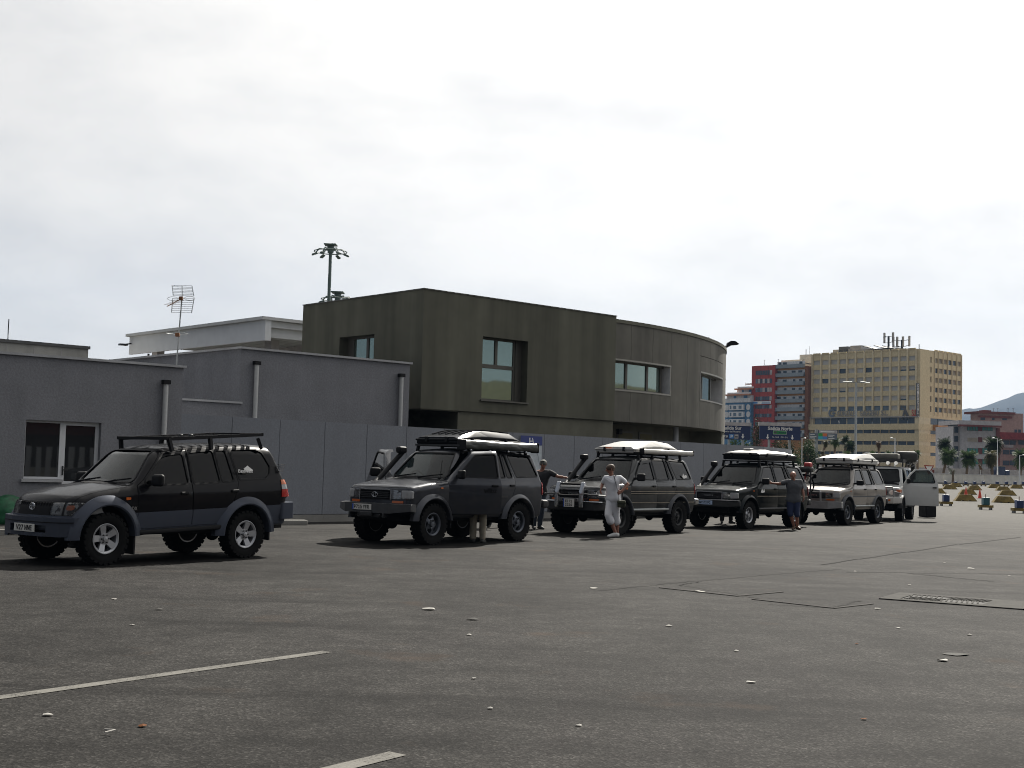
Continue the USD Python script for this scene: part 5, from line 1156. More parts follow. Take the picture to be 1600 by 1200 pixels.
def plate(parent, x, y, z, s1, s2=None, w=.52, h=.115, mat='plate_white', blue=True, tilt=0):
    """Number plate facing forward (+x); the script runs towards -y ... read by someone standing in front."""
    pl = part('number_plate', bx((x, y - w / 2, z - h / 2), (x + .012, y + w / 2, z + h / 2)), mat, parent)
    def put(s, zc, hh, maxw):
        m = text(s, hh, .003); v = m.vertices; k = min(1, maxw / (v[:, 0].max() - v[:, 0].min())); m.vertices = np.c_[x + .015 - v[:, 1] * 0 + (v[:, 1] - v[:, 1].min()) , y + v[:, 0] * k, zc + v[:, 2]]
        m.vertices[:, 0] = x + .0125 + (v[:, 1].max() - v[:, 1]); part('lettering', m, 'trim_black', pl, False)
    if s2: put(s1, z + h * .22, h * .30, w * .7); put(s2, z - h * .22, h * .30, w * .8)
    else: put(s1, z, h * .62, w * .78)
    if blue: part('country_strip', bx((x + .0121, y - w / 2, z - h / 2 + .002), (x + .015, y - w / 2 + w * .085, z + h / 2 - .002)), 'plate_blue', pl)
    return pl
def car_text(parent, s, h, x, y, z, mat, name='lettering', maxw=9):
    m = text(s, h, .004); v = m.vertices; k = min(1, maxw / (v[:, 0].max() - v[:, 0].min()))
    m.vertices = np.c_[x + (v[:, 1].max() - v[:, 1]), y + v[:, 0] * k, z + v[:, 2]]; part(name, m, mat, parent, False)
def side_text(parent, s, h, x, y, z, mat, name='lettering'):
    """On the left flank, read from outside: text runs towards the rear."""
    m = text(s, h, .004); v = m.vertices
    m.vertices = np.c_[x - v[:, 0], y + (v[:, 1].max() - v[:, 1]), z + v[:, 2]]; m.vertices[:, 1] = y - (v[:, 1] - v[:, 1].min()) + .004
    m.invert(); part(name, m, mat, parent, False)

def build_suv(name, label, pos, yaw, kind, paint_up, paint_low=None, lift=0., pitch=0., R=.42, tw=.29, axles=(1.43, -1.43), track=.78, wheel_style='hole5', rim='alloy_dark', glass='glass_tint', door_glass=None, ws_glass='glass_clear', flare='flare_grey', open_doors=None, cladding=None, flare_geo=(.495, .60, .955), body_z0=None, group='off-road vehicles waiting in line beside the fence'):
    S = shape(kind); WN, DR = dict(LC80=(WIN80, DOOR80), LC95=(WIN95, DOOR95), LC78=(WIN78, DOOR78))[kind]
    t = thing(name, label, 'car', (pos[0], pos[1], float(gz(pos[0], pos[1]))), yaw, group)
    pr = globals()[kind]; H = lambda m: lifted(m, lift, pitch)
    def lifted(m, lift, pitch):
        m = tm(m).copy(); v = m.vertices.copy(); v[:, 2] += lift - pitch * v[:, 0]; m.vertices = v; return m
    out = S.level(0.0); inner = S.level(-.045)
    arch_r = flare_geo[0] + .002
    hc = R - lift
    arches = [Manifold.cylinder(.62, arch_r, arch_r, 40).rotate([-90, 0, 0]).translate([ax, .45 if s > 0 else -1.07, hc + pitch * ax + .015]) for ax in axles for s in (1, -1)]
    arch = arches[0]
    for a in arches[1:]: arch = arch + a
    zf = pr['zb'] + .2
    cav = inner ^ poly_prism([(pr['xr'] + .1, zf), (pr['xr'] + .1, 2.3), (.2, 2.3), (.95, pr['belt'] + .05), (.92, zf)], 'y', -1.2, 1.2)
    shell = out - cav - arch
    # windows
    wins = {k: (v, .045) for k, v in WN.items()}
    cut = None
    for k, (pts, r) in wins.items():
        c = prism_y(pts, -1.2, 1.2, 0, r); cut = c if cut is None else cut + c
    wsz0, wsz1 = pr['ws'][0][1] + .055, pr['ws'][1][1] - .055
    hw0, hw1 = pr['gw'] - .115, pr['gw'] - .115 - pr['tumble'] * (wsz1 - pr['belt'])
    WS = [(-hw0, wsz0), (hw0, wsz0), (hw1, wsz1), (-hw1, wsz1)]; ws_x = pr['ws'][1][0] - .15
    wscut = prism_x(WS, ws_x, 1.6, 0, .05)
    rw = [(-hw0 + .04, pr['belt'] + .12), (hw0 - .04, pr['belt'] + .12), (hw1, wsz1 - .06), (-hw1, wsz1 - .06)]
    rwcut = prism_x(rw, -3, -1.9, 0, .05)
    shell = shell - cut - wscut - rwcut
    body = shell
    # cladding band along the bottom
    if cladding:
        zt = cladding; band = (S.level(.014) - S.level(-.02)) ^ mbx((-3, -1.2, .3), (3, 1.2, zt))
        band = band - arch
    hoodp = poly_prism([(1.03, -.74), (1.03, .74), (2.4, .70), (2.4, -.70)], 'z', pr['belt'] - .16 if kind != 'LC95' else .9, 1.6)
    hood_part = (shell ^ hoodp) - prism_x([(-1, 0), (1, 0), (1, pr['hood'][1][1] - .035), (-1, pr['hood'][1][1] - .035)], 0, 3)
    hcut = poly_prism(grow([(1.03, -.74), (1.03, .74), (2.4, .70), (2.4, -.70)], .006), 'z', pr['belt'] - .17 if kind != 'LC95' else .89, 1.6) - prism_x([(-1, 0), (1, 0), (1, pr['hood'][1][1] - .042), (-1, pr['hood'][1][1] - .042)], 0, 3)
    doors = []
    for k, pts in DR.items():
        for s in (1, -1):
            lo_, hi_ = (.5, 1.2) if s > 0 else (-1.2, -.5)
            d = shell ^ prism_y(pts, lo_, hi_, -.002, .03); doors.append((k, s, pts, d)); body = body - prism_y(pts, lo_, hi_, .006, .03)
    body = body - hcut
    part('body', H(body.simplify(.0012)), paint_up, t, 32)
    part('bonnet', H(hood_part.simplify(.0012)), paint_up, t, 32)
    panes = S.level(-.014) - S.level(-.022)
    tr_o = S.level(.004) - S.level(-.03)
    def pane(pr_big, pr_small, par, glassmat, trim=True, mv=None):
        mv = mv or (lambda m: m)
        g = part('window', mv(H((panes ^ pr_big).simplify(.0005))), glassmat, par, 32)
        if trim: part('seal', mv(H((tr_o ^ pr_big) - pr_small)), 'trim_black', g, 32)
        return g
    def door_motion(k, s, pts):
        ang = (open_doors or {}).get((k, s), 0.)
        if not ang: return None
        hx, hy = max(q[0] for q in pts) - .02, s * (pr['w'] - .06)
        def mv(m):
            m = tm(m).copy(); T = trimesh.transformations.rotation_matrix(-s * math.radians(ang), [0, 0, 1], [hx, hy, 0]); m.apply_transform(T); return m
        return mv
    for k, s, pts, d in doors:
        mv = door_motion(k, s, pts) or (lambda m: m)
        dd = d
        dp = part('door', mv(H(dd.simplify(.0012))), paint_up, t, 32)
        lo_, hi_ = (.5, 1.2) if s > 0 else (-1.2, -.5)
        if cladding:
            cb = (band ^ prism_y(pts, lo_, hi_, -.003, .03)); part('cladding', mv(H(cb.simplify(.001))), cladding_mat(paint_low), dp, 32)
        elif paint_low:
            cb = ((S.level(.0025) - S.level(-.01)) ^ mbx((-3, -1.2, .3), (3, 1.2, .93)) ^ prism_y(pts, lo_, hi_, -.004, .03)) - arch; part('lower_panel', mv(H(cb.simplify(.0005))), paint_low, dp, 32)
        for wk in ([k] if k != 'rear' else ['rear', 'vent']):
            if wk in WN: pane(prism_y(WN[wk], lo_, hi_, .012, .045), prism_y(WN[wk], lo_, hi_, -.012, .045), dp, door_glass or glass, True, mv)
        hx = pts[-1][0] + .16 if k == 'front' else -1.16 + (.16 if kind == 'LC95' else 0)
        hz = pr['belt'] - .10
        yb = pr['w'] - .01
        part('handle', mv(H(rbox((hx - .075, s * yb - .012, hz - .022), (hx + .075, s * yb + .03, hz + .022), .012))), 'trim_black', dp)
        if k == 'front':
            xm = pts[2][0] - .13; ym = pr['gw']
            ms = [rbox((xm - .045, s * (ym + .06), pr['belt'] + .03), (xm + .065, s * (ym + .29), pr['belt'] + .215), .04), bar((xm, s * (ym - .06), pr['belt'] + .08), (xm, s * (ym + .12), pr['belt'] + .10), .05, .06)]
            mr = part('mirror', [mv(H(m)) for m in ms], 'trim_black', dp)
    # fixed glass
    for wk in ('quarter', 'vent', 'rear'):
        if wk in WN and wk not in DR and not (wk == 'vent'):
            for s in (1, -1):
                lo_, hi_ = (.5, 1.2) if s > 0 else (-1.2, -.5)
                pane(prism_y(WN[wk], lo_, hi_, .012, .045), prism_y(WN[wk], lo_, hi_, -.012, .045), t, glass)
    w = pane(prism_x(WS, ws_x, 1.6, .012, .05), prism_x(WS, ws_x, 1.6, -.014, .05), t, ws_glass)
    w.SetCustomDataByKey('label', 'windscreen')
    pane(prism_x(rw, -3, -1.9, .012, .05), prism_x(rw, -3, -1.9, -.012, .05), t, glass)
    # lower colour on the fixed body
    allD = None
    for k, s, pts, d in doors:
        q = prism_y(pts, .4 if s > 0 else -1.25, 1.25 if s > 0 else -.4, .004, .03); allD = q if allD is None else allD + q
    if cladding: part('cladding', H((band - allD).simplify(.001)), cladding_mat(paint_low), t, 32)
    elif paint_low: part('lower_panel', H((((S.level(.0025) - S.level(-.01)) ^ mbx((-3, -1.2, .3), (1.95, 1.2, .93))) - arch - allD).simplify(.0005)), paint_low, t, 32)
    # wheel arch flares
    ri, ro, yo = flare_geo
    for ax in axles:
        for s in (1, -1):
            y_in = pr['w'] - .11
            prof = [(ri, y_in), (ri, yo - .012), (ri + .022, yo), (ri + (ro - ri) * .55, yo - .018), (ro, pr['w'] - .02), (ro, y_in)]
            f = ring_y(prof if s > 0 else [(r_, -y_) for r_, y_ in prof][::-1], 64) ^ mbx((-1, -1.2, -.0 + (.06 if not cladding else .0)), (1, 1.2, 1.0))
            f = f.translate([ax, 0, hc + pitch * ax + .012])
            part('wheel_arch', H(f), flare, t, 40)
            lin = (ring_y([(ri + .012, .44), (ri + .012, y_in + .02), (ri - .004, y_in + .02), (ri - .004, .44)] if s > 0 else [(ri - .004, -.44), (ri - .004, -y_in - .02), (ri + .012, -y_in - .02), (ri + .012, -.44)], 32) ^ mbx((-1, -1.2, -.05), (1, 1.2, 1))).translate([ax, 0, hc + pitch * ax + .012])
    for ax in axles:
        for s in (1, -1):
            make_wheel(t, ax, s * (track + .0), R, tw, wheel_style, 13 * (s + 2) + 31 * (ax > 0), rim)
    # frame, axles, tank, interior
    part('underbody', [bx((-1.0, -.74, .43 + lift * .4), (.98, .74, .5 + lift)), bx((-2.3, -.55, .46 + lift * .4), (-1.75, .55, .58 + lift)), bx((1.75, -.55, .44 + lift * .4), (2.0, .55, .6 + lift)), bx((-1.8, -.45, .5 + lift * .4), (1.8, .45, .62 + lift))], 'trim_black', t)
    part('chassis', [bx((-2.3, -.5, .50 + lift), (2.0, -.38, .62 + lift)), bx((-2.3, .38, .50 + lift), (2.0, .5, .62 + lift)), bx((-1.0, -.36, .46 + lift), (.4, .2, .60 + lift)), bx((1.0, -.3, .48 + lift), (1.9, .3, .62 + lift)), bx((-2.2, -.36, .5 + lift), (-1.7, .36, .66 + lift))], 'trim_black', t)
    for ax in axles:
        part('axle', [cyl((ax, -.66, R), (ax, .66, R), .055), trimesh.creation.icosphere(2, .125).apply_scale((1, .9, 1)).apply_translation((ax, -.22 if ax > 0 else .0, R - .02))], 'trim_black', t)
    part('exhaust', cyl((-2.4, -.55, .46 + lift), (-1.0, -.5, .46 + lift), .035), 'dark_metal', t)
    zb = pr['zb']
    seats = []
    for y in (-.38, .38):
        st = part('seat', [H(rbox((-.30, y - .25, zf + .12), (.25, y + .25, zf + .32), .06)), H(Manifold.batch_hull([rbox((-.36, y - .24, zf + .25), (-.22, y + .24, zf + .4), .05), rbox((-.52, y - .20, zf + .80), (-.42, y + .20, zf + .88), .04)])), H(rbox((-.55, y - .13, zf + .90), (-.45, y + .13, zf + 1.07), .05))], 'cabin', t)
    part('seat', [H(rbox((-1.28, -.65, zf + .15), (-.75, .65, zf + .34), .06)), H(rbox((-1.42, -.65, zf + .3), (-1.25, .65, zf + .85), .06))], 'cabin', t)
    part('dashboard', H(rbox((.62, -.74, zf + .18), (1.0, .74, pr['belt'] - .0), .06)), 'cabin', t)
    part('steering_wheel', [H(tube([(.50 + .07 * sin(a), -.36 + .19 * cos(a), pr['belt'] + .0 + .17 * sin(a)) for a in np.linspace(0, 2 * pi, 17)], .016, 6)), H(bar((.50, -.36, pr['belt']), (.66, -.36, pr['belt'] - .06), .06, .06))], 'trim_black', t)
    # wipers
    zc = pr['ws'][0][1] + .045; xc = pr['ws'][0][0]
    sl = (pr['ws'][1][1] - pr['ws'][0][1]) / (pr['ws'][0][0] - pr['ws'][1][0])
    for y0_, y1_ in ((.10, .66), (-.58, -.02)):
        part('wiper', [H(bar((xc + .03 - pr['wsc'] * y0_ ** 2, y0_, zc), (xc - .05 - pr['wsc'] * y1_ ** 2, y1_, zc + .07), .02, .022)), H(bar((xc + .06, (y0_ + y1_) / 2 - .25, zc - .02), (xc - .0 - pr['wsc'] * .1, (y0_ + y1_) / 2 + .05, zc + .045), .018, .02))], 'trim_black', t)
    part('cowl_grille', H((S.level(.004) - S.level(-.01)) ^ mbx((pr['ws'][0][0] - .04, -.66, pr['belt'] - .2), (pr['ws'][0][0] + .03, .66, pr['belt'] + .07))), 'trim_black', t)
    def patch(yz, mat, nm, lo=1.4, hi=3.0, par=t, r=.02, o=.012, i=-.015, label=None):
        return part(nm, H((S.level(o) - S.level(i)) ^ prism_x(yz, lo, hi, 0, r)), mat, par, 32, label)
    def patch_y(xz, mat, nm, lo=.5, hi=1.2, par=t, r=.01, o=.012, i=-.015, label=None):
        return part(nm, H((S.level(o) - S.level(i)) ^ prism_y(xz, lo, hi, 0, r)), mat, par, 32, label)
    return t, H, patch, patch_y, pr
def cladding_mat(m): return m or 'cladding_slate'
R4 = lambda y0, y1, z0, z1: [(y0, z0), (y1, z0), (y1, z1), (y0, z1)]

def front80(t, H, patch, patch_y, lift, bar_mat='trim_black', brand=None, chrome=True):
    """Grille and lamps of the square-nosed wagons."""
    g = patch(R4(-.41, .41, .805, 1.0), 'trim_black', 'grille', r=.02)
    part('slat', [H(bx((2.14, -.38, z), (2.215, .38, z + .014))) for z in (.84, .875, .91, .945)], 'dark_metal', g)
    if chrome: part('surround', [H(bx((2.16, -.425, .997), (2.222, .425, 1.019))), H(bx((2.15, .41, .80), (2.205, .435, .996))), H(bx((2.15, -.435, .80), (2.205, -.41, .996)))], 'chrome', g)
    if brand: car_text(g, brand, .05, 2.222, 0, lift + .905, 'chrome', maxw=.42)
    else: part('emblem', [H(tm(m_)) for m_ in (xz_ring(.075, .05, .007, 2.214, 0, .905), xz_ring(.03, .048, .006, 2.216, 0, .905))], 'chrome', g)
    for s in (1, -1):
        a, b = sorted((s * .425, s * .635)); h = patch(R4(a, b, .83, 1.0), 'reflector', 'headlight', o=.0, i=-.03)
        patch(R4(a, b, .83, 1.0), 'glass_lens', 'lens', par=h, o=.016, i=.008)
        for yy in (.48, .58): part('bulb', H(cyl((2.10, s * yy, .915), (2.165 - .12 * yy * yy, s * yy, .915), .05, .062, 14)), 'reflector', h)
        a, b = sorted((s * .65, s * .86)); patch(R4(a, b, .83, 1.0), 'lens_white', 'corner_lamp', lo=1.75, r=.03)
        a, b = sorted((s * .44, s * .70)); patch(R4(a, b, .745, .79), 'lens_amber', 'indicator', r=.01)
        a, b = sorted((s * .74, s * .95)); patch(R4(a, b, .92, 1.20), 'lens_red', 'tail_lamp', lo=-3, hi=-2.28)
    patch_y(R4(1.17, 1.24, 1.04, 1.075), 'lens_amber', 'side_repeater')
    patch_y(R4(-1.85, -1.65, 1.0, 1.16), 'trim_black', 'fuel_flap', o=.001, i=-.01) if False else None
def xz_ring(ry, rz, r, x, y, z, n=25):
    return tube([(x, y + ry * cos(a), z + rz * sin(a)) for a in np.linspace(0, 2 * pi, n)], r, 6)
def snorkel(t, H, lift, top=1.88, x_top=.46):
    yb = -.90
    pts = [(1.30, -.885, 1.10), (1.14, yb - .03, 1.19), (1.0, yb - .02, 1.30), (.62, yb + .06, 1.68), (.50, yb + .09, 1.80)]
    ms = [H(tube(pts, .056, 10)), H(rbox((x_top - .02, yb + .02, top - .12), (x_top + .22, yb + .16, top + .02), .035)), H(cyl((.50, yb + .09, 1.77), (x_top + .04, yb + .09, top - .05), .056, n=10)), H(rbox((1.2, -.92, 1.04), (1.42, -.86, 1.16), .02))]
    return part('snorkel', ms, 'black_plastic', t, 40)
def rack_bars(t, H, xs, z0=1.87, z1=1.99, hw=.64, mat='trim_black'):
    for x in xs:
        part('rack_bar', [H(bar((x, -hw, z1), (x, hw, z1), .045, .03))] + [H(bar((x, s * (hw - .01), z0 - .05), (x, s * (hw - .04), z1 - .01), .06, .05)) for s in (1, -1)], mat, t)
def clam_tent(name, label, t, x0, x1, y0, y1, z0, zlip, ztop, xpeak, shell_mat, base_mat, taper=.10, ribs=0, rear_drop=.0):
    """Hard-shell roof tent: tray, lip and a wedge or clam lid (x0 front, x1 rear)."""
    lo = Manifold.batch_hull([rbox((x1, y0, z0), (x1 + .1, y1, zlip - .01), .03), rbox((x0 - .1, y0, z0), (x0, y1, zlip - .01), .03)])
    p = part(name, tm(lo), base_mat, t, 40, label)
    def cap(x, z, ins): return Manifold.batch_hull([rbox((x - .03, y0 + ins * .3, zlip - .02), (x + .03, y1 - ins * .3, zlip + (z - zlip) * .45), .025), rbox((x - .03, y0 + ins + .06, zlip), (x + .03, y1 - ins - .06, z), .028)])
    pts = [(x0 - .04, zlip + .055, .02)] + [(x0 - .04 + (xpeak - x0) * u, zlip + .055 + (ztop - zlip - .055) * math.sin(u * pi / 2) ** 1.15, .02 + (taper - .02) * u) for u in (.25, .5, .75, 1.0)] + [(x1 + .30, ztop - rear_drop, taper), (x1 + .17, ztop - rear_drop - .05, taper * .8), (x1 + .05, zlip + .05, .02)]
    sm = None
    for (a, b, c), (d, e, f) in zip(pts[:-1], pts[1:]):
        h = Manifold.batch_hull([cap(a, b, c), cap(d, e, f)]); sm = h if sm is None else sm + h
    lid = part('lid', tm(sm), shell_mat, p, 24 if 'black' in shell_mat else 62)
    part('lip', tm(rbox((x1 - .02, y0 - .02, zlip - .035), (x0 + .02, y1 + .02, zlip + .012), .02)), base_mat, p, 40)
    if ribs:
        for k in range(ribs):
            y = y0 + taper + .1 + (y1 - y0 - 2 * taper - .2) * k / (ribs - 1)
            part('rib', cat(*[bar((a[0], y, a[1] + .006), (b_[0], y, b_[1] + .006), .05, .03) for a, b_ in zip(pts[1:5], pts[2:6])]), shell_mat, lid)
    part('latch', [bx((x0 - .005, y - .03, zlip - .06), (x0 + .035, y + .03, zlip + .05)) for y in (y0 + .3, y1 - .3)] + [bx((x, y1 + .0, zlip - .06), (x + .05, y1 + .04, zlip + .05)) for x in (x0 - .5, x1 + .6)], 'black_plastic', p)
    return p
def bag_awning(t, x0, x1, y, z, r, mat, label=None, lumps=.012, seed=3):
    """Rolled awning in its bag along the roof side."""
    n, m = 60, 20; xs = np.linspace(x1, x0, n); a = np.linspace(0, 2 * pi, m + 1)
    X, A = np.meshgrid(xs, a, indexing='ij'); d = (meshkit.fbm(np.stack([X * 3.2, np.cos(A) * 1.2 + 5, np.sin(A) * 1.2], -1), 3, seed) - .5) * lumps * 4
    rad_ = (r + d) * (1 / np.maximum(np.abs(np.cos(A)), np.abs(np.sin(A))) ** .55 * .9)
    m_ = grid_mesh(X, y + rad_ * np.cos(A), z + rad_ * np.sin(A) * .95)
    caps = [rbox((x0 - .005, y - r * .98, z - r * .95), (x0 + .03, y + r * .98, z + r * .95), .02), rbox((x1 - .03, y - r * .98, z - r * .95), (x1 + .005, y + r * .98, z + r * .95), .02)]
    m_.fix_normals()
    p = part('awning', m_, mat, t, 50, label); part('end_cap', [tm(c) for c in caps], 'black_plastic', p)
    return p
FLEET = {1: (-5.75, 20.71, 232.5), 2: (-1.36, 27.6, 232.7), 3: (2.92, 33.42, 232.9), 4: (7.21, 39.0, 230.5), 5: (11.36, 44.33, 234.4)}
def car_place(k): x, y, a = FLEET[k]; return (x, y), rad(a)
def to_world(k, x, y, z=0):
    X, Y, a = FLEET[k]; a = rad(a); return np.array([X + x * cos(a) - y * sin(a), Y + x * sin(a) + y * cos(a), z])

# ---- 1: black rounded wagon with slate cladding, at the head of the line
def car_one():
    pos, yaw = car_place(1); L1 = 0.0; pt = .036
    t, H, patch, patch_y, pr = build_suv('off_road_car', 'black rounded off-roader with slate cladding and an empty flat roof rack, first in line', pos, yaw, 'LC95', 'paint_black', 'cladding_slate', lift=L1, pitch=pt, R=.39, tw=.27, axles=(1.42, -1.26), track=.735, wheel_style='star', rim='alloy', flare='cladding_slate', cladding=.80, flare_geo=(.475, .63, .90))
    g = patch(R4(-.40, .40, .80, 1.0), 'trim_black', 'grille', r=.03)
    part('slat', [H(bx((2.02 - .17 * (y / .8) ** 2, y - .012, .815), (2.115 - .17 * (y / .8) ** 2, y + .012, .985))) for y in np.linspace(-.36, .36, 13)], 'trim_black', g)
    part('emblem', [H(xz_ring(.07, .048, .008, 2.125, 0, .92)), H(xz_ring(.028, .044, .007, 2.125, 0, .92)), H(xz_ring(.06, .018, .007, 2.122, 0, .94))], 'chrome', g)
    for s in (1, -1):
        a, b = sorted((s * .415, s * .80)); h = patch([(a, .80), (b, .80), (b, .99), (a, .985)] if s > 0 else [(a, .80), (b, .80), (b, .985), (a, .99)], 'lens_white', 'headlight', o=.0, i=-.03, r=.03, lo=1.45)
        patch([(a, .80), (b, .80), (b, .99), (a, .985)], 'glass_lens', 'lens', par=h, o=.016, i=.008, r=.03, lo=1.45)
        c, d = sorted((s * .625, s * .64)); patch(R4(c, d, .80, .99), 'trim_black', 'divider', par=h, o=.018, i=.0, lo=1.45, r=0)
        c, d = sorted((s * .66, s * .745)); patch(R4(c, d, .88, .95), 'lens_amber', 'indicator', par=h, o=.007, i=.0, lo=1.45)
        part('bulb', H(cyl((1.93, s * .52, .885), (2.03, s * .52, .885), .045, .06, 14)), 'reflector', h)
        c, d = sorted((s * .66, s * .86)); l = patch(R4(c, d, .93, 1.06), 'lens_red', 'tail_lamp', lo=-3, hi=-2.02); patch(R4(c, d, 1.062, 1.14), 'lens_white', 'reverse_lamp', lo=-3, hi=-2.02, par=l); patch(R4(c, d, 1.142, 1.22), 'lens_amber', 'indicator', lo=-3, hi=-2.02, par=l)
    # bumpers
    prof = poly_prism([(1.78, -.88), (1.78, .88), (1.98, .86), (2.12, .72), (2.2, .40), (2.22, 0), (2.2, -.40), (2.12, -.72), (1.98, -.86)], 'z', .50, .775, .05)
    prof -= poly_prism([(1.2, -.75), (1.2, .75), (1.9, .75), (2.0, .6), (2.05, 0), (2.0, -.6), (1.9, -.75)], 'z', .4, .9)
    prof -= mbx((2.08, -.46, .555), (2.4, .46, .66))
    for ax in (1.42,): prof -= Manifold.cylinder(2.2, .477, .477, 40, True).rotate([90, 0, 0]).translate([ax, 0, .39 + pt * ax + .015])
    bmp = part('front_bumper', H(prof), 'cladding_slate', t, 35)
    part('intake', H(bx((2.06, -.46, .555), (2.10, .46, .66))), 'trim_black', bmp)
    part('groove', H(poly_prism([(1.99, -.865), (2.125, -.725), (2.206, -.40), (2.226, 0), (2.206, .40), (2.125, .725), (1.99, .865), (1.98, .80), (2.1, .0), (1.98, -.80)], 'z', .70, .712)), 'trim_black', bmp)
    plate(t, 2.215, -.03, .615 - pt * 2.2, 'V27 NNE', w=.52, h=.115, blue=False)
    rb = poly_prism([(-2.0, -.87), (-2.0, .87), (-2.28, .86), (-2.38, .70), (-2.40, 0), (-2.38, -.70), (-2.28, -.86)], 'z', .56, .83, .05) - mbx((-2.2, -.7, .5), (-1.9, .7, .9))
    part('rear_bumper', H(rb), 'cladding_slate', t, 35)
    part('mud_flap', [H(bx((x - .015, s * .60, .18), (x + .015, s * .86, .56))) for x in (.93,) for s in (1, -1)], 'trim_black', t)
    part('mud_flap', [H(bx((x - .015, s * .60, .22), (x + .015, s * .86, .60))) for x in (-1.75,) for s in (1, -1)], 'trim_black', t)
    part('side_step', [H(rbox((-.75, s * .80, .46), (.88, s * .875, .535), .02)) for s in (1, -1)], 'trim_black', t)
    patch_y(R4(1.02, 1.10, 1.0, 1.04), 'lens_amber', 'side_repeater')
    side_text(t, 'DX', .05, .96, .868, .87 - pt * .95, 'chrome')
    side_text(t, 'EastWest', .052, -1.24, .80, 1.43, 'white_paint', 'window_sticker'); part('window_sticker', [H(poly_prism([(-1.40, 1.395), (-1.28, 1.47), (-1.2, 1.42), (-1.3, 1.36)], 'y', .79, .797))], 'white_paint', t)
    part('vent', [H(bx((-2.07 - .012 * k, .745 - .01 * k, 1.36 + k * .035), (-1.98 - .012 * k, .80, 1.372 + k * .035))) for k in range(4)], 'chrome', t)
    # flat roof rack on four pairs of feet
    zr = 1.925; rk = holder('roof_rack', t)
    part('side_rail', [H(bar((.20, s * .62, zr - .01), (-1.72, s * .62, zr + .06), .04, .055)) for s in (1, -1)], 'trim_black', rk)
    part('end_rail', [H(bar((x, -.64, z_), (x, .64, z_), w_, .05)) for x, z_, w_ in ((.21, zr, .10), (-1.72, zr + .06, .04))], 'trim_black', rk)
    for k, x in enumerate(np.linspace(.08, -1.6, 10)): part('slat', H(bar((x, -.60, zr + .03 - (x + .75) * .03), (x, .60, zr + .03 - (x + .75) * .03), .07, .018)), 'trim_black', rk)
    for x, dx in ((.20, -.05), (-.62, 0), (-1.63, -.06)):
        for s in (1, -1): part('foot', H(bar((x + dx, s * .655, 1.72 + .02 * (x < 0)), (x, s * .62, zr + .0), .06, .05)), 'trim_black', rk)
    part('clamp', [H(rbox((x - .03, .5, zr + .02), (x + .03, .56, zr + .07), .01)) for x in (-.1, -.3)], 'dark_metal', rk)
    return t
car_one()

def steel_bumper(t, H, mat, z0=.545, z1=.735, xf=2.44, xm=2.2, hw=.97, winch=True):
    m = Manifold.batch_hull([mbx((2.02, -hw + .02, z0 + .03), (2.10, hw - .02, z1)), mbx((xm - .06, -hw, z0 + .05), (xm, hw, z1 - .01)), mbx((xf - .05, -.60, z0), (xf, .60, z1))])
    m -= mbx((1.5, -.72, .4), (2.12, .72, z1 - .02))
    b = part('front_bumper', H(m), mat, t, 20)
    if winch:
        part('fairlead', [H(rbox((xf - .02, -.16, z0 - .07), (xf + .035, .16, z0 + .02), .015)), H(rbox((xf - .25, -.32, z0 - .10), (xf - .05, .32, z0 + .01), .03))], 'dark_metal', b)
        part('recovery_hook', [H(rbox((xf - .1, s * .46 - .02, z0 - .09), (xf + .02, s * .46 + .02, z0 + .0), .01)) for s in (1, -1)], 'dark_metal', b)
    return b
def rear_bits(t, H, mat='flare_black', chrome=False):
    part('rear_bumper', H(rbox((-2.62, -.86, .62), (-2.40, .86, .80), .04)), 'chrome' if chrome else mat, t)
    part('spare_carrier', H(bar((-2.56, -.5, .82), (-2.56, .3, .82), .06, .06)), 'dark_metal', t)
    part('mud_flap', [H(bx((x - .012, s * .64, .25), (x + .012, s * .92, .62))) for x in (.90, -1.96) for s in (1, -1)], 'trim_black', t)

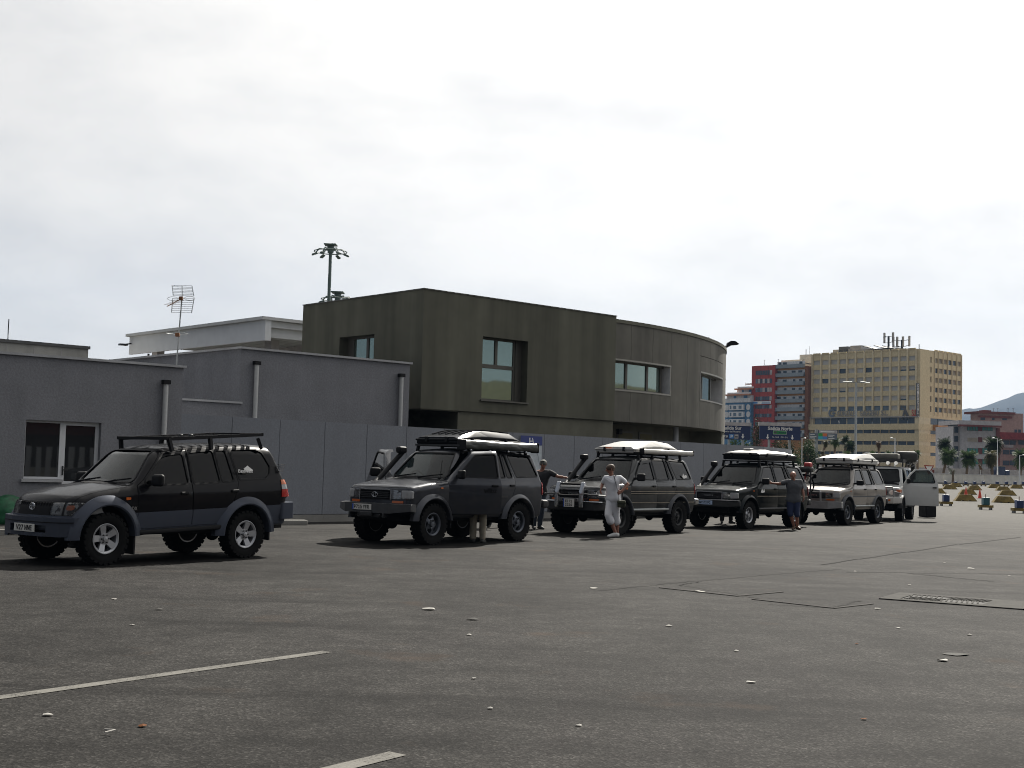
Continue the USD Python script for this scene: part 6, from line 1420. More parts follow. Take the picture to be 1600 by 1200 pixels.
# ---- 2: gunmetal wagon, both front doors open
def car_two():
    pos, yaw = car_place(2); lf = .09
    t, H, patch, patch_y, pr = build_suv('off_road_car', 'gunmetal off-roader with open front doors and a black clamshell roof tent, second in line', pos, yaw, 'LC80', 'paint_gunmetal', None, lift=lf, R=.42, tw=.30, wheel_style='hole5', rim='alloy_dark', flare='paint_gunmetal_pale', open_doors={('front', 1): 22., ('front', -1): 62.}, flare_geo=(.495, .61, .965))
    front80(t, H, patch, patch_y, lf); steel_bumper(t, H, 'bumper_grey'); rear_bits(t, H)
    plate(t, 2.445, -.12, .655 + lf, 'P715 YFR')
    snorkel(t, H, lf)
    part('side_rub_strip', [H((shape('LC80').level(.014) - shape('LC80').level(-.004)) ^ mbx((-1.0, -1.2, .86), (-.32, 1.2, .90)))], 'flare_black', t)
    part('sill_step', [H(rbox((-.9, s * .80, .50), (.85, s * .90, .56), .02)) for s in (1, -1)], 'trim_black', t)
    part('antenna', cyl((1.05, .72, 1.25 + lf), (1.02, .74, 1.62 + lf), .005), 'trim_black', t)
    dm = math.radians(22)
    m = text('wilbz', .09, .004); v = m.vertices; hx, hy = .95, .855
    q = np.c_[-.02 - v[:, 0], .915 + 0 * v[:, 0] - (v[:, 1] - v[:, 1].min()) + .006, 1.02 + lf + v[:, 2]]; T = trimesh.transformations.rotation_matrix(-dm, [0, 0, 1], [hx, hy, 0]); m.vertices = (np.c_[q, np.ones(len(q))] @ T.T)[:, :3]; m.invert(); part('door_lettering', m, 'trim_black', t, False)
    rack_bars(t, lambda m: lifted0(m, lf), (.25, -.55, -1.35, -2.0))
    part('roof_basket', [lifted0(bar((x, y, 2.0), (x2, y2, 2.0), .03, .04), lf) for x, y, x2, y2 in ((.32, -.62, .32, .62), (-2.1, -.62, -2.1, .62), (.32, .62, -2.1, .62), (.32, -.62, -2.1, -.62))], 'dark_metal', t)
    clam_tent('roof_tent', 'black clamshell roof tent', t, .28, -2.0, -.64, .52, 2.02 + lf * .4, 2.17, 2.39, -.75, 'tent_black', 'tent_black', .10, 5, .03)
    bag_awning(t, .30, -2.28, .66, 2.055, .12, 'awning_black', 'rolled awning in a black bag')
    part('awning_bracket', [bx((x - .03, .5, 1.93), (x + .03, .74, 1.955)) for x in (.1, -.55, -1.2, -1.85)] + [trimesh.creation.icosphere(2, .03).apply_translation((x, .74, 1.945)) for x in (.1, -.55, -1.2, -1.85)], 'chrome', t)
    return t
def lifted0(m, d):
    m = tm(m).copy(); m.apply_translation((0, 0, d - .05)); return m
car_two()

# ---- 3: grey-green wagon with a bull bar
def car_three():
    pos, yaw = car_place(3); lf = .10
    t, H, patch, patch_y, pr = build_suv('off_road_car', 'grey green off-roader with chrome bull bar, white wedge tent and silver awning', pos, yaw, 'LC80', 'paint_greygreen', None, lift=lf, R=.43, tw=.30, wheel_style='hole8', rim='flare_black', flare='flare_grey', flare_geo=(.505, .615, .965))
    front80(t, H, patch, patch_y, lf, brand='TOYOTA'); rear_bits(t, H, chrome=True)
    b = part('front_bumper', H(Manifold.batch_hull([rbox((1.98, -.93, .52), (2.1, .93, .73), .03), rbox((2.26, -.7, .50), (2.34, .7, .73), .03)])), 'flare_black', t, 30)
    part('chrome_strip', [H(rbox((2.20, s * .36, .70), (2.36, s * .86, .735), .015)) for s in (1, -1)], 'chrome', b)
    bb = holder('bull_bar', t)
    for s in (1, -1):
        part('upright', [H(Manifold.batch_hull([rbox((2.36, s * .36 - .06, .56), (2.44, s * .36 + .06, .9), .03)])), H(Manifold.batch_hull([rbox((2.36, s * .36 - .06, .85), (2.44, s * .36 + .06, 1.0), .03), rbox((2.28, s * .36 - .06, 1.12), (2.36, s * .36 + .06, 1.20), .03)]))], 'chrome', bb)
    part('cross_tube', [H(cyl((2.41, -.36, .86), (2.41, .36, .86), .026)), H(cyl((2.41, -.36, .60), (2.41, .36, .60), .026)), H(cyl((2.33, -.36, 1.14), (2.33, .36, 1.14), .024))], 'trim_black', bb)
    part('name_strip', H(rbox((2.38, -.32, .72), (2.40, .32, .80), .01)), 'bumper_silver', bb)
    part('side_tube', [H(tube([(2.36, s * .42, .90), (2.30, s * .80, .88), (2.08, s * .95, .88)], .018)) for s in (1, -1)], 'dark_metal', bb)
    car_text(bb, 'LANDCRUISER', .05, 2.401, 0, .76 + lf, 'trim_black', maxw=.55)
    plate(t, 2.43, .02, .68 + lf, 'EI 71', '2224', w=.32, h=.20)
    snorkel(t, H, lf); part('sill_step', [H(rbox((-.95, s * .84, .50), (.88, s * .93, .555), .02)) for s in (1, -1)], 'galvanised', t)
    L0 = shape('LC80').level(.0035) - shape('LC80').level(-.01)
    part('stripe', [H((L0 ^ mbx((-2.3, -1.2, z), (1.0, 1.2, z + .012)))) for z in (.985, .935, .70)], 'bag_tan', t)
    part('wind_deflector', [H((shape('LC80').level(.05) - shape('LC80').level(.042)) ^ prism_y([(.62, 1.44), (.25, 1.76), (-.24, 1.80), (-.24, 1.74), (.22, 1.69), (.55, 1.40)], .5, 1.2))], 'glass_tint', t)
    part('window_sticker', [H(poly_prism([(-1.98, 1.37), (-1.90, 1.43), (-1.82, 1.40), (-1.76, 1.46), (-1.70, 1.38), (-1.78, 1.33), (-1.9, 1.35)], 'y', .83, .836))], 'white_paint', t)
    rack_bars(t, lambda m: lifted0(m, lf), (.2, -.5, -1.25, -1.95))
    part('roof_rail', [lifted0(bar((.3, s * .55, 2.02), (-2.1, s * .55, 2.02), .05, .04), lf) for s in (1, -1)], 'trim_black', t)
    clam_tent('roof_tent', 'white wedge roof tent with small orange maker marks', t, .30, -2.05, -.64, .54, 2.05, 2.16, 2.40, -1.0, 'tent_silver', 'tent_silver', .10, 0, .05)
    part('mark', [bx((.302 + .025, -.30, 2.175), (.335, -.12, 2.20)), bx((-1.98, .30, 2.2), (-1.95, .40, 2.24))], 'sign_orange', t)
    bag_awning(t, .12, -2.45, .68, 2.11, .075, 'awning_alu', 'slim silver awning case', .001)
    part('awning_bracket', [bx((x - .03, .45, 2.02), (x + .03, .70, 2.04)) for x in (.0, -1.1, -2.2)], 'trim_black', t)
    return t
car_three()

# ---- 4: near black green wagon with a bicycle load behind
def car_four():
    pos, yaw = car_place(4); lf = .05
    t, H, patch, patch_y, pr = build_suv('off_road_car', 'near black off-roader with pale blue number plate and grey topped tent', pos, yaw, 'LC80', 'paint_darkgreen', None, lift=lf, R=.41, tw=.28, wheel_style='hole5', rim='alloy', flare='paint_darkgreen', flare_geo=(.49, .59, .955))
    front80(t, H, patch, patch_y, lf, brand='TOYOTA'); rear_bits(t, H)
    b = part('front_bumper', H(Manifold.batch_hull([rbox((2.0, -.94, .60), (2.1, .94, .775), .03), rbox((2.28, -.72, .58), (2.36, .72, .775), .03)])), 'flare_black', t, 30)
    part('chrome_strip', H(Manifold.batch_hull([rbox((2.10, -.95, .765), (2.15, .95, .79), .01), rbox((2.30, -.7, .765), (2.375, .7, .79), .01)])), 'bumper_silver', b)
    plate(t, 2.368, -.05, .70 + lf, 'DM 573 PC', mat='plate_paleblue'); snorkel(t, H, lf)
    part('badge_lettering', [H(poly_prism([(.55, 1.03), (.60, 1.12), (.66, 1.05), (.72, 1.13), (.80, 1.02), (.70, 1.0)], 'y', .915, .921))], 'white_paint', t)
    L0 = shape('LC80').level(.0035) - shape('LC80').level(-.01)
    part('stripe', H(L0 ^ mbx((-2.3, -1.2, .90), (1.0, 1.2, .915))), 'bag_tan', t)
    part('sill_step', [H(rbox((-.95, s * .84, .52), (.88, s * .92, .565), .02)) for s in (1, -1)], 'dark_metal', t)
    rack_bars(t, lambda m: lifted0(m, lf), (.35, -.1, -.5, -1.2, -1.85))
    tn = clam_tent('roof_tent', 'black roof tent with a grey lid and a small white hatch', t, .38, -2.0, -.62, .62, 2.03, 2.19, 2.33, -.45, 'tent_grey', 'tent_black', .16, 0, .03)
    part('hatch', [rbox((-.95, -.35, 2.33), (-.45, .15, 2.36), .01), tm(rbox((-.42, -.25, 2.33), (-.2, .0, 2.39), .02))], 'tent_white', tn)
    return t
car_four()
# load on the rear rack of car 4
def loc4(x, y, z): p = to_world(4, x, y, z); return p
o = loc4(-2.85, 0, 0)
t = thing('rear_load', 'tangle of black frames and bags with red pieces carried behind the fourth off-roader', 'load', (o[0], o[1], 0), rad(FLEET[4][2]))
part('frame', [bar((0, -.75, .8), (0, .75, .8), .05, .05), tube([(0, -.7, .8), (0, -.7, 1.75), (0, .7, 1.75), (0, .7, .8)], .025), tube([(-.02, .35, .8), (-.02, .35, 1.95)], .02), tube([(-.1, -.8, 1.45), (-.1, .85, 1.65)], .02)], 'dark_metal', t)
for k, (y, z, r) in enumerate(((-.35, 1.2, .34), (.42, 1.3, .33))):
    w = part('wheel', [tube([(-.08 - .05 * k, y + r * cos(a), z + r * sin(a)) for a in np.linspace(0, 2 * pi, 25)], .022, 6)], 'rubber', t); part('spokes', [cyl((-.08 - .05 * k, y, z), (-.08 - .05 * k, y + r * cos(a), z + r * sin(a)), .004, n=4) for a in np.linspace(0, 2 * pi, 13)[:-1]], 'galvanised', w)
part('bicycle_frame', [tube([(-.1, -.35, 1.2), (-.1, 0, 1.55), (-.1, .42, 1.3), (-.1, .05, 1.15), (-.1, -.35, 1.2)], .02), tube([(-.1, .42, 1.3), (-.1, .50, 1.72), (-.25, .55, 1.75)], .018)], 'bag_red', t)
part('bag', [rbox((-.32, -.5, 1.62), (.05, .1, 1.85), .08), rbox((-.25, .15, 1.70), (.08, .72, 1.9), .08)], 'bag_dark', t); part('bag', rbox((-.2, .45, 1.84), (.02, .68, 2.02), .05), 'bag_red', t); part('bag', rbox((-.25, -.1, 1.86), (.0, .14, 1.98), .04), 'bag_dark', t)

# ---- 5: champagne wagon with a silver winch bumper
def car_five():
    pos, yaw = car_place(5); lf = .06
    t, H, patch, patch_y, pr = build_suv('off_road_car', 'champagne off-roader with silver bull bumper under a plain white wedge tent', pos, yaw, 'LC80', 'paint_champagne', None, lift=lf, R=.42, tw=.29, wheel_style='hole5', rim='alloy_dark', flare='flare_grey', flare_geo=(.495, .60, .96))
    front80(t, H, patch, patch_y, lf, brand='TOYOTA', chrome=False); rear_bits(t, H)
    b = steel_bumper(t, H, 'bumper_silver', .47, .71, 2.46, 2.22, .98, False)
    part('hoop', [H(tube([(2.42, s * .34, .70), (2.44, s * .34, 1.0), (2.40, s * .30, 1.06), (2.38, 0, 1.08)], .032)) for s in (1, -1)], 'bumper_silver', b)
    snorkel(t, H, lf); part('sill_step', [H(tube([(.85, s * .93, .56), (-.95, s * .93, .56)], .028)) for s in (1, -1)], 'galvanised', t)
    L0 = shape('LC80').level(.004) - shape('LC80').level(-.01); part('stripe', H(L0 ^ mbx((-2.3, -1.2, .86), (1.0, 1.2, .90))), 'flare_grey', t)
    rack_bars(t, lambda m: lifted0(m, lf), (.35, -.4, -1.1, -1.85)); part('roof_rail', [lifted0(bar((.3, s * .55, 2.02), (-2.1, s * .55, 2.02), .05, .04), lf) for s in (1, -1)], 'trim_black', t)
    clam_tent('roof_tent', 'plain white wedge roof tent', t, .40, -2.05, -.66, .66, 2.04, 2.18, 2.40, -1.25, 'tent_white', 'tent_white', .08, 0, .0)
    part('vent', bx((.432, -.15, 2.20), (.445, .12, 2.225)), 'trim_black', t)
    return t
car_five()

# ---- 6: white boxy wagon with a loaded roof, driver's side front door wide open
FLEET[6] = (14.45, 49.4, 246.)
def car_six():
    pos, yaw = car_place(6); lf = .05
    t, H, patch, patch_y, pr = build_suv('off_road_car', 'white boxy off-roader with its front door swung wide open, last in line', pos, yaw, 'LC78', 'paint_white', None, lift=lf, R=.42, tw=.28, axles=(1.50, -1.48), track=.74, wheel_style='hole8', rim='flare_grey', flare='flare_black', flare_geo=(.495, .55, .90), open_doors={('front', 1): 68.}, door_glass='glass_clear')
    g = patch(R4(-.44, .44, .90, 1.12), 'bumper_silver', 'grille'); part('slat', [H(bx((2.14, -.40, z), (2.175, .40, z + .03))) for z in (.93, .985, 1.04)], 'trim_black', g)
    for s in (1, -1):
        a, b = sorted((s * .42, s * .80)); h = patch(R4(a, b, .88, 1.13), 'bumper_silver', 'headlight', o=.01, r=.03)
        part('lens', H(cyl((2.10, s * .55, 1.01), (2.155, s * .55, 1.01), .095, n=20)), 'reflector', h); c, d = sorted((s * .70, s * .84)); patch(R4(c, d, 1.0, 1.12), 'lens_amber', 'indicator', lo=1.6, o=.02)
    b = part('front_bumper', H(Manifold.batch_hull([rbox((2.05, -.90, .62), (2.15, .90, .84), .03), rbox((2.40, -.66, .60), (2.48, .66, .84), .03)])), 'tent_white', t, 30)
    part('indicator', [H(bx((2.45, s * .44 - .10, .70), (2.487, s * .44 + .10, .765))) for s in (1, -1)], 'lens_amber', b)
    part('hoop', [H(tube([(2.40, s * .64, .84), (2.40, s * .64, 1.12), (2.36, s * .58, 1.2), (2.36, 0, 1.2)], .032)) for s in (1, -1)] + [H(tube([(2.36, s * .64, 1.05), (2.1, s * .86, .98)], .025)) for s in (1, -1)], 'bumper_silver', b)
    part('rear_bumper', H(rbox((-2.9, -.8, .62), (-2.72, .8, .78), .03)), 'flare_black', t)
    snorkel(t, H, lf, 2.05)
    rk = holder('roof_rack', t)
    part('tray', [bx((-2.5, -.72, 2.20), (.62, .72, 2.225)), bar((.64, -.74, 2.27), (.64, .74, 2.27), .04, .09)] + [bar((.64, s * .74, 2.27), (-2.5, s * .74, 2.27), .04, .09) for s in (1, -1)], 'dark_metal', rk)
    part('foot', [bar((x, s * .70, 2.02), (x, s * .72, 2.21), .05, .05) for x in (.4, -.6, -1.6, -2.3) for s in (1, -1)], 'dark_metal', rk)
    part('roof_tent', rbox((-1.55, -.62, 2.30), (.45, .55, 2.52), .05), 'tent_roll', rk, label='folded grey tent in its cover')
    part('spot_lamp', [cyl((.66, y, 2.16), (.70, y, 2.16), .07, n=16) for y in (-.5, -.2, .2, .5)], 'reflector', rk)
    return t
car_six()
c6 = lambda x, y, z: to_world(6, x, y, z)
o = c6(0.2, -.50, 2.31); single('roof_bag', tm(rbox((-.32, -.22, -.06), (.32, .22, .22), .1)).apply_translation(o), 'bag_dark', 'dark bag at the front of the white vehicle roof rack, left of the folded tent', 'bag')
o = c6(-.6, .72, 2.30); single('roof_bag', tm(rbox((-.45, -.2, -.08), (.45, .2, .34), .12)).apply_transform(trimesh.transformations.rotation_matrix(.4, [0, 0, 1])).apply_translation(o), 'bag_dark', 'dark bundle on the right side of the white vehicle roof rack', 'bag')
o = c6(-1.5, .80, 2.27); single('steel_bowl', trimesh.creation.icosphere(3, 1.0).apply_scale((.24, .24, .15)).apply_translation(o), 'chrome', 'shiny steel bowl lying on the roof load of the white vehicle', 'bowl')
o = c6(-1.2, .86, 1.75); t = thing('side_load', 'dark straps and tools hanging on the flank of the white vehicle behind its open door', 'load', o, rad(FLEET[6][2]))
part('shovel', [tube([(.4, 0, .3), (-.5, .02, .35)], .02), rbox((-.8, -.02, .22), (-.5, .05, .47), .02)], 'dark_metal', t); part('strap', [bar((x, .0, -.4), (x + .06, .02, .4), .04, .01) for x in (.3, .0, -.3)], 'bag_dark', t); part('jerrycan', rbox((-.15, -.02, -.2), (.2, .14, .2), .03), 'bag_dark', t)
o = gnd(1449, 808.8)
t = thing('black_case', 'square black case standing on the ground beneath the open white door', 'case', o, rad(20))
part('shell', rbox((-.26, -.25, .02), (.26, .25, .95), .04), 'trim_black', t); part('lid', rbox((-.27, -.26, .952), (.27, .26, 1.02), .03), 'trim_black', t)
# ------------------------------------------------------------------ people
V3 = lambda *a: np.array(a, float)
def sph(p, r, n=14): return Manifold.sphere(float(r), n).translate([float(x) for x in p])
def hull(*pr): return Manifold.batch_hull([sph(p, r) for p, r in pr])
def union(ms):
    a = ms[0]
    for m in ms[1:]: a = a + m
    return a
def soft(m, h=.022, it=6):
    m = tm(m.refine_to_length(h)); m = trimesh.Trimesh(m.vertices, m.faces, process=True)
    trimesh.smoothing.filter_taubin(m, .5, .52, it); return m
def unit(v): v = np.array(v, float); return v / np.linalg.norm(v)
def hand_mesh(wrist, d, side, curl=.5, thumb=None):
    """Palm, four fingers and a thumb. d: direction of the fingers, side: towards the little finger, normal = d x side."""
    d, side = unit(d), unit(np.array(side) - np.dot(side, unit(d)) * unit(d)); nrm = np.cross(d, side)
    w = np.array(wrist); k = [w + side * s * .028 + d * .085 for s in (-1.1, -.35, .4, 1.1)]
    ms = [Manifold.batch_hull([sph(w + side * .018, .018, 8), sph(w - side * .018, .018, 8)] + [sph(p, .0125, 8) for p in k])]
    for i, p in enumerate(k):
        L = (.070, .082, .076, .058)[i]; q = p + unit(d - nrm * curl * .5) * L * .5; r_ = q + unit(d - nrm * curl * 1.6) * L * .5
        ms += [hull((p, .0105), (q, .0095)), hull((q, .0095), (r_, .008))]
    t0 = w - side * .024 + d * .025; t1 = t0 + unit(d * .6 - side * .8 - nrm * .3) * .04; t2 = t1 + unit(d - side * .3 - nrm * .4 * curl) * .032
    ms += [hull((t0, .014), (t1, .011)), hull((t1, .011), (t2, .009))]
    return union(ms)
def make_person(label, base, face, J, clothes, skin='skin', hair='hair_brown', hair_style='short', build=1.0, look=None):
    """J: joint offsets from the standing point (x right, y away, z up). face: direction the chest faces (x, y). clothes: dict of (style, material)."""
    t = thing('person', label, 'person', base)
    f = unit([face[0], face[1], 0]); l = np.array([-f[1], f[0], 0]); up = unit(J['neck'] - J['hip'])
    if abs(np.dot(up, f)) > .5: fu = unit(f - np.dot(f, up) * up)
    else: fu = f
    b = build; hip, neck = J['hip'], J['neck']
    chest = hip + (neck - hip) * .68; waist = hip + (neck - hip) * .32
    hl = {s: hip + l * .085 * s - V3(0, 0, .02) for s in (1, -1)}
    ms = [Manifold.batch_hull([sph(hl[1], .10 * b), sph(hl[-1], .10 * b), sph(waist + l * .065, .10 * b), sph(waist - l * .065, .10 * b)]),
          Manifold.batch_hull([sph(waist + l * .065, .10 * b), sph(waist - l * .065, .10 * b), sph(chest + l * .095, .108 * b), sph(chest - l * .095, .108 * b)]),
          Manifold.batch_hull([sph(chest + l * .095, .108 * b), sph(chest - l * .095, .108 * b), sph(J['sL'], .06), sph(J['sR'], .06), sph(neck - up * .05, .065)])]
    torso = union(ms)
    hd = J['head']; lk = unit(look if look is not None else f); ll = np.cross([0, 0, 1], lk); ll = unit(ll); hu = unit(np.cross(lk, ll))
    head = [hull((neck - up * .06, .06), (hd - hu * .07 - lk * .015, .052)), Manifold.batch_hull([sph(hd + hu * .03 - lk * .02, .088), sph(hd + hu * .025 + lk * .02, .076), sph(hd - hu * .075 + lk * .04, .034), sph(hd - hu * .05 - lk * .01, .06)]),
            Manifold.batch_hull([sph(hd + lk * .092 + hu * .015, .010), sph(hd + lk * .106 - hu * .025, .014), sph(hd + lk * .085 - hu * .03, .02)]), hull((hd + lk * .083 - hu * .058 + ll * .014, .012), (hd + lk * .083 - hu * .058 - ll * .014, .012))]
    for s in (1, -1): head += [Manifold.batch_hull([sph(hd + ll * .082 * s - lk * .005 + hu * .018, .016), sph(hd + ll * .080 * s - hu * .022, .011)]), hull((hd + lk * .08 + ll * .032 * s + hu * .03, .012), (hd + lk * .076 + ll * .05 * s + hu * .028, .01))]
    arms = []
    for s in 'LR':
        S, E, W_ = J['s' + s], J['e' + s], J['w' + s]
        arms += [hull((S, .056 * b), ((S + E) / 2, .050 * b), (E, .040)), hull((E, .041), (E + (W_ - E) * .3, .042), (W_, .027))]
        arms.append(hand_mesh(W_, J.get('hd' + s, W_ - E), J.get('hs' + s, f), J.get('curl' + s, .5)))
    legs = []
    for s, q in (('L', 1), ('R', -1)):
        K, A = J['k' + s], J['a' + s]
        legs += [hull((hl[q], .092 * b), (K, .058)), hull((K, .056), (K + (A - K) * .32 - f * .02, .056), (A, .037))]
        toe = J['t' + s]; legs.append(hull((A - V3(0, 0, .03), .036), (A + (toe - A) * .5 - V3(0, 0, .0), .032), (toe, .028)))
    part('body', soft(union([torso] + head + arms + legs), .02, 5), skin, t, 50)
    part('eye', [tm(sph(hd + lk * .079 + ll * .033 * s + hu * .014, .013, 10)) for s in (1, -1)], 'eye_white', t)
    if hair_style in ('short', 'cap'):
        c = hd + hu * .032 - lk * .022
        m = Manifold.batch_hull([sph(c, .097, 20), sph(hd + hu * .03 + lk * .022, .083, 20), sph(hd - hu * .02 - lk * .055, .05, 14)])
        m -= Manifold.batch_hull([sph(hd + lk * .16 - hu * .11, .12, 20), sph(hd + lk * .14 + hu * -.055, .075, 16)]); m -= Manifold.cube([.6, .6, .3], True).translate((hd - hu * .215).tolist())
        p = part('hair' if hair_style == 'short' else 'cap', soft(m, .02, 3), hair, t, 50)
        if hair_style == 'cap': part('sunglasses', [tm(hull((hd + lk * .092 + hu * .075 + ll * .05, .014), (hd + lk * .10 + hu * .07 - ll * .05, .014)))], 'black_plastic', p)
    for kind, mat, *opt in clothes:
        if kind == 'shirt':
            g = .016; m2 = [Manifold.batch_hull([sph(hl[1] + V3(0, 0, .01), .122 * b + g), sph(hl[-1] + V3(0, 0, .01), .122 * b + g), sph(waist + l * .065, .102 * b + g), sph(waist - l * .065, .102 * b + g)]),
                 Manifold.batch_hull([sph(waist + l * .065, .102 * b + g), sph(waist - l * .065, .102 * b + g), sph(chest + l * .095, .108 * b + g), sph(chest - l * .095, .108 * b + g)]),
                 Manifold.batch_hull([sph(chest + l * .095, .108 * b + g), sph(chest - l * .095, .108 * b + g), sph(J['sL'], .068), sph(J['sR'], .068), sph(neck - up * .07, .072)])]
            for s in 'LR':
                S, E = J['s' + s], J['e' + s]; m2.append(hull((S, .070 * b), (S + (E - S) * (opt[0] if opt else .55), .064 * b)))
            m = union(m2); m = soft(m, .024, 5); v = m.vertices; d = (meshkit.fbm(v * 9 + 3, 3, 11) - .5)[:, None]; m.vertices = v + m.vertex_normals * d * .022; part('shirt', m, mat, t, 60)
        if kind in ('shorts', 'trousers'):
            fr = opt[0] if opt else 1.0; g = .02; m2 = [Manifold.batch_hull([sph(hl[1], .104 * b + g * .6), sph(hl[-1], .104 * b + g * .6), sph(waist + l * .05 - up * .03, .10 * b + .008), sph(waist - l * .05 - up * .03, .10 * b + .008)])]
            for s, q in (('L', 1), ('R', -1)):
                K, A = J['k' + s], J['a' + s]
                if kind == 'trousers': m2 += [hull((hl[q], .10 * b + g), (K, .07 + g * .6)), hull((K, .07 + g * .6), (A + (K - A) * .06, .066))]
                else:
                    e = K + (A - K) * max(0, fr - 1) if fr > 1 else hl[q] + (K - hl[q]) * fr; wd = .096 if fr > 1.2 else .09
                    m2 += [hull((hl[q], .10 * b + g), (K if fr > 1 else e, wd - .004))] + ([hull((K, wd - .004), (e, wd))] if fr > 1 else [])
            m = soft(union(m2), .024, 4); v = m.vertices; d = (meshkit.fbm(v * np.array([11, 11, 5]) + 7, 3, 12) - .5)[:, None]; m.vertices = v + m.vertex_normals * d * .03; part(kind, m, mat, t, 60)
        if kind == 'shoes':
            for s in 'LR':
                A, toe = J['a' + s], J['t' + s]; dv = unit((toe - A) * [1, 1, 0]); heel = V3(A[0], A[1], A[2] - .045) - dv * .05
                m = Manifold.batch_hull([sph(heel, .04), sph(A - V3(0, 0, .015), .046), sph((A + toe) / 2 - V3(0, 0, .02), .042), sph(toe + dv * .02 - V3(0, 0, .0), .034)]); p = part('shoe', soft(m, .02, 2), mat, t, 50)
                if opt: part('flash', tm(Manifold.batch_hull([sph((A + toe) / 2 - V3(0, 0, .02) + np.cross(dv, [0, 0, 1]) * .03 * q, .02) for q in (1,)] + [sph(A - V3(0, 0, .04) + np.cross(dv, [0, 0, 1]) * .032, .016)])), opt[0], p)
    return t
def floor_pt(px, py): return gnd(px, py)

# man in white leaning at the corner of the third vehicle
b = floor_pt(960, 839.5)
J = dict(hip=V3(-.04, .05, .93), neck=V3(-.10, .06, 1.47), head=V3(-.13, .05, 1.625), sL=V3(.095, -.03, 1.42), eL=V3(.30, .03, 1.27), wL=V3(.145, -.10, 1.11), hdL=V3(-.8, -.2, -.5), hsL=V3(0, -.3, -1), sR=V3(-.225, .10, 1.41), eR=V3(-.30, .20, 1.26), wR=V3(-.335, .10, 1.17), hdR=V3(-.25, -.3, -.9), hsR=V3(.2, -.9, .2), curlR=.9,
         kL=V3(.03, .04, .50), aL=V3(.08, .13, .09), tL=V3(.04, .01, .03), kR=V3(-.16, -.06, .52), aR=V3(.02, -.06, .10), tR=V3(-.13, -.12, .032))
t = make_person('man in white t-shirt and long white shorts, hand on hip', b, (-.8, -.6), J, [('shirt', 'cloth_white', .6), ('shorts', 'cloth_white', 1.32), ('shoes', 'shoe_white', 'shoe_lime')], 'skin_tan', 'hair_brown', 'short', 1.0, look=(-.97, -.25, -.05))
bag = thing('shoulder_bag', 'small camouflage bag on a dark strap at the hip of the man in white', 'bag', b)
part('bag_body', rbox((.04, -.22, .72), (.23, -.10, .88), .03), 'camo', bag); part('flap', rbox((.035, -.235, .80), (.235, -.095, .89), .03), 'camo', bag)
part('strap', [bar((-.06, -.09, 1.50), (-.005, -.145, 1.30), .03, .006), bar((-.005, -.145, 1.30), (.05, -.19, 1.05), .03, .006), bar((.05, -.19, 1.05), (.07, -.19, .87), .03, .006), bar((-.06, -.09, 1.50), (.05, .06, 1.47), .03, .006), bar((.05, .06, 1.47), (.17, .06, 1.1), .03, .006), bar((.17, .06, 1.1), (.17, -.05, .86), .03, .006)], 'dark_metal', bag)

# man in black behind the second vehicle, arm on the bonnet of the third
b = floor_pt(842, 827)
J = dict(hip=V3(-.02, 0, .97), neck=V3(.03, -.02, 1.55), head=V3(.07, -.05, 1.71), sL=V3(.25, -.03, 1.50), eL=V3(.46, -.12, 1.40), wL=V3(.70, -.2, 1.37), hdL=V3(1, -.2, -.12), hsL=V3(0, -1, .1), curlL=.2, sR=V3(-.17, .0, 1.49), eR=V3(-.27, .02, 1.22), wR=V3(-.22, -.10, .98), kL=V3(.06, -.02, .52), aL=V3(.02, .02, .09), tL=V3(.10, -.10, .03), kR=V3(-.12, -.02, .52), aR=V3(-.14, .02, .09), tR=V3(-.12, -.12, .03))
make_person('man in black shirt and grey cap behind the second off-roader, arm stretched out', b, (.15, -1), J, [('shirt', 'cloth_black', .6), ('trousers', 'cloth_jean'), ('shoes', 'shoe_dark')], 'skin_tan', 'cap_grey', 'cap', 1.08, look=(-.25, -.95, 0))

# man in grey t-shirt with a hand on the mirror of the fourth vehicle
b = floor_pt(1239, 827.5); q = 37.6 / 2000
P2 = lambda px, py, y=0.: V3((px - 1239) * q, y, (827.5 - py) * q)
J = dict(hip=P2(1239.5, 781, .02), neck=P2(1240, 750.2, .0), head=P2(1238, 742.8, -.02), sR=P2(1231.2, 752.5), eR=P2(1217, 756.6, .06), wR=P2(1206, 755.5, .14), hdR=V3(-1, .4, .05), hsR=V3(0, -.3, -1), curlR=.5, sL=P2(1249.3, 752.5), eL=P2(1253.6, 765.5, .02), wL=P2(1254.6, 775.5, -.06), hdL=V3(.02, -.1, -1), hsL=V3(.2, .9, 0), curlL=.7,
         kR=P2(1234.5, 802, -.03), aR=P2(1240.5, 822.5, .02), tR=P2(1237.5, 825.8, -.10), kL=P2(1244.5, 803, -.04), aL=P2(1246.5, 822.5, .06), tL=P2(1248.5, 825.8, -.08))
make_person('bald man in grey t-shirt and blue shorts, hand on a car mirror', b, (-.1, -1), J, [('shirt', 'cloth_grey', .6), ('shorts', 'cloth_navy', 1.05), ('shoes', 'leather')], 'skin_tan', 'hair_grey', 'none', 1.12, look=(-.15, -.98, 0))

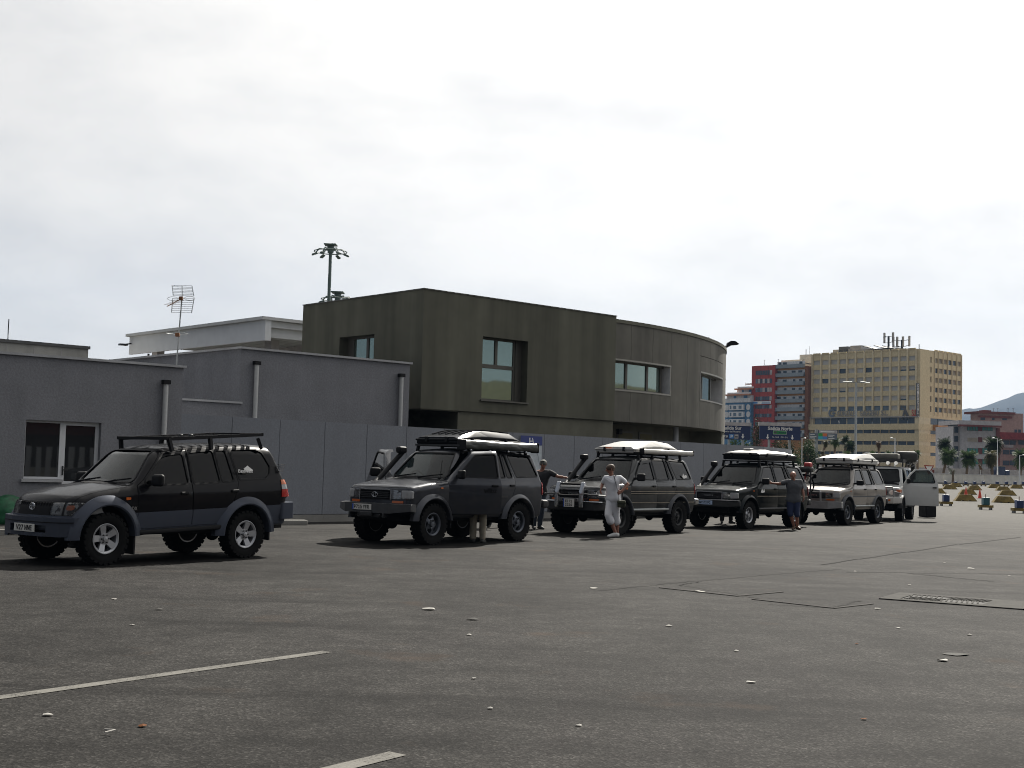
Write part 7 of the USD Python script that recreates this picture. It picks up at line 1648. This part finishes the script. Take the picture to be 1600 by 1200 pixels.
# legs behind the open door of the second vehicle, body bent into the cab
b = floor_pt(746, 848.5)
J = dict(hip=V3(.0, .06, .94), neck=V3(-.06, .55, 1.22), head=V3(-.08, .70, 1.28), sL=V3(-.22, .50, 1.19), eL=V3(-.20, .72, 1.02), wL=V3(-.12, .9, .98), sR=V3(.12, .52, 1.18), eR=V3(.14, .74, 1.02), wR=V3(.08, .92, .99), kL=V3(-.10, .0, .50), aL=V3(-.10, .03, .09), tL=V3(-.13, .12, .03), kR=V3(.10, -.01, .50), aR=V3(.105, .02, .09), tR=V3(.14, .11, .03))
make_person('person in beige trousers leaning into the second off-roader behind its open door', b, (-.15, 1), J, [('shirt', 'cloth_grey', .6), ('trousers', 'cloth_beige'), ('shoes', 'shoe_dark')], 'skin', 'hair_brown', 'short', 1.0, look=(-.1, .95, -.3))
# two more people on the far sides of vehicles, only their feet in view
for px, py, lb, mt in ((772.5, 824.5, 'bent person beyond the second off-roader, only shoes seen beneath it', 'cloth_jean'), (1135, 818, 'bent person beyond the fourth off-roader, only shoes seen beneath it', 'cloth_black')):
    b = floor_pt(px, py)
    J = dict(hip=V3(.0, .0, .90), neck=V3(.08, -.48, 1.06), head=V3(.09, -.62, 1.06), sL=V3(.26, -.42, 1.03), eL=V3(.27, -.55, .85), wL=V3(.16, -.7, .82), sR=V3(-.10, -.44, 1.03), eR=V3(-.1, -.58, .85), wR=V3(0, -.72, .82), kL=V3(.13, -.04, .48), aL=V3(.15, .05, .09), tL=V3(.24, -.05, .03), kR=V3(-.11, -.04, .48), aR=V3(-.14, .05, .09), tR=V3(-.16, -.08, .03))
    make_person(lb, b, (.1, -1), J, [('shirt', 'cloth_black', .6), ('trousers', mt), ('shoes', 'shoe_dark')], 'skin', 'hair_brown', 'short', .95, look=(.05, -.9, -.4))
# ------------------------------------------------------------------ air
usdkit.material(stage, '/World/Looks/air', {'v': ('principled_volume', {'color': (.42, .66, 1.0), 'density': .000048, 'anisotropy': .0})}, [], volume='v.volume')
hz = part('haze', bx((-4900, -600, -8), (4900, 4900, 640)), UsdShade.Material.Get(stage, '/World/Looks/air'), None, False)
tag(hz, kind='stuff')
